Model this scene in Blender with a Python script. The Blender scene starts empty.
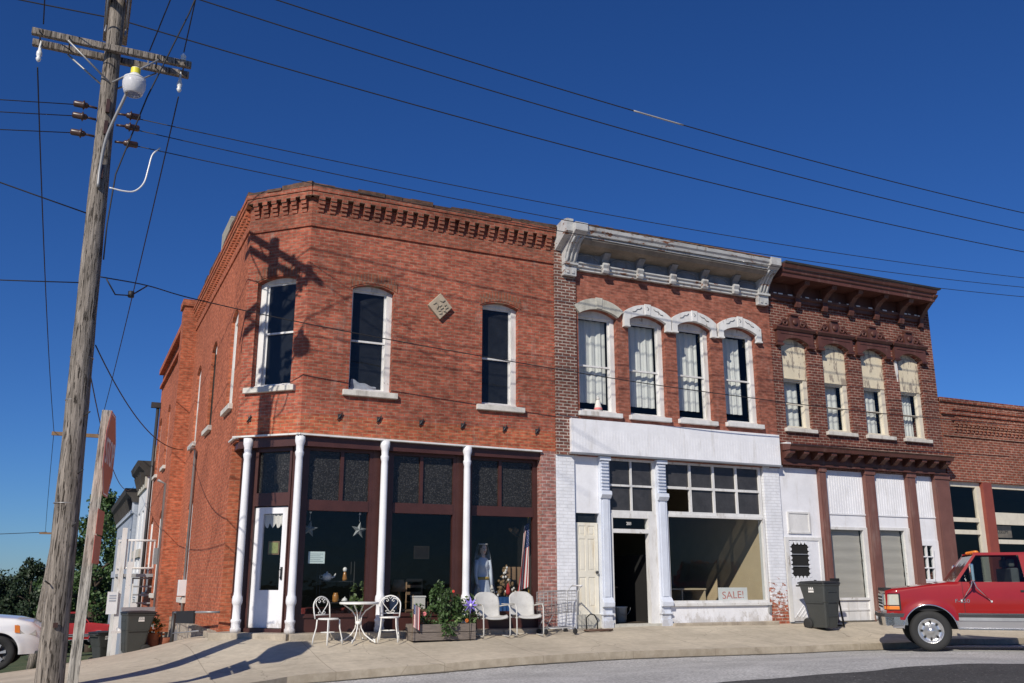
import bpy, bmesh, math, random
import numpy as np
from mathutils import Vector, Matrix
R = math.radians
PI = math.pi
random.seed(7)
S = bpy.context.scene
COL = S.collection

# ------------------------------------------------------------------ camera
cam_d = bpy.data.cameras.new("camera")
cam = bpy.data.objects.new("camera", cam_d)
COL.objects.link(cam)
cam.location = (0, 0, 1.6)
cam.rotation_euler = (R(90 + 14.44), 0, R(-25.16))
cam_d.sensor_width = 36
cam_d.lens = 928.7 / 1024 * 36
cam_d.clip_start = 0.1
cam_d.clip_end = 3000
S.camera = cam

# ------------------------------------------------------------------ sky, sun, exposure
SUN_AZ, SUN_EL = 48.5, 34.0
W = bpy.data.worlds.new("World")
S.world = W
W.use_nodes = True
nt = W.node_tree
bg = nt.nodes['Background']
sky = nt.nodes.new('ShaderNodeTexSky')
sky.sky_type = 'NISHITA'
sky.sun_disc = False
sky.sun_elevation = R(SUN_EL)
sky.sun_rotation = R(180 + SUN_AZ)
sky.altitude = 300
sky.air_density = 1.0
sky.dust_density = 0.05
sky.ozone_density = 5.0
hs = nt.nodes.new('ShaderNodeHueSaturation')
hs.inputs['Saturation'].default_value = 1.12
skm = nt.nodes.new('ShaderNodeMix'); skm.data_type = 'RGBA'; skm.blend_type = 'MULTIPLY'; skm.inputs[0].default_value = 1; skm.inputs[7].default_value = (.50, .77, 1.22, 1)
nt.links.new(sky.outputs[0], hs.inputs['Color'])
nt.links.new(hs.outputs[0], skm.inputs[6]); nt.links.new(skm.outputs[2], bg.inputs[0])
bg.inputs[1].default_value = 0.066
sun_d = bpy.data.lights.new("sun", 'SUN')
sun_d.energy = 4.45
sun_d.angle = R(0.5)
sun_d.color = (1.0, 0.93, 0.82)
sun = bpy.data.objects.new("sun", sun_d)
sun.rotation_euler = (R(90 - SUN_EL), 0, R(-SUN_AZ))
sun.location = (-20, -20, 40)
COL.objects.link(sun)
S.view_settings.view_transform = 'Standard'
S.view_settings.look = 'None'
S.view_settings.exposure = 0.0
S.view_settings.gamma = 1.0
S.view_settings.use_curve_mapping = False
S.cycles.max_bounces = 8
S.cycles.transparent_max_bounces = 16

# ------------------------------------------------------------------ helpers
WM = {}

def link(o, parent=None):
    COL.objects.link(o)
    if parent is not None:
        o.parent = parent
        WM[o.name] = WM[parent.name]
    return o

def thing(name, label, cat, loc=(0, 0, 0), rz=0.0, group=None):
    o = bpy.data.objects.new(name, None)
    o.empty_display_size = 0.2
    COL.objects.link(o)
    o.location = loc
    o.rotation_euler = (0, 0, rz)
    WM[o.name] = Matrix.Translation(loc) @ Matrix.Rotation(rz, 4, 'Z')
    tag(o, label, cat, group)
    return o

def tag(o, label=None, cat=None, group=None, kind=None):
    if label: o['label'] = label
    if cat: o['category'] = cat
    if group: o['group'] = group
    if kind: o['kind'] = kind
    return o

class Fr:
    """a wall frame: u runs along the wall, d outward from it, z up"""
    def __init__(s, o, u, n):
        s.o = Vector((o[0], o[1], 0)); s.u = Vector((u[0], u[1], 0)).normalized(); s.n = Vector((n[0], n[1], 0)).normalized()
    def __call__(s, u, d, z):
        p = s.o + s.u * u + s.n * d
        return Vector((p.x, p.y, z))

WORLD = Fr((0, 0), (1, 0), (0, 1))

class MB:
    def __init__(s):
        s.bm = bmesh.new()
    def v(s, p):
        return s.bm.verts.new(p)
    def face(s, pts, smooth=False):
        f = s.bm.faces.new([s.bm.verts.new(p) for p in pts]); f.smooth = smooth
        return f
    def hexa(s, b, t):
        vb = [s.v(p) for p in b]; vt = [s.v(p) for p in t]
        n = len(vb)
        s.bm.faces.new(vb[::-1]); s.bm.faces.new(vt)
        for i in range(n):
            s.bm.faces.new([vb[i], vb[(i + 1) % n], vt[(i + 1) % n], vt[i]])
    def box(s, x0, x1, y0, y1, z0, z1, F=WORLD):
        b = [F(x0, y0, z0), F(x1, y0, z0), F(x1, y1, z0), F(x0, y1, z0)]
        t = [F(x0, y0, z1), F(x1, y0, z1), F(x1, y1, z1), F(x0, y1, z1)]
        s.hexa(b, t)
        return s
    def prism(s, pts, vec):
        vec = Vector(vec)
        s.hexa([Vector(p) for p in pts], [Vector(p) + vec for p in pts])
        return s
    def fprism(s, F, pts, d0, d1):
        """polygon in (u, z) extruded from d0 to d1"""
        s.hexa([F(u, d0, z) for u, z in pts], [F(u, d1, z) for u, z in pts])
        return s
    def uprism(s, F, pts, u0, u1):
        """profile in (d, z) extruded along u"""
        s.hexa([F(u0, d, z) for d, z in pts], [F(u1, d, z) for d, z in pts])
        return s
    def tube(s, pts, r, seg=8, closed=False, smooth=True):
        pts = [Vector(p) for p in pts]; n = len(pts)
        rs = r if isinstance(r, (list, tuple)) else [r] * n
        rings = []; prev = None
        for i, p in enumerate(pts):
            if closed: t = pts[(i + 1) % n] - pts[i - 1]
            else: t = pts[min(i + 1, n - 1)] - pts[max(i - 1, 0)]
            if t.length < 1e-9: t = Vector((0, 0, 1))
            t.normalize()
            if prev is None:
                a = Vector((0, 0, 1)) if abs(t.z) < .9 else Vector((1, 0, 0))
                nrm = t.cross(a).normalized()
            else:
                nrm = prev - t * prev.dot(t)
                if nrm.length < 1e-6: nrm = t.orthogonal()
                nrm.normalize()
            prev = nrm; bi = t.cross(nrm)
            rings.append([s.v(p + (nrm * math.cos(2 * PI * k / seg) + bi * math.sin(2 * PI * k / seg)) * rs[i]) for k in range(seg)])
        m = n if closed else n - 1
        for i in range(m):
            a, b = rings[i], rings[(i + 1) % n]
            for k in range(seg):
                f = s.bm.faces.new([a[k], a[(k + 1) % seg], b[(k + 1) % seg], b[k]]); f.smooth = smooth
        if not closed:
            s.bm.faces.new(rings[0][::-1]); s.bm.faces.new(rings[-1])
        return s
    def lathe(s, prof, c=(0, 0, 0), seg=20, mat=None, smooth=True, cap=True):
        c = Vector(c); rings = []
        for r, z in prof:
            ring = []
            for k in range(seg):
                p = Vector((max(r, 1e-4) * math.cos(2 * PI * k / seg), max(r, 1e-4) * math.sin(2 * PI * k / seg), z))
                if mat is not None: p = mat @ p
                ring.append(s.v(p + c))
            rings.append(ring)
        for a, b in zip(rings[:-1], rings[1:]):
            for k in range(seg):
                f = s.bm.faces.new([a[k], a[(k + 1) % seg], b[(k + 1) % seg], b[k]]); f.smooth = smooth
        if cap:
            s.bm.faces.new(rings[0][::-1]); s.bm.faces.new(rings[-1])
        return s
    def grid(s, fn, nu, nv, smooth=True, both=None):
        vs = [[s.v(fn(i / nu, j / nv)) for j in range(nv + 1)] for i in range(nu + 1)]
        for i in range(nu):
            for j in range(nv):
                f = s.bm.faces.new([vs[i][j], vs[i + 1][j], vs[i + 1][j + 1], vs[i][j + 1]]); f.smooth = smooth
        return vs
    def blob(s, c, rx, ry, rz, seg=12, rows=8, mat=None):
        prof = [(math.sin(PI * i / rows), -math.cos(PI * i / rows)) for i in range(rows + 1)]
        M_ = Matrix.Diagonal((rx, ry, rz))
        if mat is not None: M_ = mat @ M_
        return s.lathe(prof, c, seg, M_)
    def leaf(s, p, size, aspect=.5, up=0.3, rnd=random):
        d = Vector((rnd.gauss(0, 1), rnd.gauss(0, 1), rnd.gauss(0, 1) + up)).normalized()
        e = d.orthogonal().normalized(); e.rotate(Matrix.Rotation(rnd.uniform(0, 2 * PI), 3, d))
        a = d * size; b = e * size * aspect
        p = Vector(p)
        s.face([p - a * .5, p + b * .5 - a * .05, p + a * .5, p - b * .5 - a * .05])
    def build(s, name, mat, parent=None, local=False, bevel=0, weld=False, recalc=True, solid=0, sub=0, shadow=True):
        bm = s.bm
        if weld: bmesh.ops.remove_doubles(bm, verts=bm.verts, dist=2e-4)
        if recalc: bmesh.ops.recalc_face_normals(bm, faces=bm.faces)
        loc = None
        if parent is not None:
            if not local: bm.transform(WM[parent.name].inverted())
        else:
            if len(bm.verts):
                xs = [v.co.x for v in bm.verts]; ys = [v.co.y for v in bm.verts]; zs = [v.co.z for v in bm.verts]
                loc = Vector(((min(xs) + max(xs)) / 2, (min(ys) + max(ys)) / 2, min(zs)))
                bm.transform(Matrix.Translation(-loc))
        me = bpy.data.meshes.new(name)
        bm.to_mesh(me); bm.free()
        if mat is not None: me.materials.append(mat)
        o = bpy.data.objects.new(name, me)
        link(o, parent)
        if loc is not None:
            o.location = loc
            WM[o.name] = Matrix.Translation(loc)
        if solid:
            m = o.modifiers.new('solid', 'SOLIDIFY'); m.thickness = solid; m.offset = 0
        if bevel:
            m = o.modifiers.new('bevel', 'BEVEL'); m.width = bevel; m.segments = 2; m.limit_method = 'ANGLE'; m.angle_limit = R(40)
        if sub:
            m = o.modifiers.new('sub', 'SUBSURF'); m.levels = sub; m.render_levels = sub
        return o

def kids(o):
    return [c for c in bpy.data.objects if c.parent is o]

def copy_tree(o, parent=None):
    c = o.copy(); COL.objects.link(c)
    if parent is not None: c.parent = parent
    for ch in kids(o): copy_tree(ch, c)
    return c

def text_mesh(name, txt, mat, size, F, u, d, z, parent=None, ext=.002, align='CENTER', squash=1.0, tilt=0.0):
    """lettering lying on a wall frame: u, z is the middle of the word"""
    cu = bpy.data.curves.new(name, 'FONT')
    cu.body = txt; cu.size = size; cu.extrude = ext; cu.align_x = align; cu.align_y = 'CENTER'
    o = bpy.data.objects.new(name, cu); COL.objects.link(o)
    dg = bpy.context.evaluated_depsgraph_get(); dg.update()
    me = bpy.data.meshes.new_from_object(o.evaluated_get(dg))
    bpy.data.objects.remove(o); bpy.data.curves.remove(cu)
    c, s_ = math.cos(tilt), math.sin(tilt)
    for v in me.vertices:
        x, y = v.co.x * squash, v.co.y
        x, y = x * c - y * s_, x * s_ + y * c
        v.co = F(u + x, d + v.co.z, z + y)
    if parent is not None: me.transform(WM[parent.name].inverted())
    me.name = name
    me.materials.clear(); me.materials.append(mat)
    o = bpy.data.objects.new(name, me)
    link(o, parent)
    return o

# ------------------------------------------------------------------ materials
MATS = {}

def base_nodes(name):
    m = bpy.data.materials.new(name); m.use_nodes = True
    n = m.node_tree; b = n.nodes['Principled BSDF']
    return m, n, b

def N(n, t, **kw):
    x = n.nodes.new(t)
    for k, v in kw.items(): setattr(x, k, v)
    return x

def wpos(n):
    return N(n, 'ShaderNodeNewGeometry').outputs['Position']

def noise(n, vec, scale, detail=4, rough=.55, dist=0):
    x = N(n, 'ShaderNodeTexNoise'); x.inputs['Scale'].default_value = scale; x.inputs['Detail'].default_value = detail
    x.inputs['Roughness'].default_value = rough; x.inputs['Distortion'].default_value = dist
    n.links.new(vec, x.inputs['Vector'])
    return x.outputs['Fac']

def mrange(n, v, a, b, c, d, smooth=True):
    x = N(n, 'ShaderNodeMapRange')
    if smooth: x.interpolation_type = 'SMOOTHSTEP'
    for i, q in zip(range(1, 5), (a, b, c, d)): x.inputs[i].default_value = q
    n.links.new(v, x.inputs[0])
    return x.outputs[0]

def math_(n, op, a, b=None):
    x = N(n, 'ShaderNodeMath'); x.operation = op
    for i, q in enumerate((a, b)):
        if q is None: continue
        if isinstance(q, (int, float)): x.inputs[i].default_value = q
        else: n.links.new(q, x.inputs[i])
    return x.outputs[0]

def mix(n, f, a, b, mode='MIX'):
    x = N(n, 'ShaderNodeMix'); x.data_type = 'RGBA'; x.blend_type = mode
    for sock, q in ((x.inputs[0], f), (x.inputs[6], a), (x.inputs[7], b)):
        if isinstance(q, (int, float)): sock.default_value = q
        elif isinstance(q, tuple): sock.default_value = (*q, 1) if len(q) == 3 else q
        else: n.links.new(q, sock)
    return x.outputs[2]

def scale_col(n, c, f):
    x = N(n, 'ShaderNodeVectorMath'); x.operation = 'SCALE'
    if isinstance(c, tuple): x.inputs[0].default_value = c
    else: n.links.new(c, x.inputs[0])
    n.links.new(f, x.inputs[3])
    return x.outputs[0]

def vscale(n, vec, sx, sy, sz):
    x = N(n, 'ShaderNodeVectorMath'); x.operation = 'MULTIPLY'
    n.links.new(vec, x.inputs[0]); x.inputs[1].default_value = (sx, sy, sz)
    return x.outputs[0]

def bump(n, b, h, dist=.01, strength=.6):
    x = N(n, 'ShaderNodeBump'); x.inputs['Distance'].default_value = dist; x.inputs['Strength'].default_value = strength
    n.links.new(h, x.inputs['Height']); n.links.new(x.outputs[0], b.inputs['Normal'])

def plain(name, col, rough=.6, metal=0, var=.15, sc=2.5, bmp=0, bsc=60, spec=.5, stretch=(1, 1, 1), under=None, peel=.0, psc=9, pz=None, coat=0, dirt=None, foot=None):
    """a solid surface colour with uneven wear; under = colour that shows where the paint has flaked"""
    m, n, b = base_nodes(name)
    p = vscale(n, wpos(n), *stretch)
    f = math_(n, 'MULTIPLY', mrange(n, noise(n, p, sc, 5), .25, .75, 1 - var, 1 + var * .6), mrange(n, noise(n, p, sc * 9, 3), .2, .8, 1 - var * .4, 1 + var * .3))
    c = scale_col(n, tuple(col), f)
    if dirt:
        dn = mrange(n, noise(n, vscale(n, wpos(n), 3, 3, .5), 1.6, 5, .7), .52, .75, 0, dirt[1])
        c = mix(n, dn, c, dirt[0])
    if foot:
        z2 = N(n, 'ShaderNodeSeparateXYZ'); n.links.new(wpos(n), z2.inputs[0])
        k = math_(n, 'SUBTRACT', mrange(n, noise(n, vscale(n, wpos(n), 1, 1, .6), 7, 6, .7), .25, .75, 0, 1), mrange(n, z2.outputs[2], foot[0], foot[1], .1, 1.0, False))
        c = mix(n, mrange(n, k, -.1, .4, 0, .5), c, foot[2])
    if under:
        k = mrange(n, noise(n, p, psc, 6, .7), .62 - peel, .66 - peel, 0, 1)
        if pz:
            zz = N(n, 'ShaderNodeSeparateXYZ'); n.links.new(wpos(n), zz.inputs[0])
            k = math_(n, 'MULTIPLY', k, mrange(n, zz.outputs[2], pz[0], pz[1], 1, pz[2]))
        c = mix(n, k, c, under)
    n.links.new(c, b.inputs['Base Color'])
    b.inputs['Roughness'].default_value = rough; b.inputs['Metallic'].default_value = metal
    b.inputs['Specular IOR Level'].default_value = spec
    b.inputs['Coat Weight'].default_value = coat
    b.inputs['Coat Roughness'].default_value = .06
    if bmp: bump(n, b, noise(n, p, bsc, 4, .6), bmp)
    MATS[name] = m
    return m

def wall_uv(n):
    """(along the wall, height) from the position and the face direction"""
    g = N(n, 'ShaderNodeNewGeometry')
    cr = N(n, 'ShaderNodeVectorMath'); cr.operation = 'CROSS_PRODUCT'; cr.inputs[0].default_value = (0, 0, 1)
    n.links.new(g.outputs['True Normal'], cr.inputs[1])
    nm = N(n, 'ShaderNodeVectorMath'); nm.operation = 'NORMALIZE'; n.links.new(cr.outputs[0], nm.inputs[0])
    d1 = N(n, 'ShaderNodeVectorMath'); d1.operation = 'DOT_PRODUCT'; n.links.new(nm.outputs[0], d1.inputs[0]); d1.inputs[1].default_value = (1, .37, 0)
    sg = math_(n, 'SIGN', d1.outputs['Value'])
    d2 = N(n, 'ShaderNodeVectorMath'); d2.operation = 'DOT_PRODUCT'; n.links.new(nm.outputs[0], d2.inputs[0]); n.links.new(g.outputs['Position'], d2.inputs[1])
    u = math_(n, 'MULTIPLY', d2.outputs['Value'], sg)
    sp = N(n, 'ShaderNodeSeparateXYZ'); n.links.new(g.outputs['Position'], sp.inputs[0])
    cb = N(n, 'ShaderNodeCombineXYZ'); n.links.new(u, cb.inputs[0]); n.links.new(sp.outputs[2], cb.inputs[1])
    return cb.outputs[0], g.outputs['Position'], sp.outputs[2]

def brick(name, c1, c2, mortar, bw=.21, bh=.074, ms=.007, bias=0.0, soot=.25, low=None, zlow=0, bmp=.006, rough=.85, patch=None, white=None, rowvar=0.0, efflo=0.0):
    m, n, b = base_nodes(name)
    uv, pos, z = wall_uv(n)
    # courses are never dead straight
    ns = N(n, 'ShaderNodeTexNoise'); ns.inputs['Scale'].default_value = .8; n.links.new(pos, ns.inputs['Vector'])
    off = N(n, 'ShaderNodeVectorMath'); off.operation = 'MULTIPLY_ADD'
    n.links.new(ns.outputs['Color'], off.inputs[0]); off.inputs[1].default_value = (.03, .025, 0); n.links.new(uv, off.inputs[2])
    t = N(n, 'ShaderNodeTexBrick')
    t.inputs['Color1'].default_value = (*c1, 1); t.inputs['Color2'].default_value = (*c2, 1); t.inputs['Mortar'].default_value = (*mortar, 1)
    t.inputs['Scale'].default_value = 1; t.inputs['Mortar Size'].default_value = ms; t.inputs['Mortar Smooth'].default_value = .3
    t.inputs['Bias'].default_value = bias; t.inputs['Brick Width'].default_value = bw; t.inputs['Row Height'].default_value = bh
    n.links.new(off.outputs[0], t.inputs['Vector'])
    c = t.outputs['Color']
    # brick to brick and broad weathering
    v1 = mrange(n, noise(n, vscale(n, pos, 1, 1, 2.4), 6.5, 3), .25, .75, .60, 1.36)
    v2 = mrange(n, noise(n, pos, .55, 5, .6), .3, .7, 1 - soot, 1 + soot * .45)
    v3 = mrange(n, noise(n, vscale(n, pos, 2.6, 2.6, .22), 1.5, 5, .65), .56, .74, 1, 1 - soot * .9)
    c = scale_col(n, c, math_(n, 'MULTIPLY', math_(n, 'MULTIPLY', v1, v2), v3))
    if low is not None:
        k = mrange(n, z, zlow - .02, zlow + .02, 1, 0)
        hs_ = N(n, 'ShaderNodeMix'); hs_.data_type = 'RGBA'; hs_.blend_type = 'MULTIPLY'
        hs_.inputs[7].default_value = (*low, 1); n.links.new(k, hs_.inputs[0]); n.links.new(c, hs_.inputs[6])
        c = hs_.outputs[2]
    if patch:
        k = mrange(n, noise(n, vscale(n, pos, 1, 1, 1.6), 2.2, 5, .65), .56, .7, 0, patch[1])
        c = mix(n, k, c, patch[0])
    if efflo:
        k = mrange(n, noise(n, vscale(n, pos, 2.2, 2.2, .7), 1.7, 6, .7), .55, .8, 0, efflo)
        c = mix(n, k, c, (.5, .42, .36))
    if white:
        # old paint left on the brick: (colour, z where it starts to flake, z where it is bare)
        k1 = mrange(n, noise(n, vscale(n, pos, 1.2, 1.2, 2.4), 6, 6, .75), .35, .65, 0, 1)
        kz = mrange(n, z, white[2], white[1], -.25, 1.06, False)
        k = mrange(n, math_(n, 'SUBTRACT', k1, kz), -.02, .06, 1, 0)
        wc = scale_col(n, white[0], mrange(n, noise(n, pos, 5, 5), .2, .8, .86, 1.06))
        wc2 = mix(n, mrange(n, t.outputs['Fac'], 0, 1, 0, .22), wc, (.42, .4, .38))
        c = mix(n, k, c, wc2)
    n.links.new(c, b.inputs['Base Color'])
    b.inputs['Roughness'].default_value = rough; b.inputs['Specular IOR Level'].default_value = .25
    h = math_(n, 'ADD', math_(n, 'MULTIPLY', t.outputs['Fac'], -1.0), math_(n, 'MULTIPLY', noise(n, pos, 45, 3), .5))
    bump(n, b, h, bmp, .7)
    MATS[name] = m
    return m

def glass(name, tint=(.75, .78, .8), rough=.0, refl=1.0, film=None):
    m = bpy.data.materials.new(name); m.use_nodes = True; n = m.node_tree
    n.nodes.remove(n.nodes['Principled BSDF'])
    out = n.nodes['Material Output']
    tr = N(n, 'ShaderNodeBsdfTransparent'); tr.inputs[0].default_value = (*tint, 1)
    gl = N(n, 'ShaderNodeBsdfGlossy'); gl.inputs['Roughness'].default_value = rough; gl.inputs['Color'].default_value = (refl, refl, refl, 1)
    ge = N(n, 'ShaderNodeNewGeometry'); dt = N(n, 'ShaderNodeVectorMath'); dt.operation = 'DOT_PRODUCT'
    n.links.new(ge.outputs['Normal'], dt.inputs[0]); n.links.new(ge.outputs['Incoming'], dt.inputs[1])
    co = math_(n, 'SUBTRACT', 1.0, math_(n, 'ABSOLUTE', dt.outputs['Value']))
    fr = N(n, 'ShaderNodeMath'); fr.operation = 'MULTIPLY_ADD'; fr.inputs[1].default_value = .7; fr.inputs[2].default_value = .026
    n.links.new(math_(n, 'POWER', co, 5.0), fr.inputs[0])
    # old panes are slightly wavy
    bp = N(n, 'ShaderNodeBump'); bp.inputs['Distance'].default_value = .02; bp.inputs['Strength'].default_value = .12
    n.links.new(noise(n, wpos(n), 3.0, 2), bp.inputs['Height']); n.links.new(bp.outputs[0], gl.inputs['Normal'])
    base = tr.outputs[0]
    if film:
        df = N(n, 'ShaderNodeBsdfDiffuse'); df.inputs[0].default_value = (*film[0], 1)
        mx0 = N(n, 'ShaderNodeMixShader')
        k = mrange(n, noise(n, wpos(n), 4, 5, .7), .3, .8, film[1] * .6, film[1])
        if len(film) > 2:
            vo = N(n, 'ShaderNodeTexVoronoi'); vo.inputs['Scale'].default_value = film[2]; n.links.new(wpos(n), vo.inputs['Vector'])
            k = math_(n, 'MULTIPLY', k, mrange(n, vo.outputs['Distance'], .05, .55, 1.5, .45))
        n.links.new(k, mx0.inputs[0]); n.links.new(tr.outputs[0], mx0.inputs[1]); n.links.new(df.outputs[0], mx0.inputs[2])
        base = mx0.outputs[0]
    mx = N(n, 'ShaderNodeMixShader')
    n.links.new(fr.outputs[0], mx.inputs[0]); n.links.new(base, mx.inputs[1]); n.links.new(gl.outputs[0], mx.inputs[2])
    n.links.new(mx.outputs[0], out.inputs[0])
    MATS[name] = m
    return m
# ------------------------------------------------------------------ the palette
brick('brick_front', (.30, .075, .047), (.39, .108, .064), (.30, .195, .135), bw=.2, bh=.068, ms=.007, soot=.3, low=(1.18, 1.12, .92), zlow=4.86, patch=((.22, .085, .062), .5), efflo=.3)
brick('brick_side', (.38, .105, .053), (.44, .128, .064), (.39, .18, .105), ms=.006, soot=.2, patch=((.35, .12, .075), .5), bmp=.004)
brick('brick_pink', (.33, .14, .115), (.38, .18, .15), (.45, .36, .32), ms=.008, soot=.15)
brick('brick_cornice', (.27, .078, .048), (.33, .10, .06), (.26, .17, .12), soot=.3, patch=((.09, .055, .042), .55))
brick('brick_coping', (.10, .062, .045), (.15, .075, .05), (.09, .07, .06), soot=.35, patch=((.05, .045, .04), .7))
brick('brick_arch', (.25, .08, .048), (.30, .10, .055), (.22, .15, .11), bw=.075, bh=.23, ms=.009)
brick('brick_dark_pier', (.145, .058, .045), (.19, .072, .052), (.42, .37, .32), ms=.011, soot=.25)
brick('brick_smooth', (.27, .092, .062), (.315, .108, .07), (.31, .15, .11), ms=.006, soot=.16, efflo=.28, bmp=.003)
brick('brick_brown', (.135, .042, .030), (.18, .052, .036), (.34, .25, .2), ms=.0085, soot=.25, patch=((.08, .035, .03), .5))
brick('brick_red', (.215, .060, .038), (.27, .078, .045), (.36, .25, .19), ms=.010, soot=.22, patch=((.13, .045, .035), .4))
brick('brick_white', (.36, .10, .055), (.42, .125, .07), (.5, .4, .33), ms=.008, white=((.78, .79, .82), 1.75, .5))
brick('brick_white_full', (.36, .10, .055), (.42, .125, .07), (.5, .4, .33), ms=.008, white=((.78, .79, .82), -.6, -2.0))
brick('stone_block', (.36, .31, .25), (.43, .37, .30), (.25, .2, .17), bw=.62, bh=.26, ms=.012, soot=.25, bmp=.012)
plain('white_paint', (.80, .80, .82), .5, var=.07, dirt=((.5, .47, .42), .5), foot=(.6, 1.1, (.36, .32, .27)))
plain('white_worn', (.70, .69, .67), .6, var=.12, sc=4, dirt=((.38, .34, .28), .8), under=(.34, .3, .26), peel=-.015, psc=7, stretch=(1, 1, .45))
plain('white_iron', (.78, .78, .80), .45, var=.07, dirt=((.52, .48, .44), .45), foot=(.6, 1.0, (.36, .31, .26)))
plain('blue_white', (.66, .70, .78), .5, var=.07, dirt=((.46, .46, .48), .5), foot=(.55, 1.3, (.36, .33, .30)))
plain('rendered_block', (.34, .32, .27), .9, var=.2, sc=4)
plain('old_stone', (.52, .50, .43), .85, var=.2, sc=6, bmp=.01, dirt=((.3, .28, .24), .6))
plain('sill_stone', (.62, .59, .53), .8, var=.18, sc=6, bmp=.008, dirt=((.33, .29, .25), .7))
plain('step_stone', (.40, .345, .27), .9, var=.25, sc=3, bmp=.015, bsc=22, dirt=((.22, .18, .14), .7))
plain('zinc_cornice', (.50, .50, .49), .6, var=.2, sc=3, dirt=((.22, .16, .12), .85), under=(.20, .085, .045), peel=.045, psc=3.6, stretch=(.8, .8, 2.5))
plain('zinc_dark', (.22, .225, .24), .65, var=.3, sc=3, dirt=((.14, .11, .09), .8))
plain('soffit_board', (.24, .205, .165), .8, var=.3, sc=2.4, dirt=((.14, .11, .08), .9))
plain('rust_edge', (.20, .11, .07), .85, var=.4, sc=4, dirt=((.08, .06, .05), .6))
plain('brown_trim', (.10, .036, .026), .55, var=.18, sc=3, dirt=((.30, .2, .16), .35))
plain('brown_iron', (.17, .074, .058), .55, var=.14, sc=3, dirt=((.32, .24, .2), .4))
plain('brown_wood', (.062, .022, .018), .42, var=.18, sc=3)
plain('red_post', (.25, .06, .04), .5, var=.12)
plain('cream_board', (.68, .60, .44), .7, var=.08, under=(.33, .28, .22), peel=.09, psc=5.5, stretch=(1.5, 1.5, .35))
plain('cream_paint', (.66, .61, .5), .6, var=.1, dirt=((.4, .35, .28), .6))
plain('yellow_door', (.75, .71, .60), .5, var=.08, dirt=((.55, .40, .2), .6))
plain('tan_wall', (.56, .44, .285), .8, var=.06)
plain('tan_blind', (.50, .45, .40), .8, var=.07, sc=3, stretch=(.3, .3, 4))
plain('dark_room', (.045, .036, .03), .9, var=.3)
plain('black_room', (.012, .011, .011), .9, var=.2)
plain('room_floor', (.09, .065, .045), .7, var=.3)
plain('tar', (.05, .048, .047), .9)
plain('curtain_cloth', (.80, .78, .74), .9, var=.07)
plain('grey_metal', (.36, .36, .36), .5, .5, var=.12)
plain('steel', (.45, .45, .45), .45, .8, var=.1)
plain('dark_metal', (.05, .05, .052), .5, .3, var=.2)
plain('gutter_grit', (.13, .115, .09), .95, var=.45, sc=6, bmp=.01)
plain('black_paint', (.010, .010, .011), .75, var=.2)
plain('wire_black', (.016, .016, .018), .6, var=.1)
plain('wire_grey', (.36, .35, .33), .5, var=.1)
plain('insulator_brown', (.06, .03, .022), .35, var=.3, sc=8)
plain('porcelain', (.75, .75, .73), .25, var=.05)
plain('yellow_sticker', (.8, .7, .05), .5, var=.05)
plain('lamp_body', (.7, .7, .7), .45, var=.06)
plain('plaque_stone', (.42, .34, .25), .85, var=.16, sc=9, bmp=.006)
plain('plaque_relief', (.30, .26, .2), .85, var=.2, sc=9)
plain('sign_red', (.46, .09, .06), .4, var=.12)
plain('sign_white', (.78, .76, .73), .45, var=.06)
plain('paper_blue', (.62, .74, .72), .8, var=.03)
plain('paper_white', (.78, .77, .74), .8, var=.05)
plain('marker_red', (.60, .24, .21), .8, var=.1)
plain('paper_print', (.33, .42, .42), .8, var=.1)
plain('sign_green', (.25, .28, .10), .7, var=.25, sc=20)
plain('lace', (.7, .68, .63), .9, var=.12)
plain('star_tin', (.22, .24, .24), .6, .3, var=.3, sc=14)
plain('dress_satin', (.62, .68, .76), .35, var=.06)
plain('mannequin_skin', (.66, .5, .4), .5, var=.05)
plain('hair_brown', (.10, .06, .035), .7, var=.3, sc=30)
plain('flag_red', (.42, .03, .035), .8, var=.08)
plain('flag_white', (.74, .73, .7), .8, var=.05)
plain('flag_blue', (.03, .045, .16), .8, var=.1)
plain('gold_fringe', (.6, .4, .08), .6, var=.2)
plain('cloth_blue', (.02, .09, .26), .7, var=.1)
plain('brown_cloth', (.20, .125, .075), .9, var=.2)
plain('straw', (.20, .13, .065), .9, var=.2, sc=12)
plain('teapot_glaze', (.75, .76, .74), .2, var=.04)
plain('amber_glass', (.35, .16, .04), .2, var=.2)
plain('red_cloth', (.16, .02, .02), .9, var=.15)
plain('lawn_white', (.53, .52, .49), .45, var=.13, sc=5, dirt=((.34, .28, .22), .7))
plain('bistro_white', (.80, .79, .75), .4, var=.06, dirt=((.5, .4, .3), .4))
plain('planter_wood', (.20, .165, .14), .85, var=.3, sc=6, stretch=(1, 1, 9), bmp=.006)
plain('soil', (.05, .035, .025), .95, var=.3)
plain('leaf_green', (.055, .105, .028), .55, var=.45, sc=4)
plain('leaf_light', (.10, .155, .045), .55, var=.4, sc=4)
plain('leaf_dark', (.022, .042, .015), .6, var=.45, sc=4)
plain('flower_red', (.70, .06, .04), .6)
plain('flower_pink', (.75, .22, .22), .6)
plain('flower_orange', (.55, .14, .02), .6)
plain('flower_violet', (.30, .22, .75), .6)
plain('bin_plastic', (.048, .052, .050), .5, var=.12)
plain('bin_lid', (.018, .019, .02), .5, var=.12)
plain('rubber', (.022, .022, .022), .8, var=.15)
plain('asphalt_old', (.24, .235, .225), .95, var=.18, sc=.7, bmp=.02, bsc=90)
plain('bucket_plastic', (.6, .6, .58), .5)
plain('saw_wood', (.25, .16, .09), .8, var=.2)
plain('hose', (.10, .055, .035), .6)
plain('bark', (.07, .05, .035), .95, var=.3)
plain('house_siding', (.33, .37, .43), .7, var=.12, stretch=(1, 1, 14))
plain('house_trim', (.42, .46, .52), .7, var=.15)
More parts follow.
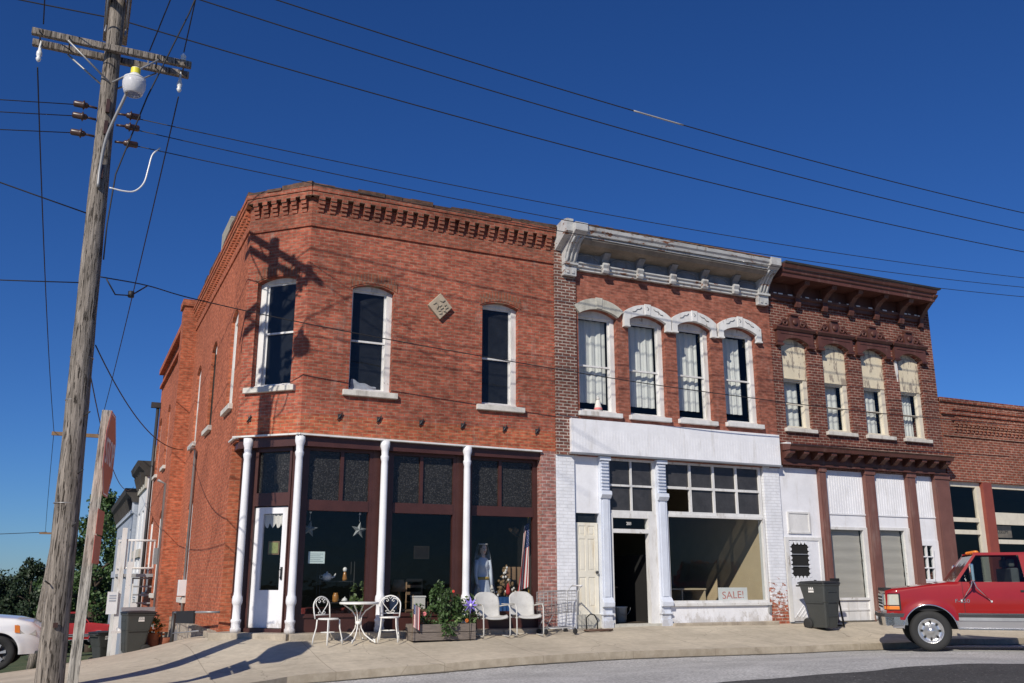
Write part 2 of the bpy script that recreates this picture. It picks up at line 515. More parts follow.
plain('house_white', (.70, .71, .72), .65, var=.1, dirt=((.45, .43, .4), .5))
plain('house_dark', (.045, .04, .036), .8, var=.3)
plain('stair_grey', (.30, .31, .32), .7, var=.15)
plain('truck_red', (.27, .006, .006), .45, 0, var=.05, coat=.9, spec=.15)
plain('truck_silver', (.55, .55, .56), .32, .7, var=.04, coat=.6)
plain('far_red', (.40, .012, .014), .35, var=.03, coat=.6)
plain('suv_white', (.78, .78, .78), .3, var=.02, coat=.8)
plain('chrome', (.78, .78, .8), .12, 1.0, var=.05)
plain('rim_steel', (.70, .69, .67), .28, .85, var=.06)
plain('amber', (.75, .22, .03), .25, var=.05)
plain('tail_red', (.5, .02, .02), .2, var=.05)
plain('lens_clear', (.62, .58, .46), .12, .3, var=.1)
plain('seat_grey', (.25, .24, .23), .9)
plain('planter_rust', (.26, .085, .045), .8, var=.3, sc=5)
plain('red_ground', (.30, .12, .08), .9, var=.2)

glass('pane_clear', (.82, .85, .85))
glass('pane_store', (.86, .87, .87))
glass('pane_dark', (.40, .43, .47), film=((.10, .115, .14), .22))  # blue-grey film puts a faint sky reflection into the pane colour
glass('pane_car', (.45, .5, .5))
glass('pane_figured', (.22, .235, .25), rough=.25, film=((.15, .145, .14), .40, 30))
glass('pane_sooty', (.12, .12, .12), rough=.15, film=((.085, .082, .085), .75))
glass('veil_net', (.62, .66, .74), film=((.6, .65, .74), .6), refl=.05)

def bulb_glass():
    m, n, b = base_nodes('lamp_glass')
    b.inputs['Base Color'].default_value = (.82, .82, .84, 1); b.inputs['Roughness'].default_value = .25
    b.inputs['Transmission Weight'].default_value = .35; b.inputs['IOR'].default_value = 1.2
    MATS['lamp_glass'] = m
bulb_glass()

def concrete():
    m, n, b = base_nodes('concrete')
    p = wpos(n)
    sp = N(n, 'ShaderNodeSeparateXYZ'); n.links.new(p, sp.inputs[0])
    f1 = mrange(n, noise(n, p, .5, 6, .65), .3, .7, .82, 1.12)
    f2 = mrange(n, noise(n, p, 7, 5, .7), .25, .75, .88, 1.1)
    c = scale_col(n, (.52, .455, .355), math_(n, 'MULTIPLY', f1, f2))
    # dark stains with a shape of their own, and hairline cracks
    st = mrange(n, noise(n, vscale(n, p, .7, 1.6, 1), 1.1, 6, .7), .58, .74, 0, .35)
    c = mix(n, st, c, (.30, .25, .19))
    vo = N(n, 'ShaderNodeTexVoronoi'); vo.feature = 'DISTANCE_TO_EDGE'; vo.inputs['Scale'].default_value = .35
    wv = N(n, 'ShaderNodeVectorMath'); wv.operation = 'MULTIPLY_ADD'
    nn = N(n, 'ShaderNodeTexNoise'); nn.inputs['Scale'].default_value = 1.3; nn.inputs['Detail'].default_value = 5; n.links.new(p, nn.inputs['Vector'])
    n.links.new(nn.outputs['Color'], wv.inputs[0]); wv.inputs[1].default_value = (.9, .9, 0); n.links.new(p, wv.inputs[2])
    n.links.new(wv.outputs[0], vo.inputs['Vector'])
    cr = mrange(n, vo.outputs['Distance'], .0, .004, .4, 0)
    c = mix(n, cr, c, (.12, .10, .08))
    # tooled joints between the slabs
    jx = math_(n, 'ABSOLUTE', math_(n, 'SUBTRACT', math_(n, 'MODULO', math_(n, 'ADD', sp.outputs[0], 61.35), 1.9), .95))
    jy = math_(n, 'ABSOLUTE', math_(n, 'SUBTRACT', math_(n, 'MODULO', math_(n, 'ADD', sp.outputs[1], 60.2), 1.55), .775))
    j = math_(n, 'MINIMUM', jx, jy)
    c = mix(n, mrange(n, j, 0, .014, .55, 0), c, (.16, .13, .10))
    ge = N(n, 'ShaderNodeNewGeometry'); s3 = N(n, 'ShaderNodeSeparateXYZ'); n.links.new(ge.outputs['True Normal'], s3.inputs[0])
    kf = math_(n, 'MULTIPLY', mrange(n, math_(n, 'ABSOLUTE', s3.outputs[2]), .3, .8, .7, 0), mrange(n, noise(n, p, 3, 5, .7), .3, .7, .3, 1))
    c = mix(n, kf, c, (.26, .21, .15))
    n.links.new(c, b.inputs['Base Color']); b.inputs['Roughness'].default_value = .92; b.inputs['Specular IOR Level'].default_value = .2
    bump(n, b, noise(n, p, 60, 4), .006, .6)
    MATS['concrete'] = m
concrete()

def asphalt(name, col, grain, light, speck):
    m, n, b = base_nodes(name)
    p = wpos(n)
    f1 = mrange(n, noise(n, p, .6, 6, .7), .3, .7, .82, 1.15)
    f2 = mrange(n, noise(n, p, grain, 2, .6), .3, .7, .7, 1.3)
    c = scale_col(n, col, math_(n, 'MULTIPLY', f1, f2))
    k = mrange(n, noise(n, p, grain * .45, 3, .8), .62, .68, 0, speck)
    c = mix(n, k, c, light)
    n.links.new(c, b.inputs['Base Color']); b.inputs['Roughness'].default_value = .95; b.inputs['Specular IOR Level'].default_value = .2
    bump(n, b, noise(n, p, grain, 3), .012, .8)
    MATS[name] = m
asphalt('gravel_road', (.43, .42, .405), 26, (.72, .71, .69), .6)
asphalt('lane_asphalt', (.07, .068, .068), 30, (.4, .39, .37), .5)

def turf():
    m, n, b = base_nodes('turf')
    p = wpos(n)
    c = mix(n, mrange(n, noise(n, p, 1.4, 6), .35, .65, 0, 1), (.045, .075, .02), (.10, .11, .045))
    c = scale_col(n, c, mrange(n, noise(n, p, 22, 3), .2, .8, .6, 1.3))
    n.links.new(c, b.inputs['Base Color']); b.inputs['Roughness'].default_value = .95
    bump(n, b, noise(n, p, 30, 4), .05, .8)
    MATS['turf'] = m
turf()

def pole_wood(name, col, crack):
    m, n, b = base_nodes(name)
    p = vscale(n, wpos(n), 9, 9, .55)
    g = noise(n, p, 2.4, 7, .72, .4)
    g2 = noise(n, vscale(n, wpos(n), 16, 16, 1.2), 3.0, 4, .6, .3)
    c = scale_col(n, col, mrange(n, g, .3, .7, .42, 1.5))
    k = mrange(n, g2, .56, .62, 0, crack)
    c = mix(n, k, c, (.035, .028, .022))
    n.links.new(c, b.inputs['Base Color']); b.inputs['Roughness'].default_value = .9; b.inputs['Specular IOR Level'].default_value = .2
    bump(n, b, math_(n, 'SUBTRACT', g, math_(n, 'MULTIPLY', k, .8)), .03, .8)
    MATS[name] = m
pole_wood('pole_wood', (.24, .21, .18), .95)
pole_wood('post_wood', (.40, .37, .32), .5)

M = MATS

# ------------------------------------------------------------------ the lie of the land
def kerb_h(x):
    return .13 * min(1, max(0, (x - 1.9) / 1.8))

CTRL = []
for x, zf, zk in ((3.2, .44, .10), (4.2, .49, .15), (6, .505, .21), (8, .52, .28), (10, .545, .30), (12, .57, .29), (14, .565, .28), (17, .555, .27), (20, .56, .27), (24, .57, .27), (30, .6, .28), (45, .6, .3)):
    CTRL.append((x, 18.3, zf - kerb_h(x)))
    CTRL.append((x, 15.7, zk - kerb_h(x)))
for x in (3, 5, 8, 12):
    CTRL.append((x, 12.0, .12 + .02 * x)); CTRL.append((x, 8.0, .1 + .02 * x)); CTRL.append((x, 3.0, .05 + .008 * x))
for x, y, z in ((15.9, 14.1, .225), (18.3, 11.6, .235), (17.4, 15.2, .2), (20, 13.5, .235), (16, 12, .26), (20, 9, .27), (24, 12, .26), (30, 10, .3), (16, 5, .2), (26, 4, .25), (45, 8, .35),
                (0, 16, .05), (0.3, 14.2, .13), (1.5, 14.2, .10), (-1.5, 14.5, -.02), (-2.5, 18, -.12), (-1, 12, .06), (0, 8, .08), (0, 0, 0), (10, -3, 0), (-8, 0, -.1),
                (2.9, 19.6, .44), (2.9, 22, .36), (2.9, 25, .14), (2.9, 28, -.27), (2.7, 32, -.75), (2.5, 36, -1.1), (1.5, 20, .2), (1.5, 24, -.02), (1.6, 28, -.4), (0, 20, -.05), (-.6, 24, -.31), (-3, 24, -.4), (-6, 20, -.35),
                (0, 30, -.85), (2, 42, -1.45), (-4, 32, -1.1), (1, 55, -2.05), (3, 65, -2.5), (-8, 45, -1.9), (-12, 30, -1.1), (-15, 10, -.4), (8, 75, -3), (-5, 90, -4.5), (25, 95, -4.5), (-30, 60, -3.5), (-40, 20, -1.5), (60, 10, .5), (60, 60, -1), (20, 40, .2), (30, 25, .6), (45, 25, .6), (30, -30, -.5), (-30, -30, -1), (-30, 110, -5.5), (40, 120, -5), (0, 130, -6), (70, -30, .2)):
    CTRL.append((x, y, z))
CP = np.array(CTRL, float)

def _tps(r2):
    return np.where(r2 > 1e-12, .5 * r2 * np.log(np.maximum(r2, 1e-12)), 0)
_n = len(CP)
_K = _tps(((CP[:, None, :2] - CP[None, :, :2]) ** 2).sum(-1)) + np.eye(_n) * .02
_P = np.hstack([np.ones((_n, 1)), CP[:, :2]])
_A = np.block([[_K, _P], [_P.T, np.zeros((3, 3))]])
_sol = np.linalg.solve(_A, np.concatenate([CP[:, 2], np.zeros(3)]))

def gz(x, y):
    x = min(max(x, -45), 70); y = min(max(y, -32), 130)
    r2 = ((CP[:, :2] - np.array([x, y])) ** 2).sum(-1)
    return float(_tps(r2) @ _sol[:_n] + _sol[_n] + _sol[_n + 1] * x + _sol[_n + 2] * y)

def sz(x, y):
    return gz(x, y) + kerb_h(x)
# ------------------------------------------------------------------ ground, road, pavement
def axis(parts):
    out = []
    for a, b, s in parts:
        k = max(1, int(round((b - a) / s)))
        out += [a + (b - a) * i / k for i in range(k)]
    return out + [parts[-1][1]]
gx = axis([(-900, -120, 130), (-120, -16, 8), (-16, 34, 1.0), (34, 120, 8), (120, 900, 130)])
gy = axis([(-400, -40, 90), (-40, -4, 6), (-4, 48, 1.0), (48, 140, 6), (140, 1200, 130)])

def in_build(x, y):
    return x > 2.95 and y > 18.6 and y < 60
mb = MB()
vs = [[mb.v((x, y, gz(x, y) - (.06 if not in_build(x, y) else .3) - max(0, (abs(y - 60) - 80)) * .004)) for y in gy] for x in gx]
for i in range(len(gx) - 1):
    for j in range(len(gy) - 1):
        f = mb.bm.faces.new([vs[i][j], vs[i + 1][j], vs[i + 1][j + 1], vs[i][j + 1]]); f.smooth = True
tag(mb.build('ground', M['turf']), kind='structure')

def strip(name, mat, outer, inner, nv, zf, lift, kerb=0):
    """a sheet between two matching lines, densely sampled and laid on zf"""
    mb = MB(); rows = []
    for (a, b), (c, d) in zip(outer, inner):
        row = []
        for j in range(nv + 1):
            t = j / nv
            x, y = a + (c - a) * t, b + (d - b) * t
            row.append(mb.v((x, y, zf(x, y) + lift)))
        rows.append(row)
    for p, q in zip(rows[:-1], rows[1:]):
        for j in range(nv):
            f = mb.bm.faces.new([p[j], q[j], q[j + 1], p[j + 1]]); f.smooth = True
    if kerb:
        for p, q in zip(rows[:-1], rows[1:]):
            a, b = p[0].co, q[0].co
            mb.face([Vector(a), Vector(b), Vector(b) - Vector((0, 0, kerb)), Vector(a) - Vector((0, 0, kerb))])
    return tag(mb.build(name, mat, recalc=True), kind='structure')

def dens(pts, step):
    out = []
    for (a, b), (c, d) in zip(pts[:-1], pts[1:]):
        k = max(1, int(math.hypot(c - a, d - b) / step))
        out += [(a + (c - a) * i / k, b + (d - b) * i / k) for i in range(k)]
    return out + [pts[-1]]

def dens2(o, i_, step):
    oo, ii = [], []
    for k in range(len(o) - 1):
        L = max(math.dist(o[k], o[k + 1]), math.dist(i_[k], i_[k + 1]))
        n = max(1, int(L / step))
        for q in range(n):
            t = q / n
            oo.append((o[k][0] + (o[k + 1][0] - o[k][0]) * t, o[k][1] + (o[k + 1][1] - o[k][1]) * t))
            ii.append((i_[k][0] + (i_[k + 1][0] - i_[k][0]) * t, i_[k][1] + (i_[k + 1][1] - i_[k][1]) * t))
    oo.append(o[-1]); ii.append(i_[-1])
    return oo, ii

out_l = [(60, 15.7), (34, 15.7), (4.6, 15.7), (3.4, 15.62), (2.7, 15.25), (2.2, 14.6), (1.8, 13.9), (1.0, 13.2), (-.4, 12.8), (-2.0, 13.2), (-2.6, 15), (-2.5, 18), (-1.7, 21), (-.7, 23), (.1, 25), (.5, 27), (.6, 29.0)]
in_l = [(60, 18.62), (34, 18.62), (4.6, 18.62), (4.2, 18.62), (3.95, 18.7), (3.7, 18.9), (3.5, 19.1), (3.3, 19.3), (3.1, 19.5), (2.97, 19.8), (2.96, 20.4), (2.96, 21.2), (2.96, 22.6), (2.96, 24.2), (2.96, 25.8), (2.96, 27.4), (2.96, 29.0)]
o2, i2 = dens2(out_l, in_l, .3)
strip('sidewalk', M['concrete'], o2, i2, 10, sz, .014, kerb=.22)
# the street in front
xs_ = [(x, 15.72) for x in axis([(-60, -4, 4), (-4, 34, .5), (34, 70, 4)])]
strip('street', M['gravel_road'], xs_, [(x, -30) for x, y in xs_], 60, gz, .0)
strip('street_lane', M['lane_asphalt'], [(x, 10.4 + .06 * math.sin(x * 1.7) + .04 * math.sin(x * 4.1) - max(0, 6 - x) * .05) for x in axis([(-6, 40, .25)])], [(x, -6) for x in axis([(-6, 40, .25)])], 30, gz, .006)
# the side street, falling away to the back
strip('side_street', M['gravel_road'], [(-2.3 - .03 * (y - 16), y) for y in axis([(15.8, 29, 1), (29, 60, 3)])], [(-9.5 - .03 * (y - 16), y) for y in axis([(15.8, 29, 1), (29, 60, 3)])], 10, gz, .0)
strip('brick_path', M['red_ground'], [(x, 31.2) for x in axis([(-1.5, 2.4, .5)])], [(x, 33.2) for x in axis([(-1.5, 2.4, .5)])], 4, gz, .012)

rnd = random.Random(6)
gxs = axis([(3.4, 34, .12)])
strip('gutter_grit', M['gutter_grit'], [(x, 15.70) for x in gxs], [(x, 15.70 - .05 - .07 * rnd.random() ** 2 - .04 * math.sin(x * 1.3) ** 2) for x in gxs], 2, gz, .012)
# ------------------------------------------------------------------ building pieces
def arc_z(u, ua, ub, zs, rise):
    """height of a segmental arch over ua..ub springing at zs"""
    if rise <= 0: return zs
    h = (ub - ua) / 2; r = (h * h + rise * rise) / (2 * rise)
    x = u - (ua + ub) / 2
    return zs + rise - r + math.sqrt(max(r * r - x * x, 0))

def wall(mb, F, u0, u1, z0, z1, d0, d1, ops):
    """a wall with openings (ua, ub, za, zspring, rise)"""
    us = sorted({u0, u1, *[o[0] for o in ops], *[o[1] for o in ops]})
    zs = sorted({z0, z1, *[o[2] for o in ops], *[o[3] + o[4] for o in ops]})
    us = [u for u in us if u0 - 1e-6 <= u <= u1 + 1e-6]; zs = [z for z in zs if z0 - 1e-6 <= z <= z1 + 1e-6]
    for a, b in zip(us[:-1], us[1:]):
        run = None
        for c, d in zip(zs[:-1], zs[1:]):
            um, zm = (a + b) / 2, (c + d) / 2
            hole = any(o[0] < um < o[1] and o[2] < zm < o[3] + o[4] for o in ops)
            if hole:
                if run: mb.box(a, b, d0, d1, run[0], run[1], F); run = None
            else:
                run = (run[0], d) if run else (c, d)
        if run: mb.box(a, b, d0, d1, run[0], run[1], F)
    for ua, ub, za, zb, rise in ops:
        if rise <= 0: continue
        K = 12
        for k in range(K):
            p, q = ua + (ub - ua) * k / K, ua + (ub - ua) * (k + 1) / K
            top = zb + rise
            zp, zq = arc_z(p, ua, ub, zb, rise), arc_z(q, ua, ub, zb, rise)
            if top - zp < 1e-4 and top - zq < 1e-4: continue
            mb.fprism(F, [(p, min(zp, top - 1e-4)), (q, min(zq, top - 1e-4)), (q, top), (p, top)], d0, d1)

def arch_ring(mb, F, ua, ub, zs, rise, t, d0, d1, K=14):
    for k in range(K):
        p, q = ua + (ub - ua) * k / K, ua + (ub - ua) * (k + 1) / K
        zp, zq = arc_z(p, ua, ub, zs, rise), arc_z(q, ua, ub, zs, rise)
        mb.fprism(F, [(p, zp), (q, zq), (q, zq + t), (p, zp + t)], d0, d1)

def sash_window(parent, F, ua, ub, za, zb, rise, dep=-.12, frame='white_worn', pane='pane_dark', sill=None, jl=.05, jr=.09, mid=.5, head=.07, sill_mat='sill_stone', sill_w=.13, sill_d=.09, sill_h=.12, label=None, bars=None):
    mb = MB()
    cs = dep + .05
    # casing, set back in the opening
    mb.box(ua, ua + jl, dep - .05, cs, za, zb, F); mb.box(ub - jr, ub, dep - .05, cs, za, zb, F)
    K = 10
    for k in range(K):
        p, q = ua + (ub - ua) * k / K, ua + (ub - ua) * (k + 1) / K
        mb.fprism(F, [(p, zb - head), (q, zb - head), (q, arc_z(q, ua, ub, zb, rise)), (p, arc_z(p, ua, ub, zb, rise))], dep - .05, cs - .01)
    mb.box(ua, ub, dep - .05, cs + .03, za, za + .06, F)
    # sashes
    s0, s1, t0 = ua + jl, ub - jr, zb - head
    zm = za + (t0 - za) * mid
    r = .04
    for (a, b, c, d, dd) in ((s0, s1, za + .06, zm + .02, -.045), (s0, s1, zm - .02, t0, -.02)):
        mb.box(a, a + r, dep - .02 + dd, dep + .015 + dd, c, d, F); mb.box(b - r, b, dep - .02 + dd, dep + .015 + dd, c, d, F)
        mb.box(a + r, b - r, dep - .02 + dd, dep + .015 + dd, c, c + r, F); mb.box(a + r, b - r, dep - .02 + dd, dep + .015 + dd, d - r, d, F)
    w = mb.build('window', M[frame], parent)
    if label: w['label'] = label
    g = MB()
    g.face([F(s0 + r, dep - .045, za + .1), F(s1 - r, dep - .045, za + .1), F(s1 - r, dep - .045, zm), F(s0 + r, dep - .045, zm)])
    g.build('lower_pane', M[pane], w)
    g = MB()
    g.face([F(s0 + r, dep - .02, zm), F(s1 - r, dep - .02, zm), F(s1 - r, dep - .02, t0 - r), F(s0 + r, dep - .02, t0 - r)])
    g.build('upper_pane', M[pane], w)
    if sill:
        s = MB(); s.box(ua - sill_w, ub + sill_w, dep - .04, sill_d, za - sill_h, za - .002, F)
        s.build('sill', M[sill_mat], w, bevel=.01)
    return w

def pane(parent, name, mat, F, u0, u1, z0, z1, d):
    g = MB(); g.face([F(u0, d, z0), F(u1, d, z0), F(u1, d, z1), F(u0, d, z1)])
    return g.build(name, M[mat], parent)

def frame_bars(mb, F, u0, u1, z0, z1, d0, d1, t, cols=1, rows=1, tb=None, inner=None):
    """a rectangular frame with glazing bars"""
    tb = tb or t
    it = inner or tb
    mb.box(u0, u0 + t, d0, d1, z0, z1, F); mb.box(u1 - t, u1, d0, d1, z0, z1, F)
    mb.box(u0 + t, u1 - t, d0, d1, z0, z0 + tb, F); mb.box(u0 + t, u1 - t, d0, d1, z1 - tb, z1, F)
    zs = [z0 + tb + (z1 - z0 - 2 * tb) * k / rows for k in range(rows + 1)]
    for k in range(1, cols):
        c = u0 + t + (u1 - u0 - 2 * t) * k / cols
        for a, b in zip(zs[:-1], zs[1:]): mb.box(c - it / 2, c + it / 2, d0 + .006, d1 - .006, a + (it / 2 if a > zs[0] + 1e-6 else 0), b - (it / 2 if b < zs[-1] - 1e-6 else 0), F)
    for k in range(1, rows):
        mb.box(u0 + t, u1 - t, d0 + .004, d1 - .004, zs[k] - it / 2, zs[k] + it / 2, F)

FF = Fr((0, 18.5), (1, 0), (0, -1))                    # the street fronts: u = x
CL = (2.93, 19.57)
FC = Fr(CL, (1, -1), (-1, -1))                         # the cut corner
FL = Fr((2.93, 0), (0, 1), (-1, 0))                    # the long side wall: u = y
CW = math.hypot(4.0 - CL[0], 18.5 - CL[1])

# ------------------------------------------------------------------ 1: the red corner building
B1 = thing('brick_building', 'red brick corner building with cut corner door and white iron columns', 'building', (4.0, 18.5, .5))
UX = 9.775
TOP = 9.84
w1 = (4.95, 5.87, 5.42, 7.64, .11); w2 = (7.95, 8.85, 5.35, 7.64, .10)
wc = (.27, 1.22, 5.46, 7.74, .10)
mb = MB()
wall(mb, FF, 4.0, UX, 4.42, 8.88, -.3, 0, [w1, w2])
wall(mb, FC, 0, CW, 4.42, 8.88, -.3, 0, [wc])
lw = [(20.5, 21.4, 5.3, 7.35, .2), (23.7, 24.62, 5.3, 7.35, .2), (26.75, 27.68, 5.3, 7.35, .2), (26.05, 27.15, 1.18, 3.5, .25)]
mb.build('wall', M['brick_front'], B1)
mb = MB()
wall(mb, FL, 20.25, 28.9, .62, 4.36, -.3, 0, [lw[3]])
wall(mb, FL, 19.57, 28.9, 4.36, 9.0, -.3, 0, lw[:3])
mb.build('side_wall', M['brick_side'], B1)
mb = MB()
FR = Fr((2.74, 0), (0, 1), (-1, 0))
rw = [(33.2, 34.1, 5.35, 7.3, .2), (36.3, 37.3, 5.35, 7.3, .2), (32.6, 33.6, 1.2, 3.6, .25), (35.9, 37.0, 1.2, 3.6, .25)]
wall(mb, FR, 29.6, 37.6, .62, 9.3, -.3, 0, rw)
mb.box(29.6, 37.6, 0, .10, 8.75, 8.85, FR); mb.box(29.6, 37.6, -.3, .16, 9.3, 9.5, FR)
mb.box(2.74, 9.7, 37.6, 37.8, -1.5, 9.3)
mb.build('rear_wall', M['brick_side'], B1)
mb = MB(); mb.box(28.9, 29.6, -.35, .40, .2, 9.75, FL); mb.box(28.85, 29.65, -.35, .46, 9.75, 9.95, FL)
mb.build('pilaster', M['brick_side'], B1)
# cornice: belt, toothed corbels, flat band and crooked coping
mb = MB(); rnd = random.Random(3)
def cornice_run(F, u0, u1, pitch=.24, zo=0.0, cut0=0, cut1=0):
    mb.box(u0 - cut0 * .03, u1 + cut1 * .03, -.3, .035, 8.88 + zo, 9.2 + zo, F)
    mb.box(u0 - cut0 * .02, u1 + cut1 * .02, -.3, .02, 9.2 + zo, 9.53 + zo, F)
    mb.box(u0 - cut0 * .12, u1 + cut1 * .12, -.3, .145, 9.53 + zo, 9.63 + zo, F)
    mb.box(u0 - cut0 * .14, u1 + cut1 * .14, -.3, .165, 9.63 + zo, 9.72 + zo, F)
    n = int((u1 - u0 - .1) / pitch)
    for k in range(n):
        c = u0 + .05 + (k + .5) * (u1 - u0 - .1) / n
        j = rnd.uniform(-.008, .008)
        mb.box(c - .06 + j, c + .06 + j, .02, .055, 9.20 + zo, 9.29 + zo, F)
        mb.box(c - .068 + j, c + .065 + j, .02, .088, 9.29 + zo, 9.37 + zo, F)
        mb.box(c - .06 + j, c + .07 + j, .02, .12, 9.37 + zo, 9.455 + zo, F)
        mb.box(c - .065 + j, c + .06 + j, .02, .145, 9.455 + zo, 9.53 + zo, F)
cornice_run(FF, 4.0, UX, cut0=.4)
cornice_run(FC, 0, CW, .235, cut0=.4, cut1=.4)
mb.build('cornice', M['brick_cornice'], B1)
mb = MB()
mb.box(19.57, 28.9, -.3, .03, 9.0, 9.2, FL); mb.box(19.57, 28.9, -.3, .02, 9.2, 9.53, FL); mb.box(19.52, 28.9, -.3, .13, 9.53, 9.63, FL); mb.box(19.52, 28.9, -.3, .15, 9.63, 9.72, FL)
for r_ in range(2):
    for k in range(48):
        c = 19.75 + k * .19 + r_ * .09
        mb.box(c - .045, c + .045, .02, .07 + .04 * r_, 9.24 + .15 * r_, 9.36 + .15 * r_, FL)
mb.build('side_cornice', M['brick_side'], B1)
mb = MB(); rnd = random.Random(5)
def coping(F, u0, u1, d=.19, z0=9.72):
    u = u0
    while u < u1 - .01:
        l = min(rnd.uniform(.2, .62), u1 - u)
        if u1 - u - l < .12: l = u1 - u
        t = .085 + .022 * rnd.random() + .012 * math.sin(u * 1.3)
        if rnd.random() < .06: t = .06
        mb.box(u, u + l, -.3, d - rnd.uniform(0, .05), z0, z0 + t, F)
        u += l
coping(FF, 3.96, UX); coping(FC, -.05, CW + .06); coping(FL, 19.5, 28.88, .17)
mb.build('coping', M['brick_coping'], B1)
# brick arches over the windows
for F, o in ((FF, w1), (FF, w2), (FC, wc)):
    mb = MB(); arch_ring(mb, F, o[0] - .06, o[1] + .06, o[3] + .0, o[4] + .03, .22, -.02, .014)
    mb.build('arch', M['brick_arch'], B1)
wn = sash_window(B1, FF, *w1, dep=-.19, sill=1, jl=.03, jr=.12, head=.0, label='tall sash window with a clear plastic sheet at its foot')
mb = MB()
mb.grid(lambda a, b: FF(5.02 + .55 * a, -.12 - .02 * math.sin(9 * a + 4 * b), 5.48 + b * (.20 - .14 * a) + .015 * math.sin(14 * a)), 14, 4)
mb.build('plastic_sheet', M['veil_net'], wn)
sash_window(B1, FF, *w2, dep=-.19, sill=1, jl=.03, jr=.12, mid=.48, head=.0)
sash_window(B1, FC, *wc, dep=-.19, sill=1, jl=.14, jr=.06, mid=.52, head=.0)
for o in lw[:3]: sash_window(B1, FL, *o, dep=-.12, sill=1, jl=.09, jr=.09, frame='white_worn')
for o in rw[:2]: sash_window(B1, FR, *o, dep=-.12, sill=1, jl=.09, jr=.09)
for F, o in ((FL, lw[3]), (FR, rw[2]), (FR, rw[3])):
    mb = MB(); mb.box(o[0], o[1], -.12, -.07, o[2], o[3], F)
    mb.box(o[0], o[0] + .1, -.07, -.03, o[2], o[3], F); mb.box(o[1] - .1, o[1], -.07, -.03, o[2], o[3], F)
    arch_ring(mb, F, o[0], o[1], o[3] - .02, o[4], .02, -.12, -.07)
    for k in range(8):
        a, b = o[0] + (o[1] - o[0]) * k / 8, o[0] + (o[1] - o[0]) * (k + 1) / 8
        mb.fprism(F, [(a, o[3]), (b, o[3]), (b, arc_z(b, o[0], o[1], o[3], o[4])), (a, arc_z(a, o[0], o[1], o[3], o[4]))], -.12, -.07)
    w = mb.build('boarded_window', M['white_worn'], B1)
    s = MB(); s.box(o[0] - .12, o[1] + .12, -.1, .09, o[2] - .14, o[2], F); s.build('sill', M['sill_stone'], w, bevel=.01)
# stone foundation along the side, with a cellar light
mb = MB(); mb.box(20.25, 37.6, -.3, .06, -1.9, .62, FL)
fo = mb.build('foundation', M['stone_block'], B1)
mb = MB(); mb.box(26.5, 27.3, .06, .075, -.25, .35, FL); arch_ring(mb, FL, 26.5, 27.3, .35, .14, .02, .06, .075)
mb.build('cellar_light', M['grey_metal'], fo)
# entrance step
mb = MB()
for a, b, z in ((3.98, 5.2, .625), (5.21, 7.0, .62), (7.01, 8.4, .622), (8.41, 9.77, .618)): mb.box(a, b, -.5, .22, .25, z, FF)
mb.box(-.15, CW * .55, -.5, .22, .2, .625, FC); mb.box(CW * .55 + .01, CW + .09, -.5, .22, .2, .63, FC)
mb.box(19.65, 20.9, -.3, .17, .1, .60, FL)
mb.build('step', M['step_stone'], B1, bevel=.015)
# pier at the right end of the shop front
mb = MB(); mb.box(9.41, UX, -.3, -.003, .5, 4.42, FF); mb.build('pier', M['brick_pink'], B1)
mb = MB(); mb.box(20.0, 20.25, -.3, 0, .6, 4.36, FL); mb.build('corner_pier', M['brick_side'], B1)
# beam and its white drip edge
mb = MB()
mb.box(4.0, 9.41, -.42, -.05, 4.22, 4.42, FF); mb.box(.02, CW, -.42, -.05, 4.22, 4.42, FC); mb.box(19.6, 20.0, -.42, -.05, 4.22, 4.36, FL)
mb.build('beam', M['brown_wood'], B1)
mb = MB()
mb.fprism(FF, [(3.93, 4.425), (9.41, 4.385), (9.41, 4.418), (3.93, 4.458)], -.05, .06); mb.fprism(FC, [(-.05, 4.435), (CW + .05, 4.425), (CW + .05, 4.457), (-.05, 4.468)], -.05, .058); mb.box(19.53, 20.2, -.05, .055, 4.415, 4.45, FL)
mb.build('drip_edge', M['white_worn'], B1)
# white iron columns
PROF = [(r_ * .87, z_) for r_, z_ in [(.118, .62), (.118, .70), (.1, .72), (.10, .80), (.115, .83), (.115, .86), (.09, .88), (.086, 1.12), (.098, 1.15), (.113, 1.18), (.117, 1.23), (.108, 1.30), (.09, 1.33), (.086, 1.4), (.083, 3.9), (.078, 3.98), (.10, 4.06), (.10, 4.09), (.082, 4.12), (.088, 4.22), (.115, 4.30), (.115, 4.41)]]
for F, u in ((FF, 5.79), (FF, 7.635), (FF, 4.03), (FC, .30)):
    mb = MB(); p = F(u, -.02 if u != 4.03 else -.05, 0); mb.lathe(PROF, (p.x, p.y, 0), 24); mb.build('column', M['white_iron'], B1)
# shop front, set back behind the columns
def shop_bay(F, u0, u1, zb, zt, ztr0, mull, d=-.26):
    mb = MB()
    mb.box(u0, u1, d - .06, d + .04, .62, zb - .07, F)                      # stall riser
    mb.box(u0 + .0, u1, d - .06, d + .07, zb - .07, zb, F)
    mb.box(u0, u0 + .07, d - .05, d + .05, zb, 4.22, F); mb.box(u1 - .07, u1, d - .05, d + .05, zb, 4.22, F)
    mb.box(u0 + .07, u1 - .07, d - .05, d + .06, zt, ztr0, F)
    mb.box(u0 + .07, u1 - .07, d - .05, d + .05, 4.16, 4.22, F)
    if mull: mb.box(mull - .035, mull + .035, d - .05, d + .05, ztr0, 4.16, F)
    w = mb.build('shop_window', M['brown_wood'], B1)
    pane(w, 'display_pane', 'pane_store', F, u0 + .07, u1 - .07, zb, zt, d)
    us = [u0 + .07] + ([mull - .035, mull + .035] if mull else []) + [u1 - .07]
    for a, b in zip(us[::2], us[1::2]): pane(w, 'transom_pane', 'pane_figured', F, a, b, ztr0, 4.16, d)
    return w
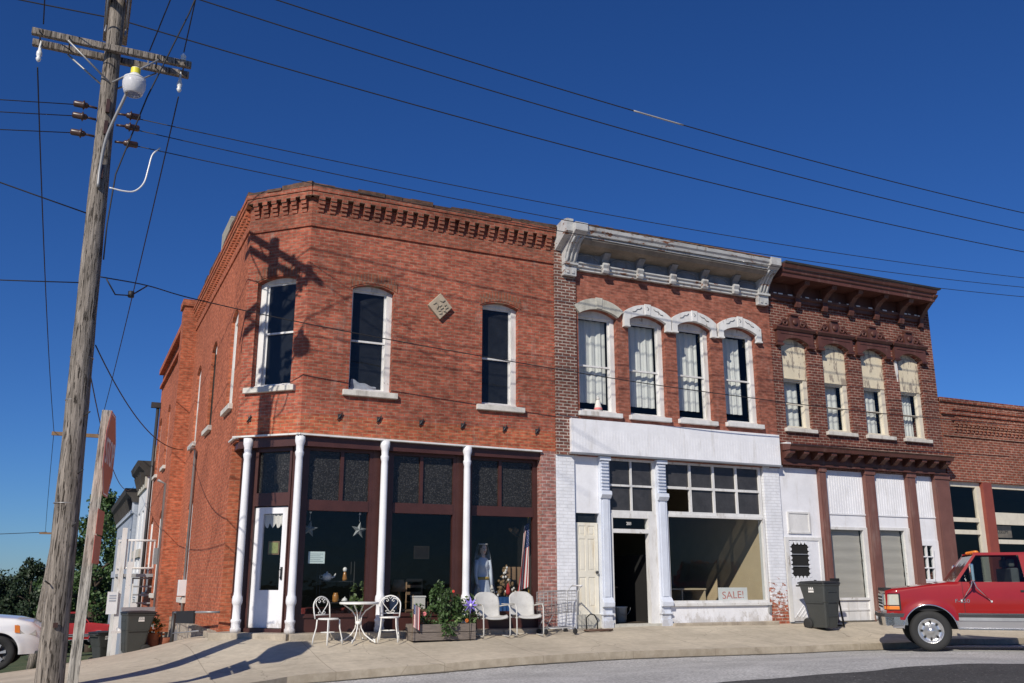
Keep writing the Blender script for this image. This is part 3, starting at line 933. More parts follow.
shop_bay(FF, 4.2, 5.60, .97, 2.96, 3.17, 4.95)
shop_bay(FF, 5.98, 7.46, .97, 2.96, 3.17, 6.67)
shop_bay(FF, 7.76, 9.37, .97, 2.96, 3.17, 8.50)
mb = MB()
for a, b in ((4.02, 4.2), (5.60, 5.98), (7.46, 7.76), (9.37, 9.41)): mb.box(a, b, -.33, -.2, .62, 4.22, FF)
mb.box(.2, .40, -.33, -.2, .62, 4.22, FC); mb.box(1.26, CW - .08, -.33, -.2, .62, 4.22, FC)
mb.build('post', M['brown_wood'], B1)
w = shop_bay(FL, 19.62, 20.0, 1.35, 3.0, 3.2, None)
# corner door
mb = MB()
mb.box(.40, 1.26, -.30, -.17, 3.05, 3.31, FC); mb.box(.40, .47, -.30, -.17, 3.31, 4.22, FC); mb.box(1.21, 1.26, -.30, -.17, 3.31, 4.22, FC); mb.box(.47, 1.21, -.30, -.17, 4.14, 4.22, FC)
mb.box(.40, 1.26, -.36, -.14, .62, .70, FC)
mb.box(.40, .445, -.30, -.17, .70, 3.05, FC); mb.box(1.235, 1.26, -.30, -.17, .70, 3.05, FC)
df = mb.build('door_frame', M['brown_wood'], B1)
pane(df, 'transom_pane', 'pane_figured', FC, .47, 1.21, 3.31, 4.14, -.24)
mb = MB()
mb.box(.45, .64, -.27, -.22, .71, 3.03, FC); mb.box(1.09, 1.23, -.27, -.22, .71, 3.03, FC)
mb.box(.64, 1.09, -.27, -.22, .71, 1.42, FC); mb.box(.64, 1.09, -.27, -.22, 2.90, 3.03, FC)
dr = mb.build('door', M['white_iron'], B1, weld=True)
pane(dr, 'door_pane', 'pane_store', FC, .64, 1.09, 1.42, 2.90, -.25)
mb = MB(); mb.box(1.12, 1.16, -.22, -.195, 1.62, 1.86, FC); mb.tube([FC(1.14, -.2, 1.66), FC(1.14, -.13, 1.67), FC(1.14, -.13, 1.8), FC(1.14, -.2, 1.82)], .009); mb.build('door_handle', M['dark_metal'], dr)
# star anchors of the floor beams
for u in (4.79, 5.62, 6.55, 7.5, 8.5, 9.3):
    mb = MB(); mb.box(u - .035, u + .035, 0, .025, 4.80, 4.90, FF); mb.tube([FF(u - .05, .03, 4.78), FF(u, .04, 4.85), FF(u + .05, .03, 4.93)], .014, 6); mb.build('wall_anchor', M['dark_metal'], B1)
mb = MB(); mb.box(.28, .34, 0, .025, 4.76, 4.86, FC); mb.tube([FC(.26, .03, 4.74), FC(.31, .04, 4.81), FC(.35, .03, 4.88)], .014, 6); mb.build('wall_anchor', M['dark_metal'], B1)
# diamond plaque with worn lettering in relief
mb = MB(); cz, cu = 7.455, 6.91
mb.fprism(FF, [(cu - .285, cz), (cu, cz - .3), (cu + .285, cz), (cu, cz + .3)], 0, .085)
pq = mb.build('plaque', M['plaque_stone'], B1, bevel=.012)
mb = MB()
for a in (((-.17, .02), (-.10, .07), (-.05, .0), (-.08, -.08)), ((-.02, .13), (.05, .10), (.10, .14)), ((-.03, -.02), (.03, .03), (.06, -.04), (.0, -.07)), ((-.05, -.12), (.02, -.10), (.03, -.17), (-.03, -.18)), ((.09, .01), (.14, .05), (.17, -.02), (.11, -.05)), ((.07, -.12), (.11, -.09), (.13, -.14))):
    mb.tube([FF(cu + x, .09, cz + y) for x, y in a], .016, 6)
mb.build('relief', M['plaque_relief'], pq)
# conduit, meter box and cables on the side wall
mb = MB(); mb.tube([FL(26.05, .05, .3), FL(26.05, .05, 4.95), FL(26.0, .10, 5.02), FL(25.8, .25, 5.0)], .04, 10)
cd = mb.build('conduit', M['grey_metal'], B1)
mb = MB(); mb.box(25.95, 26.15, 0, .2, 1.22, 1.62, FL); mb.build('meter_box', M['lamp_body'], cd, bevel=.01)
mb = MB(); mb.tube([FR(31.8, .05, -.5), FR(31.8, .05, 4.6), FR(31.7, .3, 4.7)], .045, 8); mb.build('conduit', M['grey_metal'], B1)
mb = MB(); mb.box(32.0, 32.25, 0, .18, 2.1, 2.6, FR); mb.build('meter_box', M['grey_metal'], B1)
mb = MB(); mb.tube([FR(37.5, .1, -1), FR(37.5, .1, 8.0)], .06, 8); mb.box(37.4, 37.6, 0, .35, 8.0, 8.2, FR); mb.build('downpipe', M['dark_metal'], B1)
# chimney on the side parapet
mb = MB(); mb.box(24.2, 25.6, -.75, -.12, 9.3, 11.0, FL); mb.box(24.2, 25.6, -.73, -.14, 11.0, 11.05, FL)
mb.build('chimney', M['rendered_block'], B1, bevel=.01)
# rooms, floors and roof
mb = MB()
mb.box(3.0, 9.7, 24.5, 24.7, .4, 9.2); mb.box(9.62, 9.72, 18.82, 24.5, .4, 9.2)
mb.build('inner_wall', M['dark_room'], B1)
mb = MB(); mb.box(4.25, 9.6, 18.84, 24.5, .5, .70); mb.box(3.25, 4.25, 19.7, 24.5, .5, .70); mb.box(4.3, 9.6, 18.78, 24.5, 4.6, 4.8); mb.box(3.24, 4.3, 19.8, 24.5, 4.6, 4.8)
mb.build('floor', M['room_floor'], B1)
mb = MB(); mb.prism([(3.2, 19.75, 9.25), (4.15, 18.8, 9.25), (9.7, 18.8, 9.25), (9.7, 37.6, 9.1), (3.2, 37.6, 9.1)], (0, 0, .12)); mb.build('roof', M['tar'], B1)

# ------------------------------------------------------------------ 2: the white-fronted building
B2 = thing('brick_shopfront', 'brick building with white shop front and pale bracketed metal cornice', 'building', (13, 18.5, .5))
X0, X1 = 9.78, 16.2
W2 = [(10.42, 11.48, 5.40, 7.74, .15), (11.80, 12.86, 5.40, 7.75, .15), (13.20, 14.24, 5.41, 7.76, .15), (14.62, 15.68, 5.43, 7.78, .15)]
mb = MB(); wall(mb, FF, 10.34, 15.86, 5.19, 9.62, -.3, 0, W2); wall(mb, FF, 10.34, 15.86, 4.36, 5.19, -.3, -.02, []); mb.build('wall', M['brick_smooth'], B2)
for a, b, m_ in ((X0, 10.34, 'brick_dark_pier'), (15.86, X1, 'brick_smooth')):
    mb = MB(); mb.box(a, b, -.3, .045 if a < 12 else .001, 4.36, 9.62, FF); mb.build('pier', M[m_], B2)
def hood(parent, ua, ub, zs, mat, legs=True, ornate=True, lab=None):
    mb = MB(); K = 16; uo, vo = ua - .15, ub + .15
    for k in range(K):
        p, q = k / K, (k + 1) / K
        ip, iq = ua + (ub - ua) * p, ua + (ub - ua) * q
        op, oq = uo + (vo - uo) * p, uo + (vo - uo) * q
        mb.fprism(FF, [(ip, arc_z(ip, ua, ub, zs, .15)), (iq, arc_z(iq, ua, ub, zs, .15)), (oq, arc_z(oq, uo, vo, zs + .17, .24)), (op, arc_z(op, uo, vo, zs + .17, .24))], 0, .09)
    if legs:
        for a, b in ((uo, ua), (ub, vo)): mb.box(a, b, 0, .09, zs - .16, zs + .0, FF); mb.box(a - .01, b + .01, 0, .11, zs - .20, zs - .16, FF)
        for a, b, c in ((uo, ua, 0), (ub, vo, 1)):
            mb.fprism(FF, [(a, zs), (b, zs), (b, zs + (.19 if c else 0.0)), (a, zs + (.0 if c else .19))] if False else ([(a, zs), (b, zs), (a, zs + .17)] if not c else [(a, zs), (b, zs), (b, zs + .17)]), 0, .09)
    o = mb.build('window_hood', M[mat], parent, weld=True)
    if lab: o['label'] = lab
    mb = MB(); c = (ua + ub) / 2
    mb.fprism(FF, [(c - .075, zs + .155), (c + .075, zs + .155), (c + .095, zs + .43), (c - .095, zs + .43)], .08, .105)
    mb.build('keystone', M[mat], o, bevel=.008)
    if ornate:
        mb = MB()
        for s in (-1, 1):
            mb.tube([FF(c + s * .17, .094, zs + .33), FF(c + s * .23, .094, zs + .28), FF(c + s * .30, .094, zs + .275), FF(c + s * .36, .094, zs + .21), FF(c + s * .44, .094, zs + .195)], .011, 5)
        mb.tube([FF(c - .03, .108, zs + .36), FF(c + .02, .108, zs + .32), FF(c - .01, .108, zs + .27)], .012, 5)
        mb.build('incised_vine', M['zinc_dark'], o)
hood(B2, 10.42, 11.48, 7.74, 'old_stone', legs=False, ornate=False, lab='bare stone hood without white paint')
for o in W2[1:]: hood(B2, o[0], o[1], o[3], 'white_worn')
for i, o in enumerate(W2):
    sash_window(B2, FF, *o, dep=-.19, pane='pane_clear', jl=.04, jr=.11, mid=.49, head=.02, sill=1, sill_mat='white_worn', sill_w=.05, sill_h=.11, sill_d=.10)
# cornice
mb = MB()
mb.uprism(FF, [(-.3, 9.48), (.60, 9.44), (.60, 9.50), (.65, 9.50), (.67, 9.56), (.71, 9.60), (.73, 9.68), (-.3, 9.74)], 10.3, 15.76)
co = mb.build('cornice', M['zinc_cornice'], B2)
mb = MB()
n = 60
for k in range(n):
    a, b = 10.0 + k * (16.05 - 10.0) / n, 10.0 + (k + 1) * (16.05 - 10.0) / n
    mb.box(a, b, -.2, 74 / 100 + .01 * math.sin(k * 1.7), 9.695, 9.72 + .012 * abs(math.sin(k * .9)), FF)
mb.build('rusty_flashing', M['rust_edge'], co)
mb = MB(); mb.box(10.3, 15.76, -.25, .57, 9.40, 9.44, FF)
mb.uprism(FF, [(.1, 9.40), (.57, 9.40), (.48, 9.31), (.30, 9.26), (.1, 9.23)], 10.3, 15.76); mb.build('cove', M['soffit_board'], co)
mb = MB(); mb.box(10.3, 15.76, -.2, .10, 8.98, 9.38, FF)
fz = mb.build('frieze', M['zinc_dark'], co)
for c in (10.62, 11.6, 12.56, 13.53, 14.5, 15.45):
    mb = MB()
    pts = [FF(c - .33, .105, 9.02)] + [FF(c + .33 * math.cos(PI - PI * k / 12), .105, 9.03 + .17 * math.sin(PI * k / 12)) for k in range(13)] + [FF(c + .33, .105, 9.02)]
    mb.tube(pts, .022, 6); mb.build('arched_panel', M['zinc_dark'], fz)
for c in (11.1, 12.08, 13.05, 14.02, 15.0):
    mb = MB(); mb.uprism(FF, [(.1, 9.0), (.16, 9.0), (.2, 9.12), (.34, 9.25), (.1, 9.25)], c - .09, c + .09); mb.build('rib', M['zinc_dark'], fz)
mb = MB(); mb.uprism(FF, [(0, 8.80), (.09, 8.80), (.09, 8.85), (.13, 8.87), (.13, 8.93), (.17, 8.95), (.17, 8.98), (0, 8.98)], 10.3, 15.76)
lm = mb.build('lower_moulding', M['zinc_cornice'], co)
for c in (11.1, 12.08, 13.05, 14.02, 15.0):
    mb = MB(); mb.uprism(FF, [(.13, 8.80), (.2, 8.78), (.24, 8.84), (.21, 8.9), (.26, 8.98), (.24, 9.03), (.13, 9.03)], c - .085, c + .085); mb.build('block', M['zinc_cornice'], lm, bevel=.01)
for a in (9.97, 15.74):
    mb = MB()
    mb.uprism(FF, [(.05, 8.6), (.16, 8.6), (.18, 8.85), (.2, 9.0), (.27, 9.14), (.42, 9.32), (.64, 9.46), (.76, 9.53), (.77, 9.73), (.05, 9.73)], a, a + .34)
    br = mb.build('end_bracket', M['zinc_cornice'], co, bevel=.01)
    mb = MB()
    for k in range(3):
        u = a + .07 + k * .10
        mb.tube([FF(u, .185, 8.92), FF(u, .215, 9.02), FF(u, .30, 9.17), FF(u, .43, 9.32), FF(u, .60, 9.44)], .032, 6)
    mb.box(a - .015, a + .355, .1, .235, 8.86, 8.91, FF)
    for u in (a + .1, a + .24): mb.box(u - .03, u + .03, .15, .185, 8.66, 8.74, FF)
    mb.build('flute', M['zinc_cornice'], br)
mb = MB(); mb.uprism(FF, [(0, 9.2), (.64, 9.53), (.66, 9.82), (.4, 9.86), (0, 9.78)], 9.80, 9.97); mb.build('end_plate', M['zinc_cornice'], co)
# white fascia
mb = MB(); mb.box(10.12, 16.14, 0, .13, 4.42, 5.19, FF); fa = mb.build('fascia', M['white_paint'], B2)
mb = MB()
for k in range(75): mb.box(10.14 + k * .08, 10.14 + k * .08 + .012, .13, .1325, 4.44, 4.95, FF)
mb.build('ribbing', M['white_paint'], fa)
mb = MB(); mb.box(10.10, 16.16, 0, .15, 4.38, 4.42, FF); mb.build('flashing', M['grey_metal'], fa)
# shop front
mb = MB(); mb.box(UX + .005, 10.25, -.3, 0, .45, 4.38, FF); mb.build('left_pier', M['brick_white_full'], B2)
mb = MB(); mb.box(15.66, 16.16, -.3, 0, .45, 4.38, FF); mb.build('right_pier', M['brick_white'], B2)
mb = MB(); mb.box(10.25, 10.90, -.2, -.06, 3.08, 4.38, FF); mb.box(10.25, 10.29, -.2, -.05, .5, 3.08, FF); mb.build('panel', M['white_paint'], B2)
pane(B2, 'side_transom', 'pane_dark', FF, 10.29, 10.88, 2.88, 3.08, -.12)
def panel_door(parent, u0, u1, z0, z1, mat, d=-.1):
    mb = MB()
    w, h = u1 - u0, z1 - z0
    mb.box(u0, u1, d - .05, d - .012, z0, z1, FF)
    st = .09
    cols = [(u0 + st, u0 + w / 2 - .035), (u0 + w / 2 + .035, u1 - st)]
    rows = [(z0 + .16, z0 + h * .40), (z0 + h * .47, z0 + h * .82), (z0 + h * .86, z1 - .07)]
    us = [u0, cols[0][0], cols[0][1], cols[1][0], cols[1][1], u1]; zs = [z0, *[q for r_ in rows for q in r_], z1]
    for i in range(5):
        for j in range(7):
            if i in (1, 3) and j in (1, 3, 5): 
                mb.box(us[i] + .03, us[i + 1] - .03, d - .012, d - .004, zs[j] + .03, zs[j + 1] - .03, FF); continue
            mb.box(us[i], us[i + 1], d - .012, d, zs[j], zs[j + 1], FF)
    return mb.build('panel_door', M[mat], parent)
pd = panel_door(B2, 10.30, 10.88, .88, 2.87, 'yellow_door')
pd['label'] = 'pale yellow panelled side door'
mb = MB(); mb.blob(FF(10.82, -.06, 1.78), .035, .035, .035); mb.build('door_knob', M['dark_metal'], pd)
mb = MB(); mb.box(10.25, 10.90, -.3, -.04, .5, .88, FF); mb.build('threshold', M['old_stone'], B2)
def iron_pilaster(u0, u1):
    mb = MB(); c = (u0 + u1) / 2
    mb.box(u0, u1, -.2, .02, .55, 4.38, FF); mb.box(u0 + .05, u1 - .05, .02, .035, 1.25, 3.5, FF)
    o = mb.build('iron_pilaster', M['blue_white'], B2, bevel=.006)
    mb = MB(); mb.box(u0 - .015, u1 + .015, -.15, .05, .55, .75, FF); mb.box(u0 - .02, u1 + .02, -.15, .06, .86, .9, FF); mb.uprism(FF, [(.02, 1.02), (.10, 1.04), (.11, 1.13), (.06, 1.2), (.02, 1.24)], u0 - .02, u1 + .02)
    mb.build('plinth', M['blue_white'], o, bevel=.006)
    mb = MB()
    for k in range(9): mb.box(u0 + .03, u1 - .03, .02, .06, 3.62 + k * .075, 3.655 + k * .075, FF)
    mb.uprism(FF, [(.02, 3.42), (.06, 3.42), (.12, 3.5), (.11, 3.58), (.02, 3.6)], u0 - .01, u1 + .01); mb.box(u0 - .02, u1 + .02, -.1, .09, 4.28, 4.37, FF)
    mb.build('capital', M['blue_white'], o)
iron_pilaster(10.905, 11.15); iron_pilaster(12.455, 12.71)
def glazed(name, u0, u1, z0, z1, cols, rows, fmat, pmat, t=.05, d=-.12, inner=.045, skip=()):
    mb = MB(); frame_bars(mb, FF, u0, u1, z0, z1, d - .03, d + .05, t, cols, rows, inner=inner)
    w = mb.build(name, M[fmat], B2)
    cw = (u1 - u0 - 2 * t) / cols; rh = (z1 - z0 - 2 * t) / rows
    for i in range(cols):
        for j in range(rows):
            if (i, j) in skip: continue
            pane(w, 'pane', pmat, FF, u0 + t + i * cw, u0 + t + (i + 1) * cw, z0 + t + j * rh, z0 + t + (j + 1) * rh, d)
    return w
glazed('transom_window', 11.15, 12.455, 3.10, 4.38, 2, 2, 'white_worn', 'pane_sooty', t=.07)
glazed('transom_window', 12.71, 15.62, 3.12, 4.38, 4, 2, 'white_worn', 'pane_sooty', t=.07, inner=.06, skip=((0, 0),))
mb = MB()
mb.box(11.15, 11.26, -.2, -.05, .6, 3.10, FF); mb.box(12.22, 12.455, -.2, -.05, .6, 3.10, FF)
mb.box(11.26, 12.22, -.2, -.05, 2.66, 2.75, FF); mb.box(11.26, 12.22, -.2, -.06, 3.0, 3.10, FF)
dfr = mb.build('door_frame', M['white_worn'], B2)
pane(dfr, 'door_transom', 'pane_clear', FF, 11.26, 12.22, 2.75, 3.0, -.14)
mb = MB(); mb.box(11.15, 12.455, -.6, .02, .5, .66, FF); mb.build('door_sill', M['old_stone'], B2)
mb = MB()   # the open door leaf, swung in against the wall
mb.box(11.265, 11.30, 18.75, 19.6, .68, 2.64); mb.build('open_door', M['white_worn'], B2)
mb = MB(); frame_bars(mb, FF, 12.71, 15.62, 1.09, 3.12, -.2, -.03, .06, 1, 1); mb.box(12.70, 15.64, -.2, .03, 1.03, 1.09, FF)
dw = mb.build('display_window', M['white_worn'], B2)
pane(dw, 'display_pane', 'pane_clear', FF, 12.77, 15.56, 1.15, 3.06, -.11)
mb = MB(); mb.box(12.71, 15.66, -.2, -.03, .62, 1.03, FF); mb.build('stall_riser', M['white_paint'], B2)
mb = MB(); mb.box(12.72, 15.75, -.2, .12, .4, .66, FF); mb.build('concrete_step', M['step_stone'], B2, bevel=.02)
mb = MB(); mb.box(15.55, 15.61, -.02, .04, .85, 1.0, FF); mb.build('outlet_box', M['grey_metal'], B2)
# rooms
mb = MB()
mb.prism([(15.66, 18.72, .5), (15.74, 18.72, .5), (15.74, 26, .5), (15.66, 26, .5)], (0, 0, 4.3))
mb.build('display_wall', M['tan_wall'], B2)
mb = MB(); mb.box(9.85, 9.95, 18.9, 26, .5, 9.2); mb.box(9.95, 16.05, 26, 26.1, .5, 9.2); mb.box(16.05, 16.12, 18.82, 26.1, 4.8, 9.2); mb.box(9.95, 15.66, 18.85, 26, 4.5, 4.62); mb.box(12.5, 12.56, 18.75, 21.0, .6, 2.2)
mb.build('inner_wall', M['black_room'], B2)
mb = MB(); mb.box(9.95, 15.66, 18.82, 26, .5, .66); mb.box(12.56, 15.66, 18.72, 20.6, .66, 1.05); mb.build('floor', M['room_floor'], B2)
mb = MB(); mb.box(9.9, 16.1, 18.8, 30, 9.15, 9.25); mb.build('roof', M['tar'], B2)
text_mesh('house_number', '201', M['paper_white'], .1, FF, 11.74, -.13, 2.875, dfr)

# ------------------------------------------------------------------ 3: the brown-corniced building
B3 = thing('brick_storefront', 'dark brick building with heavy brown cornice and boarded window tops', 'building', (19, 18.5, .5))
X0, X1 = 16.205, 22.17
W3 = [(16.53, 17.42, 5.42, 7.70, .15), (17.93, 18.82, 5.42, 7.70, .15), (19.33, 20.22, 5.42, 7.70, .15), (20.72, 21.60, 5.42, 7.70, .15)]
mb = MB(); wall(mb, FF, X0, X1, 4.95, 9.3, -.3, 0, W3); wall(mb, FF, X0, X1, 4.4, 4.95, -.3, -.02, [])
mb.box(22.0, 22.17, 18.8, 30, .4, 9.2)
mb.build('wall', M['brick_brown'], B3)
for i, o in enumerate(W3):
    ua, ub, za, zb, rise = o
    w = sash_window(B3, FF, ua, ub, za, 6.78, 0, dep=-.16, frame='cream_paint', pane='pane_clear', jl=.06, jr=.13, mid=.52, head=.05, sill=1, sill_mat='sill_stone', sill_h=.10, sill_w=.08)
    mb = MB(); mb.box(ua, ub, -.16, -.10, 6.78, zb, FF)
    for k in range(10):
        a, b = ua + (ub - ua) * k / 10, ua + (ub - ua) * (k + 1) / 10
        mb.fprism(FF, [(a, zb + .012), (b, zb + .012), (b, arc_z(b, ua, ub, zb + .012, rise - .012)), (a, arc_z(a, ua, ub, zb + .012, rise - .012))], -.16, -.115)
    mb.box(ua, ub, -.16, -.09, 6.76, 6.80, FF)
    mb.build('boarded_panel', M['cream_board'], w)
    # iron hood with scrolls
    mb = MB(); K = 14; a0, b0 = ua - .17, ub + .17
    for k in range(K):
        p, q = ua + (ub - ua) * k / K, ua + (ub - ua) * (k + 1) / K
        mb.fprism(FF, [(p, arc_z(p, ua, ub, zb, rise)), (q, arc_z(q, ua, ub, zb, rise)), (q, 8.02), (p, 8.02)], 0, .09)
    mb.box(a0, ua, 0, .09, 7.66, 8.02, FF); mb.box(ub, b0, 0, .09, 7.66, 8.02, FF)
    mb.box(a0 - .03, ua + .02, 0, .12, 7.60, 7.66, FF); mb.box(ub - .02, b0 + .03, 0, .12, 7.60, 7.66, FF)
    mb.box(a0 + .1, b0 - .1, .09, .105, 7.93, 7.965, FF)
    mb.uprism(FF, [(0, 8.02), (.12, 8.02), (.17, 8.08), (.17, 8.12), (0, 8.14)], a0 - .05, b0 + .05)
    h = mb.build('window_hood', M['brown_trim'], B3, weld=True)
    c = (ua + ub) / 2
    mb = MB()
    mb.fprism(FF, [(c - .16, 8.13), (c + .16, 8.13), (c + .19, 8.36), (c + .12, 8.45), (c - .12, 8.45), (c - .19, 8.36)], 0, .10)
    mb.box(c - .14, c + .14, 0, .15, 8.45, 8.49, FF)
    mb.lathe([(.08, 0), (.08, .03), (.05, .05), (.0, .05)], FF(c, .1, 8.27), 14, Matrix.Rotation(PI / 2, 3, 'X'))
    for s in (-1, 1):
        pts = []
        for k in range(20):
            t = k / 19; a = t * 2.2 * 2 * PI * .62; r = .10 * (1 - t) + .02
            pts.append(FF(c + s * (.31 + r * math.cos(a)), .06, 8.245 + r * math.sin(a)))
        mb.tube(pts, .028, 6)
        mb.tube([FF(c + s * .22, .05, 8.30), FF(c + s * .4, .05, 8.27), FF(c + s * .5, .05, 8.17), FF(c + s * .6, .05, 8.15)], [.035, .04, .035, .025], 6)
        mb.fprism(FF, [(c + s * .18, 8.13), (c + s * .55, 8.13), (c + s * .40, 8.22), (c + s * .18, 8.30)], 0, .045)
    mb.build('scroll_crest', M['brown_trim'], h)
mb = MB(); mb.fprism(FF, [(20.56, 7.95), (20.63, 7.95), (20.66, 7.3), (20.63, 7.0), (20.59, 7.3)], 0, .04); mb.build('torn_flashing', M['white_worn'], B3)
# main cornice
mb = MB()
mb.uprism(FF, [(-.3, 9.32), (.62, 9.32), (.62, 9.42), (.66, 9.44), (.67, 9.52), (.72, 9.54), (.76, 9.64), (-.3, 9.66)], X0, 21.76)
mb.box(X0, 21.76, -.2, .05, 9.0, 9.32, FF); mb.box(21.76, X1, -.3, -.02, 9.2, 9.62, FF)
co3 = mb.build('cornice', M['brown_trim'], B3)
mb = MB(); mb.uprism(FF, [(-.3, 9.66), (.78, 9.645), (.80, 9.69), (-.3, 9.72)], X0, 21.86); mb.build('roof_edge', M['tar'], co3)
mb = MB(); mb.uprism(FF, [(0, 8.84), (.06, 8.84), (.07, 8.92), (.12, 8.95), (.13, 9.01), (0, 9.02)], X0, 21.76)
lm = mb.build('lower_moulding', M['brown_trim'], co3)
mb = MB(); rnd = random.Random(9)
u = X0 + .1
while u < 21.6:
    l = rnd.uniform(.03, .16); mb.box(u, min(u + l, X1), .115, .136, 9.005 + rnd.uniform(-.012, .0), 9.028, FF); u += l + rnd.uniform(.02, .35)
mb.build('bare_patch', M['white_worn'], lm)
for c in (17.12, 18.07, 19.02, 19.97, 20.92):
    mb = MB(); mb.uprism(FF, [(.05, 8.72), (.13, 8.70), (.16, 8.8), (.14, 8.95), (.2, 9.05), (.34, 9.16), (.52, 9.22), (.56, 9.32), (.05, 9.32)], c - .085, c + .085)
    mb.build('bracket', M['brown_trim'], co3, bevel=.008)
mb = MB(); mb.uprism(FF, [(-.1, 8.7), (.1, 8.7), (.14, 8.95), (.28, 9.12), (.5, 9.3), (.70, 9.45), (.72, 9.5), (-.1, 9.5)], 21.66, 21.8); mb.build('end_bracket', M['brown_trim'], co3)
# storefront cornice
mb = MB()
mb.uprism(FF, [(-.1, 4.46), (.10, 4.46), (.12, 4.55), (.12, 4.66), (.12, 4.80), (.42, 4.80), (.44, 4.88), (.48, 4.92), (-.1, 5.02)], X0, 22.0)
sc = mb.build('shop_cornice', M['brown_trim'], B3)
for k in range(13):
    c = 16.32 + k * (21.85 - 16.32) / 12
    mb = MB(); mb.uprism(FF, [(.12, 4.60), (.2, 4.62), (.30, 4.70), (.38, 4.72), (.38, 4.80), (.12, 4.80)], c - .085, c + .085); mb.build('modillion', M['brown_trim'], sc, bevel=.006)
mb = MB(); mb.box(X0 + .02, 16.36, .0, .3, 4.8, 5.0, FF); mb.build('end_block', M['white_worn'], sc)
mb = MB(); mb.box(X0, 22.1, .08, .135, 4.455, 4.50, FF); mb.build('fillet', M['brown_trim'], sc)
# panels and windows between brown pilasters
for a, b, zz in ((17.44, 17.66, .55), (19.02, 19.36, .55), (20.55, 20.86, .55), (21.6, 22.16, .45)):
    mb = MB(); mb.box(a, b, -.25, .06, zz, 4.46, FF); mb.box(a + .05, b - .05, .06, .072, .9, 4.1, FF); mb.box(a - .015, b + .015, -.2, .09, 4.33, 4.455, FF); mb.box(a - .015, b + .015, -.2, .09, zz, .78, FF)
    o = mb.build('pilaster', M['brown_iron'], B3, bevel=.006)
mb = MB(); mb.box(X0, 17.44, -.15, -.05, .6, 4.46, FF); mb.build('white_panel', M['white_paint'], B3)
for a, b in ((17.66, 19.02), (19.36, 20.55), (20.86, 21.6)):
    mb = MB(); mb.box(a, b, -.15, -.06, 3.28, 4.46, FF)
    k = a + .02
    while k < b - .05: mb.box(k, k + .06, -.06, -.053, 3.30, 4.46, FF); k += .085
    mb.box(a, b, -.15, -.04, 3.26, 3.295, FF)
    mb.build('ribbed_panel', M['white_paint'], B3)
    mb = MB(); mb.box(a, b, -.15, -.065, 2.95 if a < 20.8 else 2.66, 3.26, FF); mb.build('flat_panel', M['white_paint'], B3)
for a, b, r_, zt, zb in ((17.66, 19.02, .14, 2.95, 1.12), (19.36, 20.55, .2, 2.97, 1.12)):
    mb = MB()
    mb.box(a, a + .05, -.16, -.05, zb, zt, FF); mb.box(b - r_, b, -.16, -.04, .62, zt, FF); mb.box(a + .05, b - r_, -.16, -.04, zt - .07, zt, FF); mb.box(a + .05, b - r_, -.16, -.02, zb, zb + .06, FF)
    mb.box(a, b - r_, -.16, -.07, .62, zb, FF); mb.box(a, b - r_, -.07, -.05, .86, .9, FF)
    w = mb.build('shop_window', M['white_worn'], B3)
    pane(w, 'pane', 'pane_clear', FF, a + .05, b - r_, zb + .06, zt - .07, -.10)
    mb = MB(); mb.grid(lambda p, q, a=a, b=b, r_=r_, zb=zb, zt=zt: FF(a + .03 + (b - r_ - a - .04) * p, -.19 - .006 * math.sin(40 * q) - .01 * math.sin(5 * p + 2 * q), zb + .02 + (zt - zb - .08) * q), 12, 50)
    mb.build('paper_blind', M['tan_blind'], w)
# left door with a scalloped storm window
mb = MB()
mb.box(16.22, 16.32, -.05, .0, .62, 2.66, FF); mb.box(17.30, 17.40, -.05, .0, .62, 2.66, FF); mb.box(16.32, 17.30, -.05, -.0, 2.58, 2.66, FF)
dfr = mb.build('door_frame', M['white_worn'], B3)
mb = MB(); mb.box(16.32, 17.30, -.05, -.02, .64, 1.66, FF); mb.box(16.32, 16.36, -.05, -.02, 1.66, 2.58, FF); mb.box(16.97, 17.30, -.05, -.02, 1.66, 2.58, FF); mb.box(16.36, 16.97, -.05, -.02, 2.53, 2.58, FF)
for k in range(7): mb.fprism(FF, [(16.36 + k * .12, .72), (16.39 + k * .12, .72), (16.39 + min(k * .12 + .55, .86), .72 + min(.55, .86 - k * .12)), (16.36 + min(k * .12 + .55, .86), .72 + min(.55, .86 - k * .12))], -.02, -.012)
dr = mb.build('storm_door', M['white_iron'], B3)
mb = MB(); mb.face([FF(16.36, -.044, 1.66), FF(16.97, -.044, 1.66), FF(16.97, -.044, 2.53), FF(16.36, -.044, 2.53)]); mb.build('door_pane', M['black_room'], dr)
mb = MB()
for z in (1.95, 2.24): mb.box(16.36, 16.97, -.04, -.018, z - .012, z + .012, FF)
mb.build('glazing_bar', M['grey_metal'], dr)
mb = MB()
for k in range(8):
    for u in (16.365, 16.965): mb.lathe([(.045, 0), (.045, .008)], FF(u, -.022, 1.72 + k * .107), 12, Matrix.Rotation(PI / 2, 3, 'X'), smooth=False)
for k in range(5):
    for z in (1.67, 2.52): mb.lathe([(.045, 0), (.045, .008)], FF(16.42 + k * .12, -.023, z), 12, Matrix.Rotation(PI / 2, 3, 'X'), smooth=False)
mb.build('scalloped_edge', M['white_iron'], dr)
mb = MB(); mb.box(17.05, 17.09, -.02, .03, 1.5, 1.62, FF); mb.build('door_handle', M['dark_metal'], dr)
mb = MB(); frame_bars(mb, FF, 16.36, 17.08, 2.75, 3.29, -.05, -.01, .045); nb = mb.build('notice_board', M['white_worn'], B3)
mb = MB(); mb.box(16.40, 17.04, -.05, -.03, 2.79, 3.25, FF); mb.build('board_face', M['white_worn'], nb)
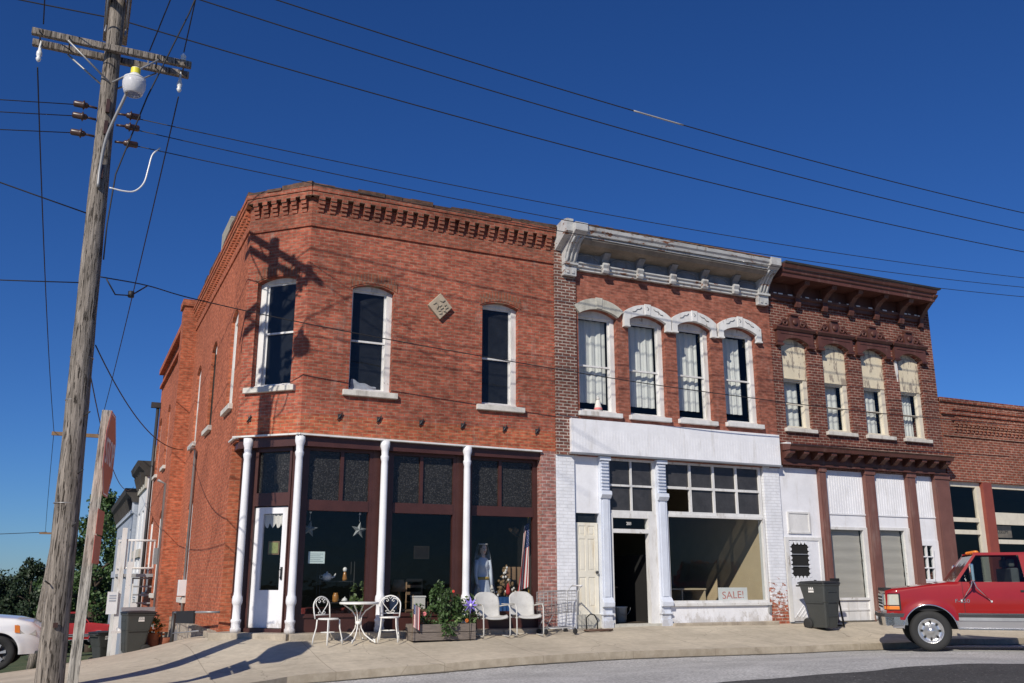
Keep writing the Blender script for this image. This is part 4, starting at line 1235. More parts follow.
# narrow right door with six small panes
mb = MB(); mb.box(21.42, 21.6, -.15, -.05, .6, 2.66, FF); mb.box(20.86, 21.42, -.15, -.05, 2.58, 2.66, FF); mb.box(20.86, 21.42, -.15, -.06, .6, 1.58, FF)
rd = mb.build('narrow_door', M['white_paint'], B3)
mb = MB(); frame_bars(mb, FF, 20.86, 21.42, 1.58, 2.58, -.14, -.05, .06, 2, 3, inner=.03); mb.build('sash', M['white_iron'], rd)
pane(rd, 'pane', 'pane_clear', FF, 20.92, 21.36, 1.64, 2.52, -.10)
mb = MB(); mb.box(X0, 21.6, -.3, .05, .4, .60, FF); mb.build('door_sill', M['tar'], B3)
mb = MB(); mb.box(16.2, 22.0, 24, 24.1, .5, 9.2); mb.box(16.2, 22.0, 18.8, 24, 4.6, 4.75); mb.box(16.2, 22, 18.8, 24, .5, .58); mb.build('inner_wall', M['dark_room'], B3)
mb = MB(); mb.box(16.15, 22.15, 18.8, 30, 9.15, 9.25); mb.build('roof', M['tar'], B3)

# ------------------------------------------------------------------ 4: the low brick building
B4 = thing('low_brick_building', 'single storey red brick building with red posts behind the pickup', 'building', (26, 18.5, .5))
X0, X1 = 22.2, 33.0
mb = MB(); wall(mb, FF, X0, X1, 4.32, 6.68, -.3, 0, [])
mb.box(X0, X1, 0, .04, 5.60, 5.66, FF); mb.box(X0, X1, 0, .07, 6.22, 6.32, FF); mb.box(X0, X1, -.3, .05, 6.58, 6.70, FF)
wl = mb.build('wall', M['brick_red'], B4)
mb = MB()
n = 60
for k in range(n):
    c = 22.72 + k * .17
    for r_, (z, d) in enumerate(((5.72, .03), (5.80, .055), (5.88, .08), (5.96, .10))):
        mb.box(c - .045 + (r_ % 2) * .02, c + .045 + (r_ % 2) * .02, 0, d, z, z + .072, FF)
    mb.box(c - .06, c + .06, 0, .075, 6.36 + .0, 6.43, FF)
    mb.box(c + .02, c + .13, 0, .07, 6.1, 6.17, FF)
mb.box(X0 + .4, X1, 0, .06, 6.045, 6.09, FF)
mb.build('corbel_band', M['brick_red'], wl)
for a, b in ((23.55, 23.92), (26.35, 26.7), (29.2, 29.55), (32.0, 32.4)):
    mb = MB(); mb.box(a, b, -.25, .02, .5, 4.32, FF); mb.build('post', M['red_post'], B4, bevel=.006)
for a, b in ((22.2, 23.55), (23.92, 26.35), (26.7, 29.2), (29.55, 32.0)):
    mb = MB()
    mb.box(a, b, -.2, -.1, 4.18, 4.32, FF); mb.box(a, a + .05, -.2, -.1, .6, 4.18, FF); mb.box(b - .17, b, -.2, -.08, .6, 4.18, FF)
    if a < 23: mb.box(a + .05, b - .17, -.2, -.1, 3.2, 3.32, FF); mb.box(a + .05, b - .17, -.2, -.1, 2.86, 2.98, FF)
    else: mb.box(a + .05, b - .17, -.2, -.1, 3.16, 3.5, FF); mb.box(a + .05, b - .17, -.2, -.1, 2.62, 2.74, FF)
    mb.box(a + .05, b - .17, -.2, -.1, .55, 1.1, FF)
    w = mb.build('shop_window', M['cream_paint'], B4)
    zz = (1.1, 2.86, 2.98, 3.2, 3.32, 4.18) if a < 23 else (1.1, 2.62, 2.74, 3.16, 3.5, 4.18)
    for z0, z1 in zip(zz[::2], zz[1::2]): pane(w, 'pane', 'pane_store', FF, a + .05, b - .17, z0, z1, -.15)
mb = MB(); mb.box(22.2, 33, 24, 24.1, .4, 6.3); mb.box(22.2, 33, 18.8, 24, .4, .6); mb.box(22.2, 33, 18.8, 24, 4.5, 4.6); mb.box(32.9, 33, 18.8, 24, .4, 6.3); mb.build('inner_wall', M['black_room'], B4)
mb = MB(); mb.box(22.2, 33, 18.8, 24.1, 6.2, 6.3); mb.build('roof', M['tar'], B4)
def smooth(pts, k=6):
    pts = [Vector(p) for p in pts]; out = []
    q = [pts[0] * 2 - pts[1]] + pts + [pts[-1] * 2 - pts[-2]]
    for i in range(1, len(q) - 2):
        for j in range(k):
            t = j / k; a, b, c, d = q[i - 1], q[i], q[i + 1], q[i + 2]
            out.append(.5 * ((2 * b) + (c - a) * t + (2 * a - 5 * b + 4 * c - d) * t * t + (3 * b - a - 3 * c + d) * t ** 3))
    return out + [pts[-1]]
# ------------------------------------------------------------------ utility pole with lamp
def wobble_pole(mb, base, top, r0, r1, n=26, seg=18, seed=1):
    rnd = random.Random(seed); base = Vector(base); top = Vector(top)
    pts = []; rs = []
    for i in range(n + 1):
        t = i / n
        p = base.lerp(top, t) + Vector((math.sin(t * 5 + seed) * .015, math.cos(t * 4 + seed) * .015, 0))
        pts.append(p); rs.append((r0 + (r1 - r0) * t) * (1 + .025 * rnd.uniform(-1, 1)))
    mb.tube(pts, rs, seg)
PB, PT = Vector((-.01, 16.0, -.4)), Vector((-.174, 16.0, 11.85))
def pole_at(z): return PB.lerp(PT, (z - PB.z) / (PT.z - PB.z))
UP = thing('utility_pole', 'tall weathered wooden utility pole with double crossarm and bucket street lamp', 'utility pole', (0, 16, 0))
mb = MB(); wobble_pole(mb, PB, PT, .203, .125); mb.build('pole', M['pole_wood'], UP)
c0 = pole_at(10.44)
for s in (-1, 1):
    mb = MB(); y = 16 + s * .185
    tw = random.Random(s)
    mb.box(-1.42, 1.12, y - .045, y + .045, 10.42, 10.54); mb.build('crossarm', M['pole_wood'], UP, bevel=.012)
    for e in (-1, 1):
        mb = MB(); p = pole_at(9.86); mb.tube([(p.x + e * .03, y * .5 + 8 + s * .07, 9.86), (p.x + e * .72, y + s * .06, 10.42)], .016, 6); mb.build('brace', M['grey_metal'], UP)
for x in (-1.3, -.85, .55, 1.0):
    mb = MB(); mb.tube([(x, 15.7, 10.47), (x, 16.3, 10.47)], .013, 6); mb.build('bolt', M['dark_metal'], UP)
INS = [(-1.28, 16.0), (.42, 16.12), (.98, 15.9)]
for x, y in INS[1:]:
    mb = MB(); mb.lathe([(.014, 10.5), (.014, 10.58), (.04, 10.585), (.05, 10.62), (.032, 10.635), (.048, 10.655), (.045, 10.69), (.02, 10.715)], (x, y, 0), 14); mb.build('insulator', M['porcelain'], UP)
for x, y, z in ((-1.28, 16.0, 10.18), (.97, 16.05, 10.18)):
    mb = MB(); mb.lathe([(.01, -.14), (.03, -.12), (.045, -.08), (.03, -.05), (.045, -.02), (.045, .04), (.03, .07), (.01, .26)], (x, y, z), 12); mb.build('insulator', M['porcelain'], UP)
# spool insulators on both sides
for z in (9.38, 9.17, 8.86):
    p = pole_at(z); r = .16
    for e in (-1, 1):
        mb = MB(); x = p.x + e * r; dz = -.03 if e > 0 else .0
        mb.tube([(x, 15.95, z + dz), (x + e * .16, 15.93, z + dz)], .02, 6)
        mb.lathe([(.022, 0), (.05, .03), (.05, .06), (.09, .08), (.055, .10), (.055, .22), (.035, .24)], (x + e * .13, 15.93, z + dz), 12, Matrix.Rotation(e * PI / 2, 3, 'Y'))
        mb.build('spool_insulator', M['insulator_brown'], UP)
mb = MB()
for z in (9.4, 9.0, 8.2): mb.box(pole_at(z).x - .03, pole_at(z).x + .03, 15.8, 15.86, z - .12, z + .12)
mb.build('bracket_plate', M['insulator_brown'], UP)
# lamp bracket and bucket lamp
p = pole_at(8.2)
mb = MB(); mb.tube(smooth([(p.x - .02, 15.80, 7.9), (p.x - .02, 15.79, 8.3), (p.x + .03, 15.66, 8.8), (.10, 15.38, 9.40), (.15, 15.28, 9.62)]), .026, 10)
arm = mb.build('lamp_arm', M['grey_metal'], UP)
lx, ly = .22, 15.3
mb = MB(); mb.lathe([(.0, 9.93), (.07, 9.92), (.075, 9.80), (.10, 9.78), (.13, 9.75), (.175, 9.725), (.175, 9.70), (.10, 9.70)], (lx, ly, 0), 24); lh = mb.build('lamp_head', M['lamp_body'], arm)
mb = MB(); mb.lathe([(.17, 9.70), (.182, 9.64), (.174, 9.55), (.14, 9.45), (.12, 9.43)], (lx, ly, 0), 24, cap=False); mb.build('lamp_refractor', M['lamp_glass'], arm, solid=.01)
mb = MB(); mb.lathe([(.0765, 9.81), (.0765, 9.91)], (lx, ly, 0), 24, cap=False); mb.build('yellow_sticker', M['yellow_sticker'], arm)
for z in (5.05, 4.35, 2.75):
    p = pole_at(z); r = .205 - .085 * (z + .4) / 13 + .004
    mb = MB(); mb.tube([(p.x + r * math.cos(2 * PI * k / 20), p.y + r * math.sin(2 * PI * k / 20), z) for k in range(20)], .007, 5, closed=True); mb.build('strap', M['steel'], UP)
for z, dx in ((4.1, .12), (3.2, .11), (2.4, .1), (1.55, -.12)):
    p = pole_at(z); mb = MB(); mb.tube([(p.x + dx, 15.85, z), (p.x + dx * 1.6, 15.72, z + .05)], .012, 6); mb.build('step_bolt', M['dark_metal'], UP)
mb = MB(); mb.box(-.045, .02, 15.765, 15.79, .93, 1.0); mb.build('pole_tag', M['insulator_brown'], UP)
for s in (-1, 1):
    x = pole_at(11.45).x + s * .165
    mb = MB(); mb.box(x - .045, x + .045, 14.7, 17.3, 11.42, 11.54); mb.build('crossarm', M['pole_wood'], UP, bevel=.012)
    for e in (-1, 1):
        mb = MB(); mb.tube([(x, 16 + e * .12, 10.95), (x, 16 + e * .7, 11.43)], .015, 6); mb.build('brace', M['grey_metal'], UP)
for y in (14.8, 15.35, 17.2):
    mb = MB(); x = pole_at(11.45).x; mb.tube([(x - .2, y, 11.5), (x + .2, y, 11.5)], .012, 6); mb.lathe([(.015, 11.48), (.02, 11.6), (.05, 11.61), (.06, 11.66), (.035, 11.68), (.055, 11.71), (.045, 11.76), (.02, 11.78)], (x, y, 0), 12); mb.build('insulator', M['porcelain'], UP)

# second pole further down the side street
P2 = thing('utility_pole', 'thinner leaning utility pole half hidden behind the big one', 'utility pole', (-.7, 40, -1.5))
mb = MB(); wobble_pole(mb, (-.66, 40, -1.6), (-.05, 40, 8.6), .17, .11, seed=4); mb.build('pole', M['pole_wood'], P2)
mb = MB(); mb.box(-.95, .75, 39.82, 39.92, 7.05, 7.19); mb.build('crossarm', M['saw_wood'], P2)
mb = MB(); mb.box(-.95, -.4, 39.85, 39.93, 3.3, 3.37); mb.build('side_arm', M['saw_wood'], P2)

# ------------------------------------------------------------------ wires
def sagged(a, b, sag, n=24):
    a = Vector(a); b = Vector(b)
    return [a.lerp(b, k / n) - Vector((0, 0, sag * 4 * (k / n) * (1 - k / n))) for k in range(n + 1)]
def wire(pts, r, mat, label, group, name='overhead_wire', cat='wire'):
    mb = MB(); mb.tube(pts, r, 5); o = mb.build(name, M[mat], recalc=True)
    tag(o, label, cat, group); return o
G1 = 'overhead wires along the street'; G2 = 'pole to house wires'
def fitted(pts, Y, x0, x1, n=48):
    """a hanging wire through three measured (x, z) points"""
    (xa, za), (xb, zb), (xc, zc) = [(x * Y / 16, 1.6 + (z - 1.6) * Y / 16) for x, z in pts]
    out = []
    for k in range(n + 1):
        x = x0 + (x1 - x0) * k / n
        z = za * (x - xb) * (x - xc) / ((xa - xb) * (xa - xc)) + zb * (x - xa) * (x - xc) / ((xb - xa) * (xb - xc)) + zc * (x - xa) * (x - xb) / ((xc - xa) * (xc - xb))
        out.append(Vector((x, Y, z)))
    return out
wa = fitted([(-.28, 11.18), (10.66, 10.55), (23.2, 10.44)], 17.2, pole_at(11.8).x, 46)
wire(sagged((-30, 17.2, 12.6), wa[0], .5)[:-1] + wa, .013, 'wire_black', 'lowest of the three heavy black wires, crossing just above the crossarm', G1)
wire(fitted([(1.17, 11.95), (10.53, 11.32), (23.36, 11.1)], 15.35, pole_at(11.8).x, 46), .012, 'wire_black', 'middle one of the three heavy black wires across the sky', G1)
wcc = fitted([(2.55, 12.35), (10.55, 11.85), (23.47, 11.64)], 14.8, pole_at(11.8).x, 46)
wire(wcc, .012, 'wire_black', 'topmost heavy black wire across the sky with a pale splice', G1)
mb = MB(); mb.tube([p for p in fitted([(2.55, 12.35), (10.55, 11.85), (23.47, 11.64)], 14.8, 9.75, 11.0, 8)], .017, 6); tag(mb.build('wire_splice', M['wire_grey']), 'pale splice sleeve on the topmost heavy black wire', 'splice')
for pts, lab in (([(.22, 9.36), (10.45, 9.22), (23.07, 9.66)], 'uppermost of the three thin wires from the spool insulators to the right'), ([(.35, 9.14), (10.44, 8.91), (23.0, 9.38)], 'middle one of the three thin wires from the spool insulators to the right'), ([(.46, 8.84), (12.0, 8.66), (22.95, 9.1)], 'lowest thin wire from the spool insulators, passing before the cornices')):
    wire(fitted(pts, 15.95, .3, 46), .0085, 'wire_black', lab, G1)
for z, lab, e in ((9.38, 'uppermost thin wire leaving the pole to the left', 9.3), (9.17, 'middle thin wire leaving the pole to the left', 8.9), (8.86, 'lowest thin wire leaving the pole to the left', 8.55)):
    wire(sagged((pole_at(z).x - .4, 15.93, z), (-32, 15.93, e + 2.5), 1.9, 24), .0085, 'wire_black', lab, G1)
wire(sagged((pole_at(7.6).x - .12, 15.95, 7.47), (-20, 16, 13), .25), .012, 'wire_black', 'black cable meeting the pole from the left below the lamp', G2)
wire(sagged((pole_at(6.3).x - .12, 15.95, 6.28), (-20, 16, 5.6), .35), .010, 'wire_black', 'thin cable meeting the pole from the left at mid height', G2)
wire(smooth([(pole_at(6.4).x + .15, 15.9, 6.40), (.8, 16.8, 6.62), (1.61, 17.6, 6.72), (3.2, 17.6, 6.54), (5.31, 17.6, 6.36), (7.5, 17.6, 6.21), (9.33, 17.6, 6.1), (11.5, 17.6, 5.99), (14.05, 17.6, 5.91), (18, 17.7, 5.86), (24, 17.75, 5.9)]), .011, 'wire_black', 'service cable strung from the pole across the upper windows', G2)
mb = MB(); mb.lathe([(.02, -.06), (.05, -.05), (.05, .05), (.02, .06)], (.55, 16.3, 6.28), 10); mb.tube([(.14, 15.9, 6.38), (.3, 16.0, 6.16), (.55, 16.3, 6.26), (.8, 16.6, 6.55)], .012, 6)
tag(mb.build('drip_loop', M['wire_black']), 'black drip loop hanging at the start of the service cable', 'wire')
wire(sagged((pole_at(5.2).x + .18, 16.1, 5.3), (2.55, 26.0, 4.98), .45), .011, 'wire_black', 'black service drop sagging from the pole to the side wall conduit', G2)
wire(sagged((-1.28, 16.02, 9.95), (-.88, 39.85, 7.2), .3), .012, 'wire_black', 'wire from the left crossarm end to the pole behind', G2)
wire(sagged((.97, 16.05, 9.95), (.68, 39.85, 7.2), .35), .012, 'wire_black', 'wire from the right crossarm end to the pole behind', G2)
wire(sagged((.42, 16.12, 10.76), (1.6, 9, 13.2), .15, 12), .011, 'wire_black', 'wire rising towards the street from the middle insulator', G2)
wire(sagged((.98, 15.9, 10.76), (1.25, 8, 14.2), .1, 12), .011, 'wire_black', 'wire rising towards the street from the right hand insulator', G2)
wire(sagged((-1.28, 16.0, 10.76), (-1.2, 8, 14.2), .1, 12), .011, 'wire_black', 'wire rising towards the street from the left hand insulator', G2)
wire([(1.35, 14.3, 12.4), (.95, 15.0, 11.0), (.45, 15.6, 9.6), (.1, 15.85, 8.2), (pole_at(7.3).x + .17, 15.9, 7.3), (pole_at(6.7).x + .17, 15.9, 6.7)], .013, 'wire_black', 'black ground cable slanting down behind the lamp to the pole', G2)
pts = [(pole_at(8.1).x + .15, 15.86, 7.95), (.25, 15.86, 7.93), (.42, 15.88, 7.97), (.55, 15.9, 8.15), (.60, 15.92, 8.45), (.64, 15.93, 8.7), (.75, 15.93, 8.86)]
wire(smooth(pts), .014, 'porcelain', 'white twisted jumper cable looping off the pole below the lamp', G2, 'jumper_cable', 'cable')
wire(sagged((-.88, 39.85, 7.2), (-1.3, 70, 4.6), .5), .012, 'wire_black', 'faint wire running on beyond the farther pole', G2)
wire(sagged((-.7, 39.9, 3.38), (-20, 40, 3.2), .3), .012, 'wire_black', 'faint low wire leaving the farther pole to the left', G2)
wire(sagged((pole_at(5).x + .1, 16.1, 5.0), (2.2, 40, 5.2), .8), .010, 'wire_black', 'sagging wire from the pole to the far gabled shop', G2)

# ------------------------------------------------------------------ stop sign, seen almost edge on
SY = 14.6
SB = Vector((.275, SY, gz(.27, SY) - .1)); ST = Vector((.345, SY, 4.2))
SG = thing('stop_sign', 'red stop sign seen nearly edge on with two small red plates on a timber post', 'street sign', (.27, SY, gz(.27, SY)))
mb = MB()
ax = (ST - SB)
def post_box(mb, z0, z1, hx, hy):
    a = SB + ax * ((z0 - SB.z) / ax.z); b = SB + ax * ((z1 - SB.z) / ax.z)
    mb.hexa([a + Vector((sx * hx, sy * hy, 0)) for sx, sy in ((-1, -1), (1, -1), (1, 1), (-1, 1))], [b + Vector((sx * hx, sy * hy, 0)) for sx, sy in ((-1, -1), (1, -1), (1, 1), (-1, 1))])
post_box(mb, SB.z, 4.0, .07, .055)
mb.build('post', M['post_wood'], SG, bevel=.006)
# the plates face down the street: turned so that only a sliver of the face shows
sn = Vector((math.cos(R(-8.5)), math.sin(R(-8.5)), 0))   # faces east and a little to the street
su = Vector((-sn.y, sn.x, 0))
def sign_plate(mb, c, pts, d0, d1):
    mb.hexa([c + su * u + Vector((0, 0, z)) + sn * d0 for u, z in pts], [c + su * u + Vector((0, 0, z)) + sn * d1 for u, z in pts])
FS = None
c = Vector((.345 + .085, SY, 3.36)); r = .60
octo = [(r / math.cos(PI / 8) * math.cos(PI / 8 + k * PI / 4), r / math.cos(PI / 8) * math.sin(PI / 8 + k * PI / 4)) for k in range(8)]
mb = MB(); sign_plate(mb, c, octo, 0, .006); pl = mb.build('plate', M['sign_red'], SG)
mb = MB()
for k in range(8):
    a, b = octo[k], octo[(k + 1) % 8]
    sign_plate(mb, c, [(a[0] * .965, a[1] * .965), (b[0] * .965, b[1] * .965), (b[0] * .935, b[1] * .935), (a[0] * .935, a[1] * .935)], .006, .008)
mb.build('border', M['sign_white'], pl)
class SFr:
    def __call__(s, u, d, z): return c + su * u + sn * (d) + Vector((0, 0, z - c.z))
text_mesh('lettering', 'STOP', M['sign_white'], .52, SFr(), 0, .008, c.z, pl, squash=.78)
for z, h, w in ((2.40, .17, .36), (2.02, .19, .36)):
    cc = Vector((.345 + .075 - (3.3 - z) * .016, SY, z)); mb = MB(); sign_plate(mb, cc, [(-w, -h), (w, -h), (w, h), (-w, h)], 0, .006); mb.build('small_plate', M['sign_red'], SG)

# ------------------------------------------------------------------ bistro set
def bistro_chair():
    t = thing('bistro_chair', 'white wrought iron bistro chair left of the round table, seen from its side', 'chair')
    mb = MB(); mb.lathe([(.0, .445), (.185, .445), (.195, .455), (.195, .47), (.18, .475), (.0, .475)], (0, 0, 0), 28); mb.build('seat', M['bistro_white'], t, local=True)
    for x, y, fx, fy in ((-.14, -.15, -.19, -.20), (.14, -.15, .19, -.20), (-.15, .14, -.19, .20), (.15, .14, .19, .20)):
        mb = MB(); mb.tube([(x, y, .45), (x * 1.05, y * 1.05, .3), (fx * .95, fy * .95, .12), (fx, fy, 0)], .0125, 8); mb.build('leg', M['bistro_white'], t, local=True)
    mb = MB()
    mb.tube([(.13 * math.cos(2 * PI * k / 20), .13 * math.sin(2 * PI * k / 20), .22) for k in range(20)], .007, 6, closed=True)
    mb.build('stretcher_ring', M['bistro_white'], t, local=True)
    mb = MB()
    hoop = [(-.185, .16, .46), (-.195, .185, .58)] + [(-.2 * math.cos(PI * k / 14), .2 + .02 * math.sin(PI * k / 14), .68 + .18 * math.sin(PI * k / 14)) for k in range(15)] + [(.195, .185, .58), (.185, .16, .46)]
    mb.tube(hoop, .0125, 8)
    mb.tube([(-.195, .182, .53), (.195, .182, .53)], .009, 6)
    bk = mb.build('back_frame', M['bistro_white'], t, local=True)
    mb = MB()
    for s in (-1, 1):
        mb.tube([(0, .19, .545), (s * .06, .192, .62), (s * .13, .197, .70), (s * .15, .2, .755), (s * .12, .203, .80), (s * .06, .203, .805), (s * .03, .203, .775), (s * .055, .203, .75), (s * .08, .203, .765)], .008, 6)
        mb.tube([(0, .2, .80), (s * .035, .2, .84), (s * .07, .2, .83), (s * .075, .2, .80)], .006, 6)
        mb.tube([(s * .01, .19, .55), (s * .07, .19, .545), (s * .09, .19, .575), (s * .06, .19, .59), (s * .045, .19, .575)], .006, 6)
    mb.build('heart_scroll', M['bistro_white'], bk, local=True)
    return t
bc = bistro_chair()
bc.location = (4.60, 17.88, sz(4.6, 17.88) + .014); bc.rotation_euler = (0, 0, R(28)); bc['group'] = 'white bistro chairs'
b2 = copy_tree(bc); b2.location = (5.78, 17.86, sz(5.78, 17.86) + .014); b2.rotation_euler = (0, 0, R(-22))
b2['label'] = 'white wrought iron bistro chair right of the round table, before an iron column'
bt = thing('bistro_table', 'round white wrought iron bistro table with curled legs', 'table', (5.2, 17.95, sz(5.2, 17.95) + .014))
mb = MB(); mb.lathe([(0, .70), (.36, .70), (.375, .71), (.375, .735), (.36, .742), (0, .742)], (0, 0, 0), 36); mb.build('tabletop', M['bistro_white'], bt, local=True)
for k in range(4):
    a = PI / 4 + k * PI / 2 + .2; cs, sn_ = math.cos(a), math.sin(a)
    mb = MB(); mb.tube([(cs * q, sn_ * q, z) for q, z in ((.31, .70), (.25, .66), (.13, .58), (.06, .48), (.045, .36), (.06, .26), (.13, .15), (.25, .06), (.32, .025), (.345, .0), (.33, .06), (.30, .065))], .0125, 8)
    mb.build('leg', M['bistro_white'], bt, local=True)
mb = MB(); mb.lathe([(.058, .33), (.062, .36), (.058, .39)], (0, 0, 0), 16); mb.build('collar', M['bistro_white'], bt, local=True)

# ------------------------------------------------------------------ metal lawn chairs
def lawn_chair():
    t = thing('lawn_chair', 'old white metal lawn chair beside the flower box', 'chair')
    mb = MB()
    def shell(a, b):
        # a across, b along: seat front edge, seat, up the back
        x = (a - .5) * 2
        if b < .42:
            q = b / .42; y = -.27 + .46 * q; z = .40 - .03 * q + .045 * abs(x) ** 3 - .02 * math.sin(PI * q) ; w = .265 - .02 * q
            if q < .12: z -= (.12 - q) * .5
        else:
            q = (b - .42) / .58; y = .19 + .03 * math.sin(PI * min(1, q * 2)) + .17 * q; z = .37 + .50 * q; w = .245 + .03 * math.sin(PI * q) - .10 * max(0, q - .78) * 4.5 * abs(x) * 0
            w = .25 + .022 * math.sin(PI * q); y -= .05 * (1 - x * x) * 0; y += -.045 * abs(x) ** 2
            if q > .8: z -= (abs(x) ** 4) * (q - .8) * .5
        return Vector((x * w, y, z))
    mb.grid(shell, 16, 30)
    mb.build('seat_shell', M['lawn_white'], t, local=True, solid=.012)
    for s in (-1, 1):
        mb = MB()
        mb.tube([(s * .27, .26, .02), (s * .28, -.05, .015), (s * .285, -.26, .016), (s * .285, -.315, .05), (s * .285, -.315, .12), (s * .288, -.305, .38), (s * .29, -.295, .56), (s * .29, -.25, .615), (s * .29, -.18, .625), (s * .285, .16, .60), (s * .272, .235, .585)], .0145, 8)
        mb.build('tube_frame', M['lawn_white'], t, local=True)
        mb = MB(); mb.box(s * .29 - .022, s * .29 + .022, -.25, .12, .632, .646); mb.build('armrest', M['lawn_white'], t, local=True, bevel=.006)
    mb = MB(); mb.tube([(-.27, .26, .02), (.27, .26, .02)], .0145, 8); mb.build('cross_tube', M['lawn_white'], t, local=True)
    for y in (-.2, .15):
        mb = MB(); mb.tube([(-.28, y, .36), (.28, y, .36)], .012, 8); mb.build('seat_support', M['lawn_white'], t, local=True)
    return t
lc = lawn_chair(); lc.location = (7.99, 18.0, sz(7.99, 18.0) + .014); lc.rotation_euler = (0, 0, R(-2)); lc['group'] = 'metal lawn chairs in front of the shop window'
l2 = copy_tree(lc); l2.location = (8.76, 18.0, sz(8.76, 18.0) + .014); l2.rotation_euler = (0, 0, R(-7)); l2['label'] = 'old white metal lawn chair beside the shopping cart'

# ------------------------------------------------------------------ shopping cart
sc_ = thing('shopping_cart', 'rusty wire shopping cart parked against the brick pier', 'shopping cart', (9.5, 18.02, sz(9.5, 18.0) + .014), R(0))
mb = MB()
def wbar(a, b, r=.004): mb.tube([a, b], r, 5)
# basket: front (left, -x) lower and narrower
def bk_(x, side, t):
    f = (x + .45) / .85; w = .17 + .06 * f; zb = .42 + .04 * f; zt = .88 + .04 * f
    return Vector((x, side * (w + .02 * t), zb + (zt - zb) * t))
for side in (-1, 1):
    for k in range(8): mb.tube([bk_(-.45 + .85 * q / 6, side, k / 7) for q in range(7)], .004 if k < 7 else .007, 5)
    for k in range(9): wbar(bk_(-.45 + .85 * k / 8, side, 0), bk_(-.45 + .85 * k / 8, side, 1), .0045)
for k in range(8): wbar(bk_(-.45, -1, k / 7), bk_(-.45, 1, k / 7))
for k in range(9): wbar(bk_(-.45 + .85 * k / 8, -1, 0), bk_(-.45 + .85 * k / 8, 1, 0))
for k in range(4): wbar(bk_(-.45, -1 + 2 * (k + .5) / 4, 0), bk_(-.45, -1 + 2 * (k + .5) / 4, 1)); 
mb.build('basket', M['grey_metal'], sc_, local=True)
mb = MB()
for k in range(7): wbar((.42 + .02 * k / 6, -.22 + .44 * k / 6, .46), (.47, -.22 + .44 * k / 6, .92))
for k in range(5): wbar((.42 + .012 * k, -.23, .5 + .1 * k), (.42 + .012 * k, .23, .5 + .1 * k))
mb.build('child_gate', M['grey_metal'], sc_, local=True)
mb = MB()
for side in (-1, 1):
    mb.tube([(-.42, side * .17, .12), (.38, side * .23, .14), (.42, side * .24, .3), (.46, side * .235, .9), (.56, side * .235, 1.0), (.6, side * .23, 1.02)], .012, 8)
    mb.tube([(-.40, side * .17, .12), (-.2, side * .19, .42)], .009, 8)
wbar((-.42, -.17, .12), (-.42, .17, .12), .01); wbar((.38, -.23, .14), (.38, .23, .14), .01)
for k in range(5): wbar((-.4, -.14 + .07 * k, .13), (.36, -.18 + .09 * k, .15))
mb.build('chassis', M['grey_metal'], sc_, local=True)
mb = MB(); mb.tube([(.6, -.24, 1.02), (.6, .24, 1.02)], .016, 10); mb.build('handle', M['lamp_body'], sc_, local=True)
for x, y in ((-.4, -.17), (-.4, .17), (.38, -.23), (.38, .23)):
    mb = MB(); mb.lathe([(.03, -.014), (.06, -.014), (.062, 0), (.06, .014), (.03, .014)], (x, y, .062), 16, Matrix.Rotation(PI / 2, 3, 'X')); mb.box(x - .012, x + .012, y - .022, y + .022, .1, .13)
    mb.build('wheel', M['rubber'], sc_, local=True)

sc_.scale = (.85, .92, .96)

# ------------------------------------------------------------------ plants
def foliage(mb, c, rx, ry, rz, n, size, rnd, clumps=14, up=.4):
    cl = []
    for k in range(clumps):
        a = rnd.uniform(0, 2 * PI); q = rnd.uniform(.1, .85) ** .6; z = rnd.uniform(-.7, .8)
        s = math.sqrt(max(.05, 1 - z * z))
        cl.append((Vector((math.cos(a) * q * s * rx, math.sin(a) * q * s * ry, z * rz)), rnd.uniform(.25, .48)))
    for k in range(n):
        p, s = rnd.choice(cl)
        d = Vector((rnd.gauss(0, 1), rnd.gauss(0, 1), rnd.gauss(0, 1))).normalized() * (rnd.random() ** .5)
        mb.leaf(Vector(c) + p + Vector((d.x * rx * s, d.y * ry * s, d.z * rz * s)), size * rnd.uniform(.6, 1.3), rnd.uniform(.3, .6), up, rnd)

